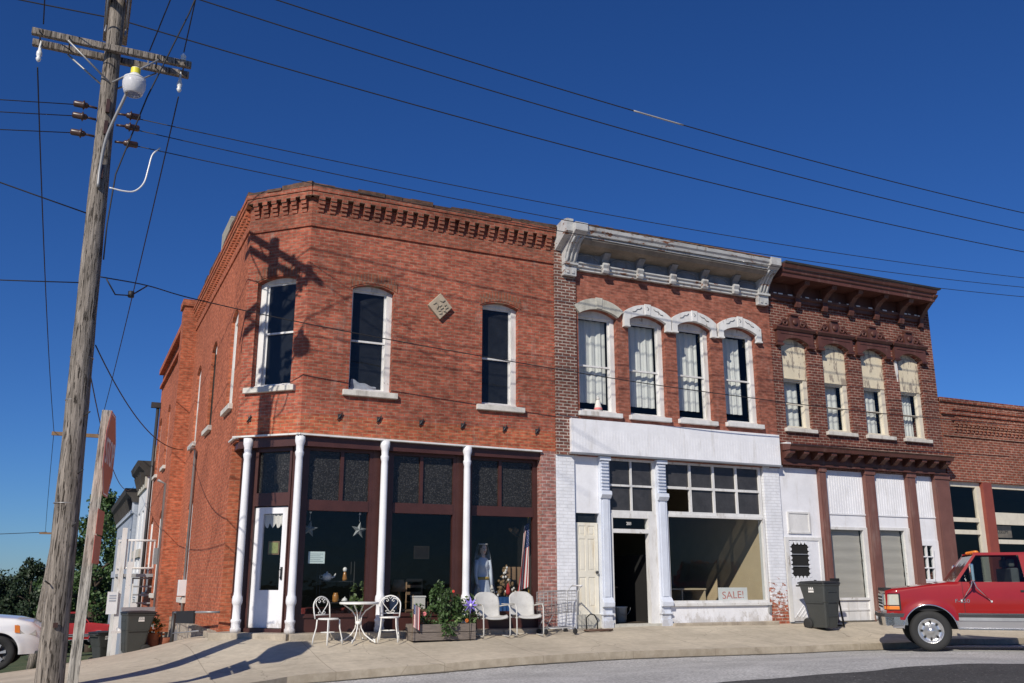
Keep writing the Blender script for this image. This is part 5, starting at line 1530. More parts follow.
px, py = 6.86, 17.9
pz = sz(px, py) + .014
fb = thing('planter_box', 'weathered timber box planter on the pavement before the columns', 'planter', (px, py, pz))
mb = MB()
for k in range(2):
    z0, z1 = pz + .005 + k * .155, pz + .15 + k * .155
    mb.box(px - .66, px + .66, py - .21, py - .18, z0, z1); mb.box(px - .66, px + .66, py + .18, py + .21, z0, z1)
    mb.box(px - .66, px - .63, py - .18, py + .18, z0, z1); mb.box(px + .63, px + .66, py - .18, py + .18, z0, z1)
mb.build('board', M['planter_wood'], fb, bevel=.005)
mb = MB(); mb.box(px - .63, px + .63, py - .18, py + .18, pz + .02, pz + .27); mb.build('soil', M['soil'], fb)
def shrub(name, label, x, y, z, rx, ry, rz, n, size, seed, mat, group, droop=0, flowers=()):
    rnd = random.Random(seed)
    t = thing(name, label, 'plant', (x, y, z), 0, group)
    mb = MB(); foliage(mb, (x, y, z + rz * .9), rx, ry, rz, n, size, rnd)
    for k in range(droop):
        a = rnd.uniform(-.5, .5); q = rnd.random()
        mb.leaf((x + a * rx * .8 + rnd.gauss(0, .04), y - .1 - .18 * min(1, q * 2.5) + rnd.gauss(0, .02), z + .05 - .33 * max(0, q - .3)), size * rnd.uniform(.7, 1.2), .45, -.5, rnd)
    mb.build('foliage', M[mat], t, recalc=False)
    mb = MB()
    for k in range(7):
        a = rnd.uniform(0, 2 * PI); mb.tube([(x + rnd.gauss(0, .03), y + rnd.gauss(0, .03), z - .02), (x + .5 * rx * math.cos(a), y + .5 * ry * math.sin(a), z + rz * 1.2)], .006, 5)
    mb.build('stem', M['leaf_dark'], t)
    for (fx, fz, fm, fr) in flowers:
        mb = MB()
        for k in range(7):
            a = 2 * PI * k / 7; mb.blob((fx + math.cos(a) * fr * .55, y - ry * .9, fz + math.sin(a) * fr * .55), fr * .5, fr * .25, fr * .5, 8, 5)
        mb.build('flower', M[fm], t)
    return t
GP = 'plants growing in the planter box'
shrub('garden_plant', 'low leafy plant with a red bloom at the planter left end', 6.56, py, pz + .27, .30, .20, .22, 420, .085, 11, 'leaf_green', GP, 0, ((6.45, pz + .50, 'flower_pink', .042),))
shrub('garden_plant', 'tall bushy plant spilling over the middle of the planter', 6.93, py, pz + .27, .36, .24, .50, 1100, .085, 12, 'leaf_green', GP, 170, ((7.03, pz + .92, 'flower_red', .028),))
shrub('garden_plant', 'leafy plant with an orange bloom at the planter right end', 7.38, py, pz + .27, .28, .2, .28, 460, .08, 13, 'leaf_light', GP, 0, ((7.34, pz + .36, 'flower_orange', .04),))
# violet pinwheel flower
vf = thing('pinwheel_flower', 'violet flower shaped pinwheel stuck at the right end of the planter', 'garden ornament', (7.38, 17.62, pz))
mb = MB()
for k in range(8):
    a = 2 * PI * k / 8
    mb.face([(7.36, 17.60, pz + .66), (7.36 + .07 * math.cos(a - .3), 17.58, pz + .66 + .07 * math.sin(a - .3)), (7.36 + .16 * math.cos(a), 17.60, pz + .66 + .16 * math.sin(a)), (7.36 + .07 * math.cos(a + .3), 17.61, pz + .66 + .07 * math.sin(a + .3))])
mb.build('petal', M['flower_violet'], vf, solid=.006)
mb = MB(); mb.tube([(7.37, 17.66, pz - .0), (7.36, 17.61, pz + .66)], .006, 6); mb.build('stake', M['dark_metal'], vf)
mb = MB(); mb.blob((7.36, 17.575, pz + .66), .03, .015, .03); mb.build('flower_centre', M['sign_white'], vf)

def flag(name, label, pole_pts, pr, fn, nu, nv, canton, group, z_str, gold=True):
    """cloth as stripes: fn(a across the stripes, b along them)"""
    t = thing(name, label, 'flag', pole_pts[0], 0, group)
    mb = MB(); mb.tube(pole_pts, pr, 8); mb.build('staff', M['gold_fringe' if gold else 'saw_wood'], t)
    for k in range(13):
        mb = MB()
        b0 = canton[1] if k < 7 else 0
        mb.grid(lambda p, q: fn((k + p) / 13, b0 + (1 - b0) * q), 2, nv)
        mb.build('red_stripe' if k % 2 == 0 else 'white_stripe', M['flag_red' if k % 2 == 0 else 'flag_white'], t)
    mb = MB(); mb.grid(lambda p, q: fn(7 / 13 * p, canton[1] * q), 8, 10); cn = mb.build('canton', M['flag_blue'], t)
    mb = MB()
    for i in range(9):
        for j in range(6 if i % 2 == 0 else 5):
            a, b = 7 / 13 * (i + 1) / 10, canton[1] * (j * 2 + (1 if i % 2 == 0 else 2)) / 12
            p = fn(a, b); u = (fn(a + .004, b) - p).normalized(); v_ = (fn(a, b + .01) - p).normalized(); nrm = u.cross(v_)
            if nrm.y > 0: nrm = -nrm
            p = p + nrm * .003; s = .42 * (fn(7 / 13 / 10, 0) - fn(0, 0)).length
            star = []
            for q in range(10):
                rr = s if q % 2 == 0 else s * .42
                star.append(p + (u * math.cos(q * PI / 5) + v_ * math.sin(q * PI / 5)) * rr)
            mb.face(star)
    mb.build('stars', M['flag_white'], cn)
    return t
# small flag in the planter
def smallflag(a, b):
    # short staff flag hanging limp: stripes run down
    return Vector((6.22 - .06 + .13 * a + .02 * math.sin(6 * a + 2), 17.60 + .02 * math.sin(9 * a), pz + .72 - .42 * b - .10 * a))
flag('small_flag', 'small American flag on a stick at the left end of the planter', [(6.17, 17.62, pz), (6.17, 17.62, pz + .86)], .005, smallflag, 2, 10, (0, .42), None, 0, gold=False)

# ------------------------------------------------------------------ wheeled bins
def wheeled_bin(label, loc, rz, group, name='wheelie_bin'):
    t = thing(name, label, 'trash bin', (0, 0, 0), 0, group)
    mb = MB()
    # body: front at -x, handle side +x ; tapered tub
    def ring(z, x0, x1, w, r=.05, n=4):
        pts = []
        for cx, cy, a0 in ((x1 - r, w - r, 0), (x0 + r, w - r, 90), (x0 + r, -w + r, 180), (x1 - r, -w + r, 270)):
            for k in range(n + 1):
                a = R(a0 + 90 * k / n); pts.append(Vector((cx + r * math.cos(a), cy + r * math.sin(a), z)))
        return pts
    rs = [ring(.05, -.20, .26, .21), ring(.3, -.235, .29, .235), ring(.62, -.29, .31, .265), ring(.63, -.30, .315, .275), ring(.80, -.34, .325, .285), ring(1.0, -.40, .335, .295), ring(1.01, -.42, .35, .31), ring(1.05, -.42, .35, .31)]
    vs = [[mb.v(p) for p in r_] for r_ in rs]
    for a, b in zip(vs[:-1], vs[1:]):
        for k in range(len(a)): mb.bm.faces.new([a[k], a[(k + 1) % len(a)], b[(k + 1) % len(b)], b[k]])
    mb.bm.faces.new(vs[0][::-1]); mb.bm.faces.new(vs[-1])
    body = mb.build('tub', M['bin_plastic'], t, local=True, bevel=.008)
    mb = MB()
    rs = [ring(1.052, -.45, .36, .325), ring(1.075, -.45, .36, .325), ring(1.105, -.40, .33, .29, .1), ring(1.12, -.2, .2, .16, .1)]
    vs = [[mb.v(p) for p in r_] for r_ in rs]
    for a, b in zip(vs[:-1], vs[1:]):
        for k in range(len(a)): mb.bm.faces.new([a[k], a[(k + 1) % len(a)], b[(k + 1) % len(b)], b[k]])
    mb.bm.faces.new(vs[0][::-1]); mb.bm.faces.new(vs[-1])
    mb.build('lid', M['bin_lid'], t, local=True, bevel=.006)
    mb = MB(); mb.tube([(-.40, -.27, 1.0), (-.50, -.26, 1.0), (-.50, .26, 1.0), (-.40, .27, 1.0)], .018, 8); mb.build('handle', M['bin_lid'], t, local=True)
    for s in (-1, 1):
        mb = MB(); mb.lathe([(.03, -.03), (.115, -.035), (.13, -.02), (.13, .02), (.115, .035), (.03, .03)], (-.24, s * .24, .13), 20, Matrix.Rotation(PI / 2, 3, 'X')); mb.build('wheel', M['rubber'], t, local=True)
    mb = MB()
    for s in (-1, 1):
        y0, y1 = sorted((s * .288, s * .302))
        mb.box(-.12, .03, y0, y1, .85, .885); mb.box(-.12, .03, y0, y1, .90, .915)
        for k in range(3): mb.prism([(-.12 + k * .05, y0, .925), (-.075 + k * .05, y0, .925), (-.0975 + k * .05, y0, .975)], (0, y1 - y0, 0))
    mb.build('mark', M['sign_white'], t, local=True)
    mb = MB()
    for z, x in ((.30, .29), (.62, .318), (.86, .33)): mb.box(x - .02, x + .012, -.15, .15, z, z + .025)
    for y in (-.165, .15): mb.prism([(.262, y, .1), (.285, y, .1), (.337, y, .92), (.31, y, .92)], (0, .015, 0))
    mb.box(-.24, .27, -.285, .285, .60, .63)
    mb.build('rib', M['bin_plastic'], t, local=True)
    t.location = loc; t.rotation_euler = (0, 0, rz)
    return t
wb = wheeled_bin('dark grey wheeled bin in front of the white panelled shop front', (16.5, 17.72, sz(16.5, 17.7) + .014), R(-82), None)
wb2 = wheeled_bin('larger nearer one of two dark wheeled bins beside the side wall', (1.93, 27.75, sz(2.0, 27.7) + .01), R(180 + 12), 'dark bins by the side wall')
wb3 = copy_tree(wb2); wb3.location = (1.55, 37.0, gz(1.55, 37)); wb3.rotation_euler = (0, 0, R(30)); wb3['label'] = 'farther dark wheeled bin left of the white staircase posts'
# black steel frame leaning by the bin
sf = thing('steel_stand', 'black steel frame standing at the right side of the wheeled bin', 'stand', (17.05, 18.0, sz(17, 18)))
zf = sz(17, 18) + .014
mb = MB(); mb.box(16.85, 17.12, 17.72, 17.76, zf + 1.05, zf + 1.13)
for a, b in (((17.0, 17.74, zf + 1.06), (17.22, 17.8, zf)), ((16.9, 18.0, zf + 1.06), (17.02, 18.15, zf)), ((17.02, 18.15, zf + .02), (17.22, 17.8, zf + .02))): mb.tube([a, b], .022, 8)
mb.build('frame', M['black_paint'], sf)

# ------------------------------------------------------------------ hose reel arch and coil at the yellow door
hr = thing('hose_hanger', 'bent black wire hanger with a brown hose lying below the yellow door', 'garden hose', (10.5, 18.15, .56))
zz = sz(10.5, 18.1) + .014
mb = MB(); mb.tube([(10.35, 18.25, zz), (10.34, 18.24, zz + .28), (10.42, 18.2, zz + .36), (10.52, 18.2, zz + .34), (10.60, 18.22, zz + .22), (10.62, 18.25, zz)], .014, 8); mb.build('hanger', M['black_paint'], hr)
mb = MB()
mb.tube([(10.55 + (.32 + .05 * math.sin(k * .9)) * math.cos(k * .55), 18.1 + .10 * math.sin(k * .55), zz + .02 + .004 * (k % 5)) for k in range(36)], .016, 6); mb.build('hose', M['hose'], hr)

# ------------------------------------------------------------------ railing with a black board beside the cellar stair
rl = thing('hand_railing', 'steel hand railing with a hanging black board beside the side wall', 'railing', (2.5, 24.0, .1))
mb = MB(); mb.tube([(2.48, 24.0, -.1), (2.48, 24.0, .90)], .045, 10); mb.build('post', M['dark_metal'], rl)
mb = MB(); mb.tube([(2.48, 24.0, .87), (2.62, 19.8, 1.0), (2.9, 19.75, 1.0)], .022, 8); mb.tube([(2.48, 24.0, .4), (2.60, 20.4, .62)], .014, 8); mb.build('rail', M['grey_metal'], rl)
mb = MB(); a, b = Vector((2.50, 23.4, .86)), Vector((2.585, 20.9, .94)); n_ = Vector((-.04, -.003, 0)); dz = Vector((0, 0, .20))
mb.hexa([a - dz, b - dz, b - dz + n_, a - dz + n_], [a + dz * .3, b + dz * .3, b + dz * .3 + n_, a + dz * .3 + n_]); mb.build('board', M['black_paint'], rl)
# rust planters with orange flowers
zz = gz(2.5, 29.2)
fp = thing('flower_pot', 'tall rusty planter with orange flowers against the side wall', 'planter', (2.45, 28.0, zz))
mb = MB(); mb.lathe([(.15, -.55), (.17, .0), (.19, .2), (.2, .22)], (2.42, 28.1, .0), 16); mb.lathe([(.12, -.55), (.14, .0), (.15, .1)], (2.72, 28.0, .0), 14); mb.lathe([(.12, -.55), (.13, -.05), (.14, .05)], (2.2, 28.3, .0), 14); mb.build('pot', M['planter_rust'], fp)
mb = MB(); foliage(mb, (2.42, 28.1, .42), .25, .25, .2, 260, .10, random.Random(21)); mb.build('foliage', M['leaf_light'], fp, recalc=False)
rnd = random.Random(4)
for k in range(22):
    mb = MB(); mb.blob((2.42 + rnd.gauss(0, .11), 27.95 + rnd.gauss(0, .06), .33 + rnd.gauss(0, .09)), .04, .04, .03, 6, 4); mb.build('flower', M['flower_orange'], fp)
# ------------------------------------------------------------------ behind the upper windows: curtains
GC = 'pale curtains behind the upper windows of the white-fronted building'
for i, (o, lab, gap) in enumerate(zip(W2, ('pale lace curtain in the window under the bare stone hood', 'pale curtain in the second arched window from the corner building', 'pale curtain in the third arched window, open at its right edge', 'pale drawn-aside curtain in the arched window nearest the brown cornice'), (.0, .0, .05, .14))):
    mb = MB(); a, b = o[0] + .08, o[1] - .13 - gap; rnd = random.Random(i)
    ph = rnd.uniform(0, 6)
    mb.grid(lambda p, q: FF(a + (b - a) * p, -.36 + .015 * math.sin(26 * p + ph + .6 * q) + .006 * math.sin(61 * p), o[2] + .28 + .05 * i % 3 * .1 + (7.70 - o[2] - .28) * q), 60, 6)
    tag(mb.build('curtain', M['curtain_cloth']), lab, 'curtain', GC)
# little figure on the sill of the first window
dl = thing('cloth_doll', 'small pink and white striped cloth doll on the sill under the stone hood', 'doll', (11.02, 18.75, 5.45))
mb = MB(); mb.lathe([(.10, 5.46), (.09, 5.55), (.05, 5.72), (.035, 5.74)], (11.05, 18.74, 0), 12); mb.build('dress', M['lace'], dl)
mb = MB(); mb.lathe([(.099, 5.50), (.099, 5.53), (.09, 5.555)], (11.05, 18.74, 0), 12); mb.build('hem', M['flower_pink'], dl)
mb = MB(); mb.blob((11.05, 18.74, 5.785), .045, .045, .05); mb.build('head', M['lace'], dl)
for i, o in enumerate(W3):
    mb = MB(); a, b = o[0] + .10 + (.0 if i != 3 else .2), o[1] - .16
    mb.grid(lambda p, q: FF(a + (b - a) * p, -.34 + .012 * math.sin(22 * p + i), 5.45 + (6.75 - 5.45) * q), 30, 4)
    tag(mb.build('window_blind', M['curtain_cloth']), ('pale blind behind the leftmost boarded-top window', 'pale blind behind the second boarded-top window from the left', 'pale blind behind the third boarded-top window from the left', 'narrow pale blind behind the rightmost boarded-top window')[i], 'blind', 'blinds in the brown-corniced building')

# ------------------------------------------------------------------ in the shop windows of the corner building
DF = .72
for x, lab in ((4.38, 'tin star hanging at the left edge of the first display pane'), (5.40, 'tin star hanging at the right edge of the first display pane')):
    t = thing('hanging_star', lab, 'star ornament', (x, 18.86, 2.6), 0, 'tin stars hanging in the display window')
    mb = MB(); pts = []
    for k in range(10):
        rr = .175 if k % 2 == 0 else .07
        pts.append((x + rr * math.sin(k * PI / 5 + .15), 18.86, 2.60 + rr * math.cos(k * PI / 5 + .15)))
    c_ = Vector((x, 18.82, 2.6)); c2 = Vector((x, 18.90, 2.6))
    for k in range(10):
        mb.face([pts[k], pts[(k + 1) % 10], c_]); mb.face([pts[k], pts[(k + 1) % 10], c2])
    mb.build('star', M['star_tin'], t, weld=True)
    mb = MB(); mb.tube([(x, 18.86, 2.77), (x, 18.86, 2.94)], .004, 5); mb.blob((x, 18.84, 2.93), .025, .025, .025); mb.build('cord', M['porcelain'], t)
t = thing('paper_notice', 'pale blue printed notice taped inside the first display pane', 'notice', (4.5, 18.79, 1.9))
mb = MB(); mb.box(4.37, 4.70, 18.784, 18.788, 1.93, 2.16); mb.build('sheet', M['paper_blue'], t)
mb = MB()
for k in range(5): mb.box(4.40, 4.66 - .05 * (k % 2), 18.780, 18.783, 1.97 + k * .035, 1.978 + k * .035)
mb.build('print', M['paper_print'], t)
# on the corner door
t = thing('lace_valance', 'scalloped lace valance hanging inside the corner door pane', 'valance', (3.5, 19.1, 2.7))
mb = MB(); mb.grid(lambda p, q: FC(.64 + .45 * p, -.275 + .012 * math.sin(30 * p), 2.89 - (.17 + .10 * abs(math.sin(p * PI * 3.5))) * q), 40, 4); mb.build('lace', M['lace'], t)
t = thing('door_sign', 'small framed green sign hanging inside the corner door', 'sign', (3.5, 19.1, 2.2))
mb = MB(); mb.box(.76, 1.02, -.285, -.270, 2.10, 2.36, FC); mb.build('frame', M['brown_cloth'], t)
mb = MB(); mb.box(.785, .995, -.27, -.262, 2.125, 2.335, FC); mb.build('face', M['sign_green'], t)
# shelf rack with china
rk = thing('display_rack', 'thin black wire shelf rack of china behind the first pane', 'shelf rack', (5.0, 19.3, .7))
mb = MB()
for x in (4.72, 5.42):
    for y in (19.15, 19.4): mb.tube([(x, y, .7), (x, y, 1.98)], .008, 6)
rkf = mb.build('upright', M['dark_metal'], rk)
for z in (1.16, 1.58):
    mb = MB(); mb.box(4.72, 5.42, 19.14, 19.41, z, z + .012); mb.build('shelf', M['dark_metal'], rk)
t = thing('teapot', 'white china teapot on the upper wire shelf', 'teapot', (4.88, 19.25, 1.595))
mb = MB(); mb.lathe([(.05, 1.595), (.075, 1.61), (.10, 1.66), (.095, 1.71), (.06, 1.74), (.02, 1.75), (.02, 1.775), (0, 1.78)], (4.88, 19.25, 0), 18); mb.build('pot', M['teapot_glaze'], t)
mb = MB(); mb.tube([(4.97, 19.25, 1.65), (5.03, 19.25, 1.68), (5.06, 19.25, 1.74)], [.022, .016, .012], 8); mb.build('spout', M['teapot_glaze'], t)
mb = MB(); mb.tube([(4.79, 19.25, 1.70), (4.74, 19.25, 1.71), (4.735, 19.25, 1.65), (4.79, 19.25, 1.63)], .009, 6); mb.build('handle', M['teapot_glaze'], t)
t = thing('china_figure', 'small white headed figurine on the upper wire shelf', 'figurine', (5.25, 19.25, 1.595))
mb = MB(); mb.lathe([(.05, 1.595), (.06, 1.64), (.035, 1.72), (.03, 1.76), (.015, 1.78)], (5.25, 19.25, 0), 12); mb.build('gown', M['amber_glass'], t)
mb = MB(); mb.blob((5.25, 19.25, 1.82), .045, .045, .05); mb.build('head', M['teapot_glaze'], t)
t = thing('brown_jar', 'amber brown jar on the lower wire shelf', 'jar', (5.08, 19.25, 1.175))
mb = MB(); mb.lathe([(.055, 1.175), (.065, 1.2), (.065, 1.31), (.045, 1.34), (.05, 1.36)], (5.08, 19.25, 0), 14); mb.build('jar_body', M['amber_glass'], t)
t = thing('china_bell', 'small white china dish on the lower wire shelf', 'dish', (5.27, 19.25, 1.175))
mb = MB(); mb.lathe([(.03, 1.175), (.04, 1.19), (.07, 1.2), (.05, 1.24), (.012, 1.27), (.0, 1.29)], (5.27, 19.25, 0), 14); mb.build('bowl', M['teapot_glaze'], t)
t = thing('side_table', 'low table under a dark red cloth inside the first pane', 'table', (5.0, 19.9, .7))
mb = MB(); mb.box(4.5, 5.5, 19.6, 20.2, 1.02, 1.05); mb.build('tabletop', M['brown_cloth'], t)
mb = MB(); mb.box(4.47, 5.53, 19.57, 20.23, .82, 1.056); mb.build('cloth', M['red_cloth'], t, bevel=.02)
for x in (4.55, 5.45):
    for y in (19.65, 20.15):
        mb = MB(); mb.box(x - .025, x + .025, y - .025, y + .025, .7, .82); mb.build('leg', M['brown_cloth'], t)
t = thing('potted_plant', 'green potted plant inside the first pane behind the bistro table', 'plant', (5.65, 19.2, .7))
mb = MB(); foliage(mb, (5.52, 19.1, 1.26), .24, .18, .32, 260, .11, random.Random(8)); mb.build('foliage', M['leaf_light'], t, recalc=False)
mb = MB(); mb.lathe([(.09, .7), (.13, .95), (.14, .97)], (5.52, 19.1, 0), 16); mb.build('pot', M['planter_rust'], t)
for x, w_, h, lab in ((6.28, .16, .22, 'white boxed item left on the ledge of the middle pane'), (6.85, .26, .24, 'wider white box right on the ledge of the middle pane')):
    t = thing('white_box', lab, 'box', (x, 19.2, .98), 0, 'white boxes in the middle display window')
    mb = MB(); mb.box(x - w_ / 2, x + w_ / 2, 19.15, 19.35, 1.02, 1.02 + h); mb.build('carton', M['lace'], t, bevel=.008)
    mb = MB(); mb.box(x - w_ / 2 - .01, x + w_ / 2 + .01, 19.14, 19.36, 1.02 + h, 1.05 + h); mb.build('lid', M['paper_white'], t)
t = thing('display_bench', 'dark bench behind the middle display pane', 'bench', (6.6, 19.3, .7))
mb = MB(); mb.box(6.05, 7.35, 19.05, 19.55, .98, 1.02); mb.build('seat', M['brown_cloth'], t)
for x in (6.1, 7.3):
    mb = MB(); mb.box(x - .03, x + .03, 19.08, 19.52, .7, .98); mb.build('leg', M['brown_cloth'], t)

t = thing('wooden_chair', 'brown wooden chair standing behind the middle display pane', 'chair', (7.05, 19.9, .7))
mb = MB(); mb.box(6.85, 7.25, 19.7, 20.1, 1.12, 1.16); mb.build('seat', M['saw_wood'], t, bevel=.008)
for x in (6.87, 7.23):
    for y in (19.72, 20.08):
        mb = MB(); mb.tube([(x, y, .7), (x, y, 1.12 if y < 19.9 else 1.62)], .018, 6); mb.build('leg', M['saw_wood'], t)
mb = MB()
for z in (1.3, 1.45, 1.58): mb.box(6.87, 7.23, 20.07, 20.09, z, z + .06)
mb.build('back_slats', M['saw_wood'], t)
t = thing('table_lamp', 'table lamp with a dull cream shade in the middle display window', 'lamp', (6.45, 19.6, 1.0))
mb = MB(); mb.lathe([(.09, 1.02), (.05, 1.05), (.03, 1.1), (.06, 1.2), (.03, 1.32), (.012, 1.4)], (6.45, 19.35, 0), 16); mb.build('base', M['amber_glass'], t)
mb = MB(); mb.lathe([(.16, 1.38), (.10, 1.62)], (6.45, 19.35, 0), 24, cap=False); mb.build('lamp_shade', M['brown_cloth'], t, solid=.006)
for (x, z, w_, h, lab, m_) in ((6.15, 2.05, .3, .4, 'small dark framed picture hanging left in the middle pane', 'cloth_blue'), (7.1, 2.2, .36, .28, 'small dark framed picture hanging right in the middle pane', 'brown_cloth')):
    t = thing('framed_picture', lab, 'picture', (x, 19.8, z), 0, 'framed pictures in the middle display window')
    mb = MB(); frame_bars(mb, FF, x - w_ / 2, x + w_ / 2, z - h / 2, z + h / 2, -1.32, -1.29, .03); mb.build('frame', M['saw_wood'], t)
    mb = MB(); mb.box(x - w_ / 2 + .02, x + w_ / 2 - .02, -1.32, -1.30, z - h / 2 + .02, z + h / 2 - .02, FF); mb.build('canvas', M[m_], t)
# bride mannequin
mq = thing('bride_mannequin', 'dress shop mannequin in a pale satin wedding gown and veil', 'mannequin', (8.28, 19.12, .72))
mx, my = 8.28, 19.12
def gown(p, q):
    a = p * 2 * PI
    prof = [(.72, .34), (.95, .29), (1.2, .23), (1.45, .175), (1.62, .135), (1.68, .128), (1.78, .132), (1.9, .145), (2.0, .142), (2.07, .10), (2.1, .055)]
    k = q * (len(prof) - 1); i = min(int(k), len(prof) - 2); f = k - i
    z = prof[i][0] + (prof[i + 1][0] - prof[i][0]) * f; r = prof[i][1] + (prof[i + 1][1] - prof[i][1]) * f
    fold = 1 + max(0, (1.65 - z)) * .12 * math.sin(a * 9 + z * 2)
    dep = .8 if z < 1.7 else .62
    bust = .035 * math.exp(-((z - 1.92) / .07) ** 2) * max(0, math.sin(-a)) 
    return Vector((mx + r * fold * math.cos(a), my + (r * fold * dep + bust) * math.sin(a), z))
mb = MB(); mb.grid(gown, 54, 30); mb.build('gown', M['dress_satin'], mq, weld=True)
mb = MB(); mb.lathe([(.138, 1.62), (.142, 1.65), (.138, 1.68)], (mx, my, 0), 24, Matrix.Diagonal((1, .85, 1))); mb.build('sash', M['gold_fringe'], mq)
mb = MB()
hz = 2.27
def headf(p, q):
    a = p * 2 * PI; t_ = -PI / 2 + PI * q
    r = math.cos(t_); z = hz + .125 * math.sin(t_)
    fx = .076 * r * math.cos(a); fy = .095 * r * math.sin(a)
    if math.sin(a) < -.2:
        # jaw, nose and brow of the face turned to the street
        if z < hz - .05: fx *= .8
        nose = math.exp(-((p - .75) / .022) ** 2) * math.exp(-((z - (hz - .02)) / .028) ** 2) * .024
        eye = (math.exp(-((p - .70) / .02) ** 2) + math.exp(-((p - .80) / .02) ** 2)) * math.exp(-((z - (hz + .012)) / .014) ** 2) * .008
        mouth = math.exp(-((p - .75) / .03) ** 2) * math.exp(-((z - (hz - .062)) / .01) ** 2) * .006
        fy -= nose - eye + mouth
    return Vector((mx + fx, my - .01 + fy, z))
mb.grid(headf, 48, 32)
mb.tube([(mx, my, 2.07), (mx, my, 2.17)], [.052, .046], 14)
hd = mb.build('head', M['mannequin_skin'], mq, weld=True)
for sx in (-.032, .032):
    mb = MB(); mb.blob((mx + sx, my - .094, hz + .012), .012, .006, .006, 8, 6); mb.build('eye', M['hair_brown'], hd)
mb = MB(); mb.blob((mx, my - .102, hz - .062), .02, .006, .007, 10, 6); mb.build('lips', M['flower_red'], hd)
mb = MB(); mb.grid(lambda p, q: Vector((mx + .088 * math.cos(PI * 2 * p) * math.cos(q * PI / 2 * 1.0) * (1 + .25 * (1 - q)), my + .015 + .102 * math.sin(PI * 2 * p) * math.cos(q * PI / 2), hz + .02 + .12 * math.sin(q * PI / 2) - (.14 * (1 - q) if math.sin(PI * 2 * p) > -.15 else .0 * (1 - q)))), 30, 10); mb.build('hair', M['hair_brown'], mq)
mb = MB(); mb.tube([(mx + .095 * math.cos(2 * PI * k / 24), my + .11 * math.sin(2 * PI * k / 24), hz + .10) for k in range(24)], .012, 8, closed=True); mb.build('flower_crown', M['lace'], mq)
for s in (-1, 1):
    mb = MB(); mb.tube([(mx + s * .135, my, 2.03), (mx + s * .168, my - .01, 1.88), (mx + s * .178, my - .03, 1.70), (mx + s * .165, my - .10, 1.50)], [.052, .043, .037, .028], 10); mb.build('sleeve', M['dress_satin'], mq)
    mb = MB(); bx, by, bz = mx + s * .163, my - .115, 1.46
    mb.tube([(bx, by + .02, bz + .06), (bx, by, bz + .02), (bx, by - .01, bz - .02), (bx, by - .012, bz - .045)], [.022, .026, .036, .03], 8)
    for k in range(4):
        fx = bx + (k - 1.5) * .017; L = (.062, .075, .07, .055)[k]
        mb.tube([(fx, by - .012, bz - .04), (fx, by - .022, bz - .04 - L * .5), (fx, by - .014, bz - .04 - L)], [.009, .008, .006], 6)
    mb.tube([(bx - s * .026, by - .01, bz), (bx - s * .046, by - .03, bz - .03), (bx - s * .045, by - .035, bz - .06)], [.011, .009, .007], 6)
    mb.build('hand', M['lace'], mq)
mb = MB()
mb.grid(lambda p, q: Vector((mx + (.10 + .26 * q ** .7 + .02 * math.sin(26 * p) * q) * math.cos(-.12 + (PI + .24) * p), my + .02 + (.11 + .14 * q + .015 * math.sin(26 * p) * q) * math.sin(-.12 + (PI + .24) * p), hz + .13 * (1 - .5 * q) - 1.35 * q)), 50, 14); mb.build('veil', M['veil_net'], mq)

# big flag in the right corner of the last pane
def bigflag(a, b):
    return Vector((9.28 - .30 * a * (0.35 + .65 * b) + .02 * math.sin(8 * a) - .02 * b + .05, 19.0 - .05 * math.sin(7 * a + 2 * b) - .02 * a, 2.93 - 1.45 * b - .25 * a * (1 - b * .3)))
flag('american_flag', 'large American flag hanging in the corner of the shop window beside the brick pier', [(9.36, 19.05, .72), (9.34, 19.02, 3.0)], .012, bigflag, 3, 16, (0, .38), None, 0)
t = thing('blue_table', 'display stand under a bright blue cloth beside the mannequin', 'stand', (8.85, 19.15, .72))
mb = MB(); mb.box(8.55, 9.12, 18.95, 19.4, 1.22, 1.25); mb.build('top', M['brown_cloth'], t)
mb = MB(); mb.grid(lambda p, q: Vector((8.52 + .63 * p, 18.935 - .012 * math.sin(40 * p) * q, 1.256 - .34 * q)), 40, 4); mb.box(8.52, 9.15, 18.935, 19.42, 1.251, 1.257); mb.build('cloth', M['cloth_blue'], t)
for x in (8.58, 9.09):
    for y in (19.0, 19.36):
        mb = MB(); mb.box(x - .02, x + .02, y - .02, y + .02, .72, 1.22); mb.build('leg', M['brown_cloth'], t)
# triangular pile of trinkets on it, a cloth and straw hats behind
rnd = random.Random(31)
t = thing('trinket_pile', 'triangular pile of mixed trinkets standing on the blue cloth', 'ornaments', (8.85, 19.2, 1.26))
mb = MB()
for k in range(70):
    z = rnd.random() ** 1.6; w_ = .26 * (1 - z)
    mb.blob((8.84 + rnd.uniform(-w_, w_), 19.2 + rnd.uniform(-.1, .1), 1.28 + z * .62), rnd.uniform(.02, .05), rnd.uniform(.02, .05), rnd.uniform(.02, .06), 7, 5)
mb.build('trinket', M['straw'], t)
mb = MB()
for k in range(26):
    z = rnd.random() ** 1.6; w_ = .26 * (1 - z)
    mb.blob((8.84 + rnd.uniform(-w_, w_), 19.12 + rnd.uniform(-.06, .06), 1.28 + z * .6), .025, .025, .03, 7, 5)
mb.build('pale_trinket', M['lace'], t)
mb = MB(); mb.lathe([(.04, 1.30), (.055, 1.36), (.03, 1.5), (.0, 1.56)], (8.85, 19.04, 0), 10); mb.build('red_figure', M['flag_red'], t)
t = thing('draped_cloth', 'brown cloth draped over a rail in the last pane', 'cloth', (9.2, 19.45, .72))
mb = MB(); mb.grid(lambda p, q: Vector((8.98 + .42 * p, 19.45 + .03 * math.sin(20 * p), .75 + 1.15 * q)), 30, 6); mb.build('cloth', M['brown_cloth'], t)
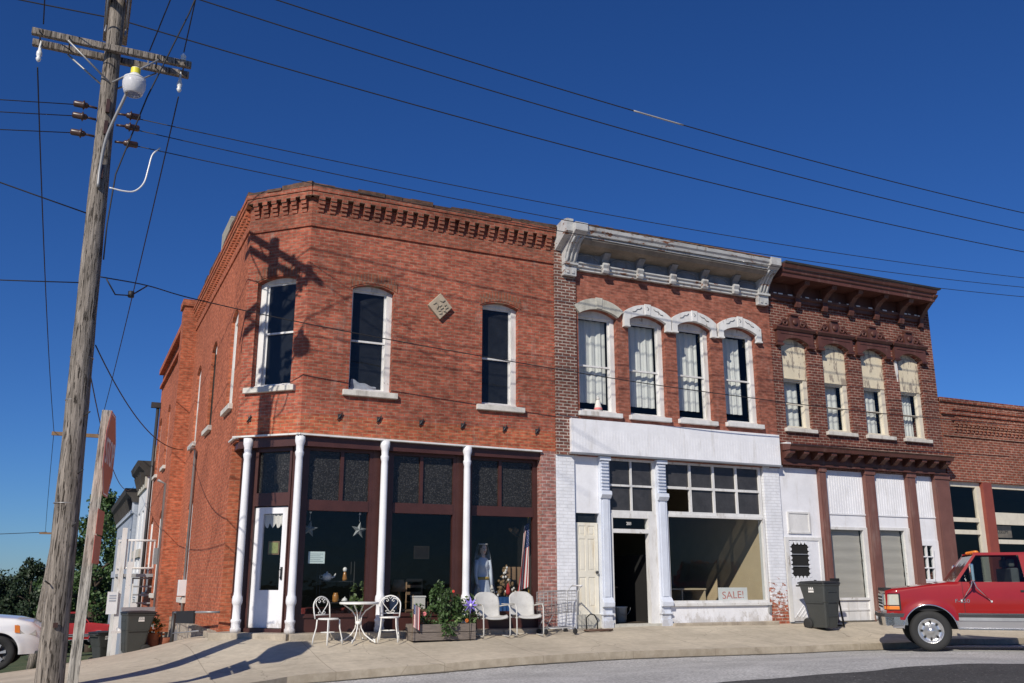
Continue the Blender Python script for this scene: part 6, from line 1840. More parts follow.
for x, z, y, lab in ((9.16, 2.66, 19.4, 'tan straw hat hanging high in the last pane'),):
    t = thing('straw_hat', lab, 'hat', (x, y, z))
    mt = Matrix.Rotation(R(35), 3, 'X') @ Matrix.Rotation(R(25), 3, 'Y')
    mb = MB(); mb.lathe([(.0, .12), (.07, .11), (.085, .0), (.145, -.01), (.15, .0)], (x, y, z), 24, mt); mb.build('hat', M['straw'], t)

# ------------------------------------------------------------------ in the white-fronted shop
t = thing('sale_sign', 'white hand lettered SALE! sign standing in the display window', 'sign', (14.63, 18.68, 1.05))
mb = MB(); mb.box(14.20, 15.06, 18.66, 18.672, 1.10, 1.44); mb.build('board', M['paper_white'], t)
text_mesh('lettering', 'SALE!', M['marker_red'], .24, FF, 14.63, -.158, 1.26, t, ext=.001, squash=1.15, tilt=.03)
t = thing('display_shelf', 'low tan shelf box inside the display window', 'shelf', (13.6, 19.6, 1.05))
mb = MB(); mb.box(12.95, 14.4, 19.4, 19.95, 1.38, 1.42); mb.build('top', M['tan_wall'], t)
for x in (12.97, 13.7, 14.37):
    mb = MB(); mb.box(x - .02, x + .02, 19.42, 19.93, 1.05, 1.38); mb.build('side', M['tan_wall'], t)
t = thing('dark_cabinet', 'dark narrow cabinet at the left end of the display window', 'cabinet', (12.9, 19.4, .66))
mb = MB(); mb.box(12.72, 12.98, 19.25, 19.6, 1.06, 1.75); mb.build('carcass', M['brown_wood'], t, bevel=.01)
mb = MB(); mb.box(12.70, 13.0, 19.23, 19.62, 1.75, 1.78); mb.build('top', M['brown_cloth'], t)
t = thing('white_bucket', 'white plastic bucket inside the open doorway', 'bucket', (12.0, 19.6, .66))
mb = MB(); mb.lathe([(.13, .66), (.155, .98), (.165, .985), (.165, 1.01), (.15, 1.01), (.14, .72), (0, .70)], (11.98, 19.5, 0), 24); mb.build('bucket', M['bucket_plastic'], t)
mb = MB(); mb.tube([(11.98 + .168 * math.cos(PI * k / 12), 19.33 - .0, .99 - .17 * math.sin(PI * k / 12)) for k in range(13)], .005, 5); mb.build('bail_handle', M['grey_metal'], t)
t = thing('saw_horse', 'wooden sawhorse table in the dim doorway', 'sawhorse', (11.6, 20.4, .66))
mb = MB(); mb.box(11.0, 12.3, 20.1, 20.7, 1.42, 1.46); mb.build('tabletop', M['saw_wood'], t)
for x, y in ((11.25, 20.2), (11.25, 20.6), (12.05, 20.2), (12.05, 20.6)):
    for s in (-1, 1):
        mb = MB(); mb.tube([(x + s * .04, y, 1.42), (x + s * .20, y, .66)], .025, 6); mb.build('leg', M['saw_wood'], t)

# sign in the low building
t = thing('shop_sign', 'dim pale sign board hanging behind the glass of the low building', 'sign', (24.4, 18.8, 2.8))
mb = MB(); mb.box(23.98, 24.86, 18.75, 18.77, 2.80, 3.14); mb.build('board', M['soffit_board'], t)
text_mesh('lettering', 'MUSEUM', M['house_dark'], .14, FF, 24.42, -.247, 2.96, t)

# ------------------------------------------------------------------ wooden staircase and deck behind the corner building
st = thing('wooden_staircase', 'white painted wooden staircase and landing behind the corner building', 'staircase', (1.9, 34.5, -1.2))
zg = -1.25
for x, y, z1 in ((1.52, 34.0, 3.3), (2.72, 34.0, 3.0), (1.52, 36.2, 3.0), (1.75, 33.6, 2.2), (1.95, 33.2, .9)):
    mb = MB(); mb.box(x - .075, x + .075, y - .075, y + .075, zg - .3, z1); mb.build('post', M['white_worn'], st)
mb = MB(); mb.box(1.45, 2.8, 33.95, 36.3, 1.72, 1.82); mb.build('landing', M['stair_grey'], st)
mb = MB()
for a, b in (((1.52, 34.0), (2.72, 34.0)), ((1.52, 34.0), (1.52, 36.2))):
    for z in (2.0, 2.9):
        mb.tube([(a[0], a[1], z), (b[0], b[1], z)], .04, 6)
    n = 10
    for k in range(1, n):
        x, y = a[0] + (b[0] - a[0]) * k / n, a[1] + (b[1] - a[1]) * k / n
        if 3 < k < 8 and a[1] == b[1]: continue
        mb.box(x - .025, x + .025, y - .025, y + .025, 2.0, 2.9)
mb.build('railing', M['white_worn'], st)
for k in range(11):
    mb = MB(); z = zg + .25 + k * .265; y = 33.3 + k * .06
    mb.box(1.95, 2.7, 33.9 - k * .0 + .02 * k, 34.2 + .02 * k, z, z + .05); mb.build('tread', M['stair_grey'], st)
for x in (1.93, 2.72):
    mb = MB(); mb.prism([(x - .02, 33.7, zg), (x - .02, 34.0, zg), (x - .02, 34.5, 1.7), (x - .02, 34.2, 1.7)], (.04, 0, 0)); mb.build('stringer', M['white_worn'], st)
mb = MB(); mb.tube([(1.62, 32.9, .05), (1.58, 33.6, .1)], .05, 6); mb.box(1.35, 1.95, 32.85, 33.2, .0, .07); mb.build('lower_rail', M['white_worn'], st)
for ch in kids(st): ch.location.x += .22
t = thing('notice_panel', 'small white sign board fixed to the staircase post', 'sign', (1.4, 33.9, .9))
mb = MB(); mb.box(1.40, 1.72, 33.85, 33.9, .55, 1.25); mb.build('board', M['house_white'], t)
mb = MB()
for k in range(3): mb.box(1.46, 1.66, 33.84, 33.85, .95 + .08 * k, .99 + .08 * k)
mb.build('lettering', M['house_siding'], t)
t = thing('grey_crate', 'low grey lidded box standing behind the nearer wheeled bin', 'storage box', (2.2, 30.5, -.6))
mb = MB(); mb.box(1.75, 2.62, 30.2, 31.0, -.9, .55); mb.build('box_body', M['stair_grey'], t)
mb = MB(); mb.prism([(1.7, 30.1, .55), (2.66, 30.1, .55), (2.66, 31.05, .78), (1.7, 31.05, .78)], (0, 0, .05)); mb.build('lid', M['grey_metal'], t)

# ------------------------------------------------------------------ far shops along the side street
def far_shop(name, label, y0, y1, xf, ztop, zb, mwall, mcor, mtrim, wins, chim=None):
    F = Fr((xf, 0), (0, 1), (-1, 0))
    b = thing(name, label, 'building', (xf, y0, zb))
    ops = []
    for (u0, u1, z0, z1) in wins: ops.append((u0, u1, z0, z1, 0))
    mb = MB(); wall(mb, F, y0, y1, zb - .5, ztop - .3, -.25, 0, ops)
    mb.box(xf + .25, xf + 7, y0, y0 + .25, zb - .5, ztop - .3); mb.box(xf + .25, xf + 7, y1 - .25, y1, zb - .5, ztop - .3)
    mb.build('wall', M[mwall], b)
    mb = MB(); mb.uprism(F, [(-.3, ztop - .55), (.10, ztop - .55), (.15, ztop - .4), (.36, ztop - .2), (.42, ztop), (-.3, ztop)], y0 - .1, y1 + .1); mb.build('cornice', M[mcor], b)
    mb = MB(); mb.box(y0, y1, 0, .08, ztop - 1.0, ztop - .55, F); mb.build('frieze', M[mtrim], b)
    mb = MB(); mb.box(y0, y1, 0, .08, (ztop + zb) / 2 + .2, (ztop + zb) / 2 + .5, F); mb.build('belt_board', M[mtrim], b)
    k = y0 + .3
    while k < y1 - .2:
        mb = MB(); mb.uprism(F, [(.08, ztop - .85), (.16, ztop - .85), (.3, ztop - .4), (.08, ztop - .4)], k, k + .18); mb.build('bracket', M[mcor], b); k += .95
    for (u0, u1, z0, z1) in wins:
        mb = MB(); frame_bars(mb, F, u0, u1, z0, z1, -.15, -.05, .09, 1, 2); w = mb.build('window', M['house_white'], b)
        pane(w, 'pane', 'pane_dark', F, u0 + .09, u1 - .09, z0 + .09, z1 - .09, -.1)
    mb = MB(); mb.box(xf + .25, xf + 7, y0 + .25, y1 - .25, ztop - .6, ztop - .5); mb.build('roof', M['tar'], b)
    mb = MB(); mb.box(xf + 1.5, xf + 1.6, y0 + .25, y1 - .25, zb - .5, ztop - .7); mb.build('inner_wall', M['dark_room'], b)
    if chim:
        mb = MB(); mb.box(*chim); mb.build('chimney', M['old_stone'], b)
    return b
far_shop('gabled_shop', 'narrow white shop with dark overhanging cornice and tan chimney', 37.85, 41.7, 2.55, 6.0, -1.5, 'house_white', 'house_dark', 'old_stone', [(38.3, 39.2, 1.9, 4.2), (40.2, 41.1, 1.9, 4.2), (38.4, 41.0, -.9, 1.0)], chim=(2.75, 3.3, 38.9, 39.5, 5.6, 6.75))
far_shop('blue_shop', 'blue grey boarded shop with bracketed dark cornice beyond the white one', 41.8, 54.5, 2.4, 5.3, -2.2, 'house_siding', 'house_dark', 'house_trim', [(42.6, 43.5, 1.6, 3.7), (44.9, 45.8, 1.6, 3.7), (47.0, 47.9, 1.6, 3.7), (49.4, 50.3, 1.6, 3.7), (51.8, 52.7, 1.6, 3.7)])

# ------------------------------------------------------------------ vehicles
def tyre_wheel(t, x, y, z, r, w, s, rim='rim_steel', holes=8):
    """wheel centred at x, y, z, its outer side towards s"""
    rot = Matrix.Rotation(-s * PI / 2, 3, 'X')
    mb = MB(); k = r / .39
    mb.lathe([(.20 * k, -w * .45), (.245 * k, w * .42), (.225 * k, w * .36), (.20 * k, w * .20), (.13 * k, w * .16), (.12 * k, w * .30), (.07 * k, w * .34), (.065 * k, w * .42), (.0, w * .43)], (x, y, z), 32, rot)
    wh = mb.build('wheel', M[rim], t, local=True)
    mb = MB(); mb.lathe([(.20 * k, -w * .48), (.30 * k, -w * .52), (.36 * k, -w * .48), (.385 * k, -w * .36), (.39 * k, 0), (.385 * k, w * .36), (.36 * k, w * .48), (.31 * k, w * .52), (.243 * k, w * .44)], (x, y, z), 40, rot, cap=False)
    mb.build('tyre', M['rubber'], wh, local=True)
    if holes:
        mb = MB()
        for q in range(holes):
            a = 2 * PI * q / holes
            c = Vector((math.cos(a) * .165 * k, math.sin(a) * .165 * k, w * .185))
            mb.lathe([(.024 * k, 0), (.024 * k, .012), (0, .012)], Vector((x, y, z)) + rot @ c, 12, rot, smooth=False)
        mb.build('hole', M['black_paint'], wh, local=True)
    return wh

def skin_side(mb, xs, zb, zt, wf, rows=9, both=(-1, 1)):
    for s in both:
        mb.grid(lambda p, q: (lambda x: (lambda z: Vector((x, s * wf(x, z), z)))(zb(x) + (zt(x) - zb(x)) * q))(xs[min(int(round(p * (len(xs) - 1))), len(xs) - 1)]), len(xs) - 1, rows)

def arch_bottom(x, wheels, r, zr, base):
    for wx in wheels:
        d = abs(x - wx)
        if d < r: return max(base, zr + math.sqrt(r * r - d * d))
    return base

def frange(a, b, s):
    n = int(round((b - a) / s)); return [a + (b - a) * k / n for k in range(n + 1)]

def interp(x, pts):
    if x <= pts[0][0]: return pts[0][1]
    for (a, u), (b, v) in zip(pts[:-1], pts[1:]):
        if x <= b: return u + (v - u) * (x - a) / (b - a)
    return pts[-1][1]

def body_side(mb, x0, x1, wheels, rad, zr, base, ztop, wf, step=.04, rows=10):
    """one side skin with exact wheel-arch edges; both sides and the top between them"""
    xs = set(frange(x0, x1, step))
    for wx in wheels:
        for k in range(25):
            xx = wx - rad * math.cos(PI * k / 24)
            if x0 < xx < x1: xs.add(round(xx, 4))
        for xx in (wx - rad - .0005, wx + rad + .0005):
            if x0 < xx < x1: xs.add(round(xx, 4))
    xs = sorted(xs)
    rowsets = []
    for s in (-1, 1):
        cols = []
        for x in xs:
            zb = arch_bottom(x, wheels, rad, zr, base); zt = max(ztop(x), zb)
            cols.append([mb.v((x, s * wf(x, zb + (zt - zb) * q / rows), zb + (zt - zb) * q / rows)) for q in range(rows + 1)])
        for a, b in zip(cols[:-1], cols[1:]):
            for q in range(rows):
                f = mb.bm.faces.new([a[q], b[q], b[q + 1], a[q + 1]]); f.smooth = True
        rowsets.append(cols)
    return xs, rowsets

def deck_top(mb, xs, ztop, wf, crown, x0, x1, n=8):
    rows = []
    for x in xs:
        if x < x0 - 1e-6 or x > x1 + 1e-6: continue
        z = ztop(x); w_ = wf(x, z)
        rows.append([mb.v((x, -w_ + 2 * w_ * k / n, z + crown * (1 - (2 * k / n - 1) ** 2))) for k in range(n + 1)])
    for a, b in zip(rows[:-1], rows[1:]):
        for k in range(n):
            f = mb.bm.faces.new([a[k], a[k + 1], b[k + 1], b[k]]); f.smooth = True

def pickup(label, mats, detail=True, seed=0):
    t = thing('pickup_truck', label, 'pickup truck')
    body, lower = mats
    wb_, rr, hub = 3.38, .395, .395
    wheels = (0.0, -wb_)
    def ztop(x):
        return interp(x, [(-4.6, 1.32), (-2.16, 1.32), (-2.15, 1.345), (-.62, 1.345), (-.40, 1.33), (.3, 1.235), (.66, 1.20), (.80, 1.16), (.86, 1.09)])
    def wf(x, z):
        w_ = .985 - .045 * max(0, (z - .95) / .4) ** 2 - .02 * max(0, (.75 - z) / .35)
        w_ += .018 * math.exp(-((z - .93) / .05) ** 2) * 0
        if x > .55: w_ -= .10 * ((x - .55) / .31) ** 2
        if x < -4.3: w_ -= .03 * ((-4.3 - x) / .3) ** 2
        for wx in wheels:
            d = math.hypot(x - wx, z - hub); w_ += .03 * math.exp(-((d - .50) / .06) ** 2)
        return w_
    mb = MB()
    xs, cols = body_side(mb, -4.6, .80, wheels, .50, hub, .60, ztop, wf)
    deck_top(mb, xs, ztop, wf, .03, -.62, .80)
    for c_ in (cols,):
        L, Rr = c_[0], c_[1]
        mb.face([v.co for v in L[0]] + [v.co for v in reversed(Rr[0])])
        mb.face([v.co for v in L[-1]] + [v.co for v in reversed(Rr[-1])])
    mb.box(-4.58, -2.2, -.93, .93, .80, .84)                                  # bed floor
    mb.box(-2.2, -2.16, -.93, .93, .6, 1.33)
    bd = mb.build('body', M[body], t, local=True, weld=True)
    mb = MB()
    xs2, _c = body_side(mb, -4.58, .70, wheels, .50, hub, .44, lambda x: .60, lambda x, z: wf(x, .62) - .012 - .04 * (.6 - z) / .16, rows=3)
    mb.build('lower_panel', M[lower], t, local=True)
    # wheel wells and underside
    mb = MB(); mb.box(-4.5, .62, -.66, .66, .42, .60); mb.box(-.52, .52, -.92, .92, .78, .98) ; mb.box(-wb_ - .52, -wb_ + .52, -.92, .92, .75, .96); mb.box(-.6, .66, -.70, .70, .60, 1.05); mb.box(-.62, -.56, -.9, .9, .5, 1.0); mb.box(.56, .62, -.8, .8, .5, 1.0); mb.box(-wb_ - .6, -wb_ - .54, -.9, .9, .5, .9); mb.box(-wb_ + .54, -wb_ + .6, -.9, .9, .5, .9)
    mb.build('chassis', M['black_paint'], t, local=True)
    # mouldings along the side
    for s in (-1, 1):
        for (a, b) in ((-.53, -2.86), (-3.90, -4.55)):
            for z0, z1, m_, o_ in ((.715, .745, 'chrome', .012), (.665, .713, 'dark_metal', .015), (.60, .662, 'stair_grey', .009)):
                mb = MB(); n = 14
                for k in range(n):
                    p, q = a + (b - a) * k / n, a + (b - a) * (k + 1) / n
                    mb.hexa([(p, s * (wf(p, z0) - .01), z0), (q, s * (wf(q, z0) - .01), z0), (q, s * (wf(q, z0) + o_), z0), (p, s * (wf(p, z0) + o_), z0)], [(p, s * (wf(p, z1) - .01), z1), (q, s * (wf(q, z1) - .01), z1), (q, s * (wf(q, z1) + o_), z1), (p, s * (wf(p, z1) + o_), z1)])
                mb.build('side_moulding', M[m_], t, local=True, weld=True)
        for wx in wheels:
            mb = MB(); mb.tube([(wx + .505 * math.cos(a_), s * (wf(wx + .505 * math.cos(a_), hub + .505 * math.sin(a_)) + .002), hub + .505 * math.sin(a_)) for a_ in [R(d_) for d_ in range(4, 177, 6)]], .013, 6); mb.build('arch_trim', M['chrome'], t, local=True)
        mb = MB(); mb.box(-2.85, -.52, s * .945 - .012, s * .945 + .012, .425, .447); mb.build('sill_trim', M['chrome'], t, local=True)
    # cab
    zr0 = 1.93
    A0, A1 = (-.56, 1.345), (-.98, zr0 - .05)      # A pillar foot and head
    B0, B1_ = (-2.06, 1.345), (-2.00, zr0 - .05)
    wB, wT = .93, .76
    mb = MB()
    def roofp(p, q):
        x = -.94 - 1.10 * p; y = -wT + 2 * wT * q
        z = zr0 - .05 + .055 * (1 - (2 * q - 1) ** 4) * (1 - (2 * p - 1) ** 6 * .7)
        return Vector((x, y, z))
    mb.grid(roofp, 12, 12)
    for s in (-1, 1):
        def bar(a, b, w1_, w2_, ya, yb):
            pa, pb = Vector((a[0], s * ya, a[1])), Vector((b[0], s * yb, b[1]))
            mb.hexa([pa + Vector((-w1_, 0, 0)), pa + Vector((w1_, 0, 0)), pa + Vector((w1_, -s * .05, 0)), pa + Vector((-w1_, -s * .05, 0))], [pb + Vector((-w2_, 0, 0)), pb + Vector((w2_, 0, 0)), pb + Vector((w2_, -s * .05, 0)), pb + Vector((-w2_, -s * .05, 0))])
        bar(A0, A1, .035, .03, wB, wT); bar((-1.95, 1.345), (-1.90, zr0 - .05), .13, .12, wB, wT)
        # gutter rail
        a, b = Vector((-.96, s * wT, zr0 - .06)), Vector((-2.02, s * wT, zr0 - .06))
        mb.hexa([a, b, b + Vector((0, -s * .04, 0)), a + Vector((0, -s * .04, 0))], [p + Vector((0, -s * .01, .055)) for p in (a, b, b + Vector((0, -s * .04, 0)), a + Vector((0, -s * .04, 0)))])
    mb.hexa([(-2.06, -wB, 1.345), (-2.06, wB, 1.345), (-2.1, wB, 1.345), (-2.1, -wB, 1.345)], [(-2.05, -wB * .98, 1.42), (-2.05, wB * .98, 1.42), (-2.09, wB * .98, 1.42), (-2.09, -wB * .98, 1.42)])
    cab = mb.build('cab', M[body], t, local=True)
    mb = MB(); mb.face([(-.53, -wB + .05, 1.35), (-.53, wB - .05, 1.35), (-.95, wT - .04, zr0 - .06), (-.95, -wT + .04, zr0 - .06)]); mb.build('windscreen', M['pane_car'], t, local=True)
    for s in (-1, 1):
        mb = MB(); mb.face([(-.60, s * (wB - .02), 1.35), (-1.83, s * (wB - .02), 1.35), (-1.80, s * (wT - .015), zr0 - .06), (-.98, s * (wT - .015), zr0 - .06)]); mb.build('side_window', M['pane_car'], t, local=True)
    mb = MB(); mb.face([(-2.08, -wB + .1, 1.42), (-2.08, wB - .1, 1.42), (-2.03, wT - .06, zr0 - .08), (-2.03, -wT + .06, zr0 - .08)]); mb.build('rear_window', M['pane_car'], t, local=True)
    mb = MB(); mb.box(-1.75, -1.6, -.8, .8, .9, 1.62); mb.box(-1.75, -1.1, -.8, .8, .8, 1.0); mb.build('bench_seat', M['seat_grey'], t, local=True, bevel=.03)
    for s in (-.4, .4):
        mb = MB(); mb.box(-1.74, -1.63, s - .13, s + .13, 1.64, 1.80); mb.build('headrest', M['seat_grey'], t, local=True, bevel=.03)
    mb = MB(); mb.tube([(-.98 + .03 * math.sin(2 * PI * k / 20), .40 + .19 * math.cos(2 * PI * k / 20), 1.33 + .19 * math.sin(2 * PI * k / 20)) for k in range(20)], .014, 6, closed=True); mb.build('steering_wheel', M['black_paint'], t, local=True)
    mb = MB(); mb.box(-.9, -.6, -.88, .88, 1.0, 1.32); mb.build('dashboard', M['dark_metal'], t, local=True)
    # doors: gap lines and handles
    for s in (-1, 1):
        mb = MB()
        for x in (-.66, -1.96):
            n = 10
            for k in range(n):
                z0, z1 = .60 + .74 * k / n, .60 + .74 * (k + 1) / n
                mb.hexa([(x - .004, s * (wf(x, z0) - .01), z0), (x + .004, s * (wf(x, z0) - .01), z0), (x + .004, s * (wf(x, z0) + .0025), z0), (x - .004, s * (wf(x, z0) + .0025), z0)], [(x - .004, s * (wf(x, z1) - .01), z1), (x + .004, s * (wf(x, z1) - .01), z1), (x + .004, s * (wf(x, z1) + .0025), z1), (x - .004, s * (wf(x, z1) + .0025), z1)])
        mb.build('door_gap', M['black_paint'], t, local=True)
        mb = MB(); z = 1.17; mb.box(-1.86, -1.70, s * (wf(-1.8, z)) - .012, s * (wf(-1.8, z)) + .014, z - .02, z + .02); mb.build('door_handle', M['black_paint'], t, local=True, bevel=.005)
    # front end
    mb = MB()
    n = 16
    def bmp(k): y = -.98 + 1.96 * k / n; return (.955 - .12 * (abs(y) / .98) ** 3, y)
    for k in range(n):
        (xa, ya), (xb, yb) = bmp(k), bmp(k + 1)
        mb.hexa([(xa - .16, ya, .50), (xa - .02, ya, .48), (xb - .02, yb, .48), (xb - .16, yb, .50)], [(xa - .16, ya, .74), (xa, ya, .72), (xb, yb, .72), (xb - .16, yb, .74)])
    for s in (-1, 1): mb.box(.42, .84, s * .95 - .03, s * .95 + .03, .50, .73)
    bpm = mb.build('front_bumper', M['chrome'], t, local=True, weld=True)
    mb = MB()
    for k in range(n):
        (xa, ya), (xb, yb) = bmp(k), bmp(k + 1)
        mb.hexa([(xa - .01, ya, .655), (xa + .008, ya, .655), (xb + .008, yb, .655), (xb - .01, yb, .655)], [(xa - .01, ya, .725), (xa + .006, ya, .725), (xb + .006, yb, .725), (xb - .01, yb, .725)])
    for s in (-1, 1): mb.box(.42, .85, s * .986 - .006, s * .986 + .006, .655, .728)
    mb.build('bumper_pad', M['dark_metal'], bpm, local=True)
    mb = MB(); mb.box(.77, .84, -.62, .62, .80, 1.10)
    gr = mb.build('grille', M['chrome'], t, local=True, bevel=.01)
    mb = MB()
    for k in range(4):
        for j in range(2): mb.box(.835, .846, -.59 + j * .61, -.02 + j * .61, .825 + k * .063, .868 + k * .063)
    mb.build('grille_slot', M['black_paint'], gr, local=True)
    for s in (-1, 1):
        mb = MB(); mb.hexa([(.55, s * 1.0, .885), (.74, s * .975, .885), (.83, s * .87, .885), (.83, s * .62, .885), (.55, s * .62, .885)], [(.55, s * .998, 1.10), (.73, s * .968, 1.10), (.815, s * .86, 1.10), (.815, s * .62, 1.10), (.55, s * .62, 1.10)]); mb.build('headlight', M['lens_clear'], t, local=True, bevel=.012)
        mb = MB(); mb.hexa([(.55, s * 1.003, .80), (.74, s * .98, .80), (.835, s * .875, .80), (.835, s * .64, .80), (.55, s * .64, .80)], [(.55, s * 1.003, .868), (.74, s * .978, .868), (.835, s * .872, .868), (.835, s * .64, .868), (.55, s * .64, .868)]); mb.build('marker_light', M['amber'], t, local=True, bevel=.008)
        mb = MB(); mb.hexa([(.52, s * .995, .785), (.735, s * .968, .785), (.82, s * .865, .785), (.82, s * .6, .785), (.52, s * .6, .785)], [(.52, s * .992, 1.118), (.73, s * .962, 1.118), (.805, s * .855, 1.118), (.805, s * .6, 1.118), (.52, s * .6, 1.118)]); mb.build('lamp_surround', M['black_paint'], t, local=True)
        mb = MB(); y0, y1 = sorted((s * .80, s * .96)); mb.box(-4.64, -4.56, y0, y1, .85, 1.2); mb.build('tail_light', M['tail_red'], t, local=True, bevel=.01)
    mb = MB(); mb.box(-4.8, -4.62, -.93, .93, .55, .72); mb.build('rear_bumper', M['chrome'], t, local=True, bevel=.02)
    mb = MB(); mb.box(.66, .82, -.82, .82, 1.16, 1.225); mb.build('bug_shield', M['black_paint'], t, local=True, bevel=.01)
    if detail:
        for y in (-.5, -.25, 0, .25, .5):
            mb = MB(); mb.blob((-1.05, y, zr0 + .01), .06, .045, .035, 10, 6); mb.build('roof_marker', M['amber'], t, local=True)
        for s in (-1, 1):
            # towing mirror on crossed struts
            y = s * 1.22
            mb = MB(); mb.box(-.86, -.80, min(y - .1, y + .1), max(y - .1, y + .1), 1.36, 1.70); mr = mb.build('mirror', M['chrome'], t, local=True, bevel=.02)
            mb = MB()
            wy = s * (wf(-.7, 1.0) + .01)
            mb.tube([(-.83, y, 1.40), (-.80, s * 1.12, 1.26), (-.62, wy, .98)], .013, 6); mb.tube([(-.83, y, 1.40), (-.9, s * 1.12, 1.24), (-1.16, wy, .97)], .013, 6)
            mb.tube([(-.83, y, 1.66), (-.80, s * .95, 1.44)], .011, 6); mb.tube([(-.83, y, 1.38), (-.80, s * .94, 1.34)], .011, 6)
            mb.build('strut', M['chrome'], mr, local=True)
            mb = MB()
            for x, z in ((-.62, .98), (-1.16, .97)): mb.blob((x, wy, z), .022, .014, .022, 8, 6)
            mb.build('mount', M['porcelain'], mr, local=True)
        mb = MB(); mb.tube([(-.38, -.80, 1.30), (-.42, -.82, 2.0)], .004, 5); mb.build('aerial', M['steel'], t, local=True)
    r0, w0 = .395, .235
    for wx in wheels:
        for s in (-1, 1): tyre_wheel(t, wx, s * .83, hub, r0, w0, s)
    return t
tk = pickup('red and silver pickup truck angle parked with its nose to the pavement', ('truck_red', 'truck_silver'))
rz_ = R(137.5); hd_ = Vector((math.cos(rz_), math.sin(rz_), 0))
lft = Vector((-hd_.y, hd_.x, 0))
fw = Vector((15.95, 14.12, 0))                      # near front wheel
org = fw - lft * .88
tk.location = (org.x, org.y, gz(15.95, 14.12) + .005); tk.rotation_euler = (0, 0, rz_)
WM[tk.name] = Matrix.Translation(tk.location) @ Matrix.Rotation(rz_, 4, 'Z')
class TF:
    def __call__(s, u, d, z): return Vector((-u, 1.0 + d - .012, z))
_tm = text_mesh('model_lettering', 'F-250', M['chrome'], .10, TF(), .63, .004, .975, None, squash=1.2)
_tm.parent = tk
fr_ = pickup('bright red pickup parked far down the side street', ('far_red', 'far_red'), detail=False)
fr_.location = (1.75, 53, gz(1.75, 53) + .35); fr_.rotation_euler = (0, 0, R(12)); fr_.scale = (.86, .86, .86)

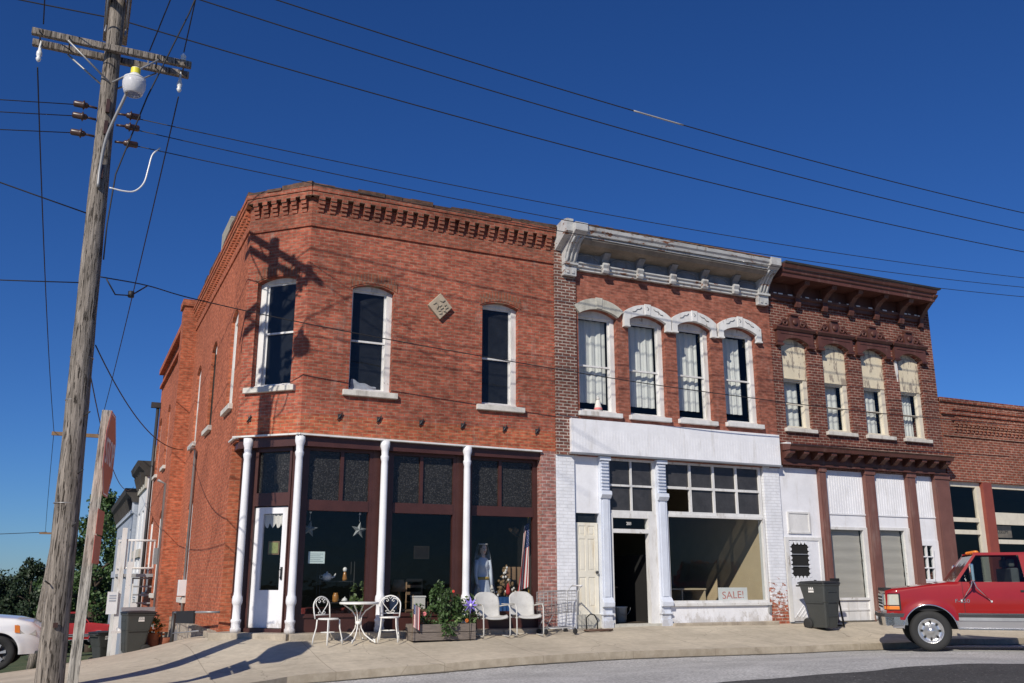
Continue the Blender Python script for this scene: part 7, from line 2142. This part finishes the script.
def suv():
    t = thing('white_suv', 'white sport utility vehicle at the left edge of the picture behind the poles', 'car')
    wheels = (0.0, -2.9)
    def ztop(x): return interp(x, [(-3.9, 1.12), (-.75, 1.14), (-.35, 1.12), (.3, 1.06), (.62, .98), (.80, .84), (.88, .72)])
    def wf(x, z):
        w_ = .97 - .07 * max(0, (z - .85) / .3) ** 2 - .03 * max(0, (.55 - z) / .25)
        if x > .25: w_ -= .26 * ((x - .25) / .63) ** 2.2
        for wx in wheels:
            d = math.hypot(x - wx, z - .37); w_ += .025 * math.exp(-((d - .46) / .07) ** 2)
        return w_
    mb = MB(); xs, cols = body_side(mb, -3.9, .88, wheels, .43, .37, .34, ztop, wf)
    deck_top(mb, xs, ztop, wf, .05, -.75, .88)
    mb.face([v.co for v in cols[0][-1]] + [v.co for v in reversed(cols[1][-1])]); mb.face([v.co for v in cols[0][0]] + [v.co for v in reversed(cols[1][0])])
    mb.grid(lambda p, q: Vector((-1.45 - 2.3 * p, (-.68 + 1.36 * q), 1.76 + .05 * (1 - (2 * q - 1) ** 4))), 8, 8)
    for s in (-1, 1):
        for a, b in (((-.72, 1.13), (-1.45, 1.77)), ((-1.95, 1.13), (-1.95, 1.77)), ((-2.9, 1.13), (-2.85, 1.77)), ((-3.85, 1.13), (-3.7, 1.77))):
            mb.hexa([(a[0] - .05, s * .90, a[1]), (a[0] + .05, s * .90, a[1]), (a[0] + .05, s * .85, a[1]), (a[0] - .05, s * .85, a[1])], [(b[0] - .05, s * .68, b[1]), (b[0] + .05, s * .68, b[1]), (b[0] + .05, s * .64, b[1]), (b[0] - .05, s * .64, b[1])])
    mb.build('body', M['suv_white'], t, local=True, weld=True)
    mb = MB()
    for s in (-1, 1): mb.face([(-.75, s * .885, 1.13), (-3.85, s * .885, 1.13), (-3.7, s * .67, 1.76), (-1.45, s * .67, 1.76)])
    mb.build('side_window', M['pane_car'], t, local=True)
    mb = MB(); mb.face([(-.7, -.84, 1.13), (-.7, .84, 1.13), (-1.42, .65, 1.77), (-1.42, -.65, 1.77)]); mb.build('windscreen', M['pane_car'], t, local=True)
    mb = MB(); mb.box(-3.8, .6, -.6, .6, .3, .55); mb.box(-.45, .45, -.86, .86, .5, .78); mb.box(-3.35, -2.45, -.86, .86, .5, .78); mb.build('chassis', M['black_paint'], t, local=True)
    mb = MB(); mb.box(-3.7, -1.0, -.7, .7, .75, 1.0); mb.build('seats', M['seat_grey'], t, local=True)
    for s in (-1, 1):
        mb = MB()
        mb.hexa([(.36, s * .99, .79), (.74, s * .85, .72), (.70, s * .70, .72), (.36, s * .85, .79)], [(.33, s * .972, .965), (.71, s * .83, .90), (.66, s * .68, .90), (.33, s * .82, .965)]); hl = mb.build('headlight', M['lens_clear'], t, local=True, bevel=.01)
        mb = MB(); mb.hexa([(.32, s * 1.0, .80), (.42, s * .975, .785), (.42, s * .9, .785), (.32, s * .93, .80)], [(.30, s * .982, .955), (.40, s * .957, .94), (.40, s * .88, .94), (.30, s * .91, .955)]); mb.build('turn_signal', M['amber'], hl, local=True)
    mb = MB(); mb.box(.84, .90, -.5, .5, .55, .72); mb.build('grille', M['black_paint'], t, local=True, bevel=.01)
    mb = MB(); mb.box(.40, .86, -.80, .80, .34, .40); mb.build('valance', M['bin_plastic'], t, local=True)
    for wx in wheels:
        for s in (-1, 1):
            wh = tyre_wheel(t, wx, s * .84, .37, .37, .24, s, 'dark_metal', 0)
            mb = MB()
            rot = Matrix.Rotation(-s * PI / 2, 3, 'X')
            for q in range(6):
                a = 2 * PI * q / 6 + .2
                pts = [Vector((math.cos(a + d) * r_, math.sin(a + d) * r_, .095)) for d, r_ in ((-.5, .03), (-.17, .195), (.17, .195), (.5, .03))]
                base = [Vector((wx, s * .84, .37)) + rot @ p for p in pts]; mb.prism(base, rot @ Vector((0, 0, .018)))
            mb.build('spoke', M['rim_steel'], wh, local=True)
    return t
sv = suv()
sv.location = (-1.05, 24.7, gz(-.6, 24) + .02); sv.rotation_euler = (0, 0, R(-4))

# ------------------------------------------------------------------ trees
def tree(name, label, x, y, z, h, rad, n, seed, mat, group, leaf=.4, low=.12):
    rnd = random.Random(seed)
    t = thing(name, label, 'tree', (x, y, z), 0, group)
    mb = MB(); top = Vector((x + rnd.uniform(-.3, .3), y, z + h * .8))
    b = Vector((x, y, z - .3))
    tr = [b.lerp(top, k / 8) + Vector((rnd.gauss(0, .05), rnd.gauss(0, .05), 0)) for k in range(9)]
    mb.tube(tr, [.035 * h * (1 - .85 * k / 8) for k in range(9)], 8)
    limbs = []
    for k in range(12):
        s = rnd.uniform(.25, .9); p = b.lerp(top, s); a = rnd.uniform(0, 2 * PI); L = rad * (1.1 - .6 * s) * rnd.uniform(.6, .95)
        e = p + Vector((math.cos(a) * L, math.sin(a) * L, L * rnd.uniform(.3, .8))); limbs.append(e)
        mb.tube([p, p.lerp(e, .5) + Vector((0, 0, .1 * L)), e], [.012 * h, .008 * h, .003 * h], 6)
    mb.build('trunk', M['bark'], t)
    mb = MB(); cl = []
    for k in range(46):
        q = rnd.random(); zz_ = low + (1 - low) * q
        env = math.sin(PI * min(1, max(0, (zz_ - low * .3) / (1.04 - low * .3))) ** .8) ** .75
        a = rnd.uniform(0, 2 * PI); r_ = rad * env * rnd.uniform(.3, 1.0)
        cl.append((Vector((x + r_ * math.cos(a), y + r_ * math.sin(a), z + h * zz_)), rad * rnd.uniform(.16, .34)))
    for e in limbs: cl.append((e, rad * .25))
    for k in range(n):
        c_, s = cl[rnd.randrange(len(cl))]
        d = Vector((rnd.gauss(0, 1), rnd.gauss(0, 1), rnd.gauss(0, .8))).normalized() * (rnd.random() ** .4)
        mb.leaf(c_ + d * s, leaf * rnd.uniform(.5, 1.3), rnd.uniform(.5, .8), .2, rnd)
    mb.build('crown', M[mat], t, recalc=False)
    return t
GT = 'trees standing behind the far shops'
tree('broadleaf_tree', 'big bright green tree rising behind the blue grey shop', 1.9, 62, -2.5, 9.0, 2.5, 15000, 1, 'leaf_green', GT, .22)
tree('broadleaf_tree', 'lower green tree seen in the gap between the two utility poles and the sign', .5, 66, -2.6, 5.8, 1.8, 8000, 2, 'leaf_green', GT, .22)
GW = 'dark trees of the far tree line'
labs = ('dark tree of the far tree line at the very left edge', 'lower dark tree next to the left edge of the far tree line', 'tallest feathery dark tree standing out of the far tree line', 'rounded dark tree right of the feathery tallest one', 'dark tree of the tree line just left of the utility pole', 'dark tree of the tree line behind the utility pole')
for i, (x, y, h, r_) in enumerate(((-7.0, 92, 7.6, 4.0), (-4.6, 94, 7.4, 3.6), (-2.3, 90, 8.7, 2.2), (-.6, 95, 7.9, 3.4), (1.6, 93, 7.6, 3.2), (4.2, 92, 8.2, 3.4))):
    tree('woodland_tree', labs[i], x, y, gz(x, y) - .2, h * .9, r_, 9000, 40 + i, 'leaf_dark', GW, .26, .04)
for i, (x, y, h, r_, lab) in enumerate(((-9.5, 98, 8.4, 5, 'dark tree behind the leftmost gap of the far tree line'), (-3.4, 99, 7.9, 4.6, 'dark tree behind the gap beside the feathery tree'), (.6, 100, 8.2, 4.6, 'dark tree behind the gap left of the utility pole'))):
    tree('woodland_tree', lab, x, y, gz(x, y) - .2, h * .9, r_, 8000, 70 + i, 'leaf_dark', GW, .3, .02)
# low undergrowth that closes the foot of the tree line
mb = MB(); rnd = random.Random(77)
for k in range(16000):
    x = rnd.uniform(-14, 14); y = rnd.uniform(86, 99)
    mb.leaf((x, y, gz(x, y) + rnd.random() ** 1.4 * 4.2), .32 * rnd.uniform(.5, 1.3), .6, .2, rnd)
tag(mb.build('undergrowth', M['leaf_dark'], recalc=False), kind='stuff')
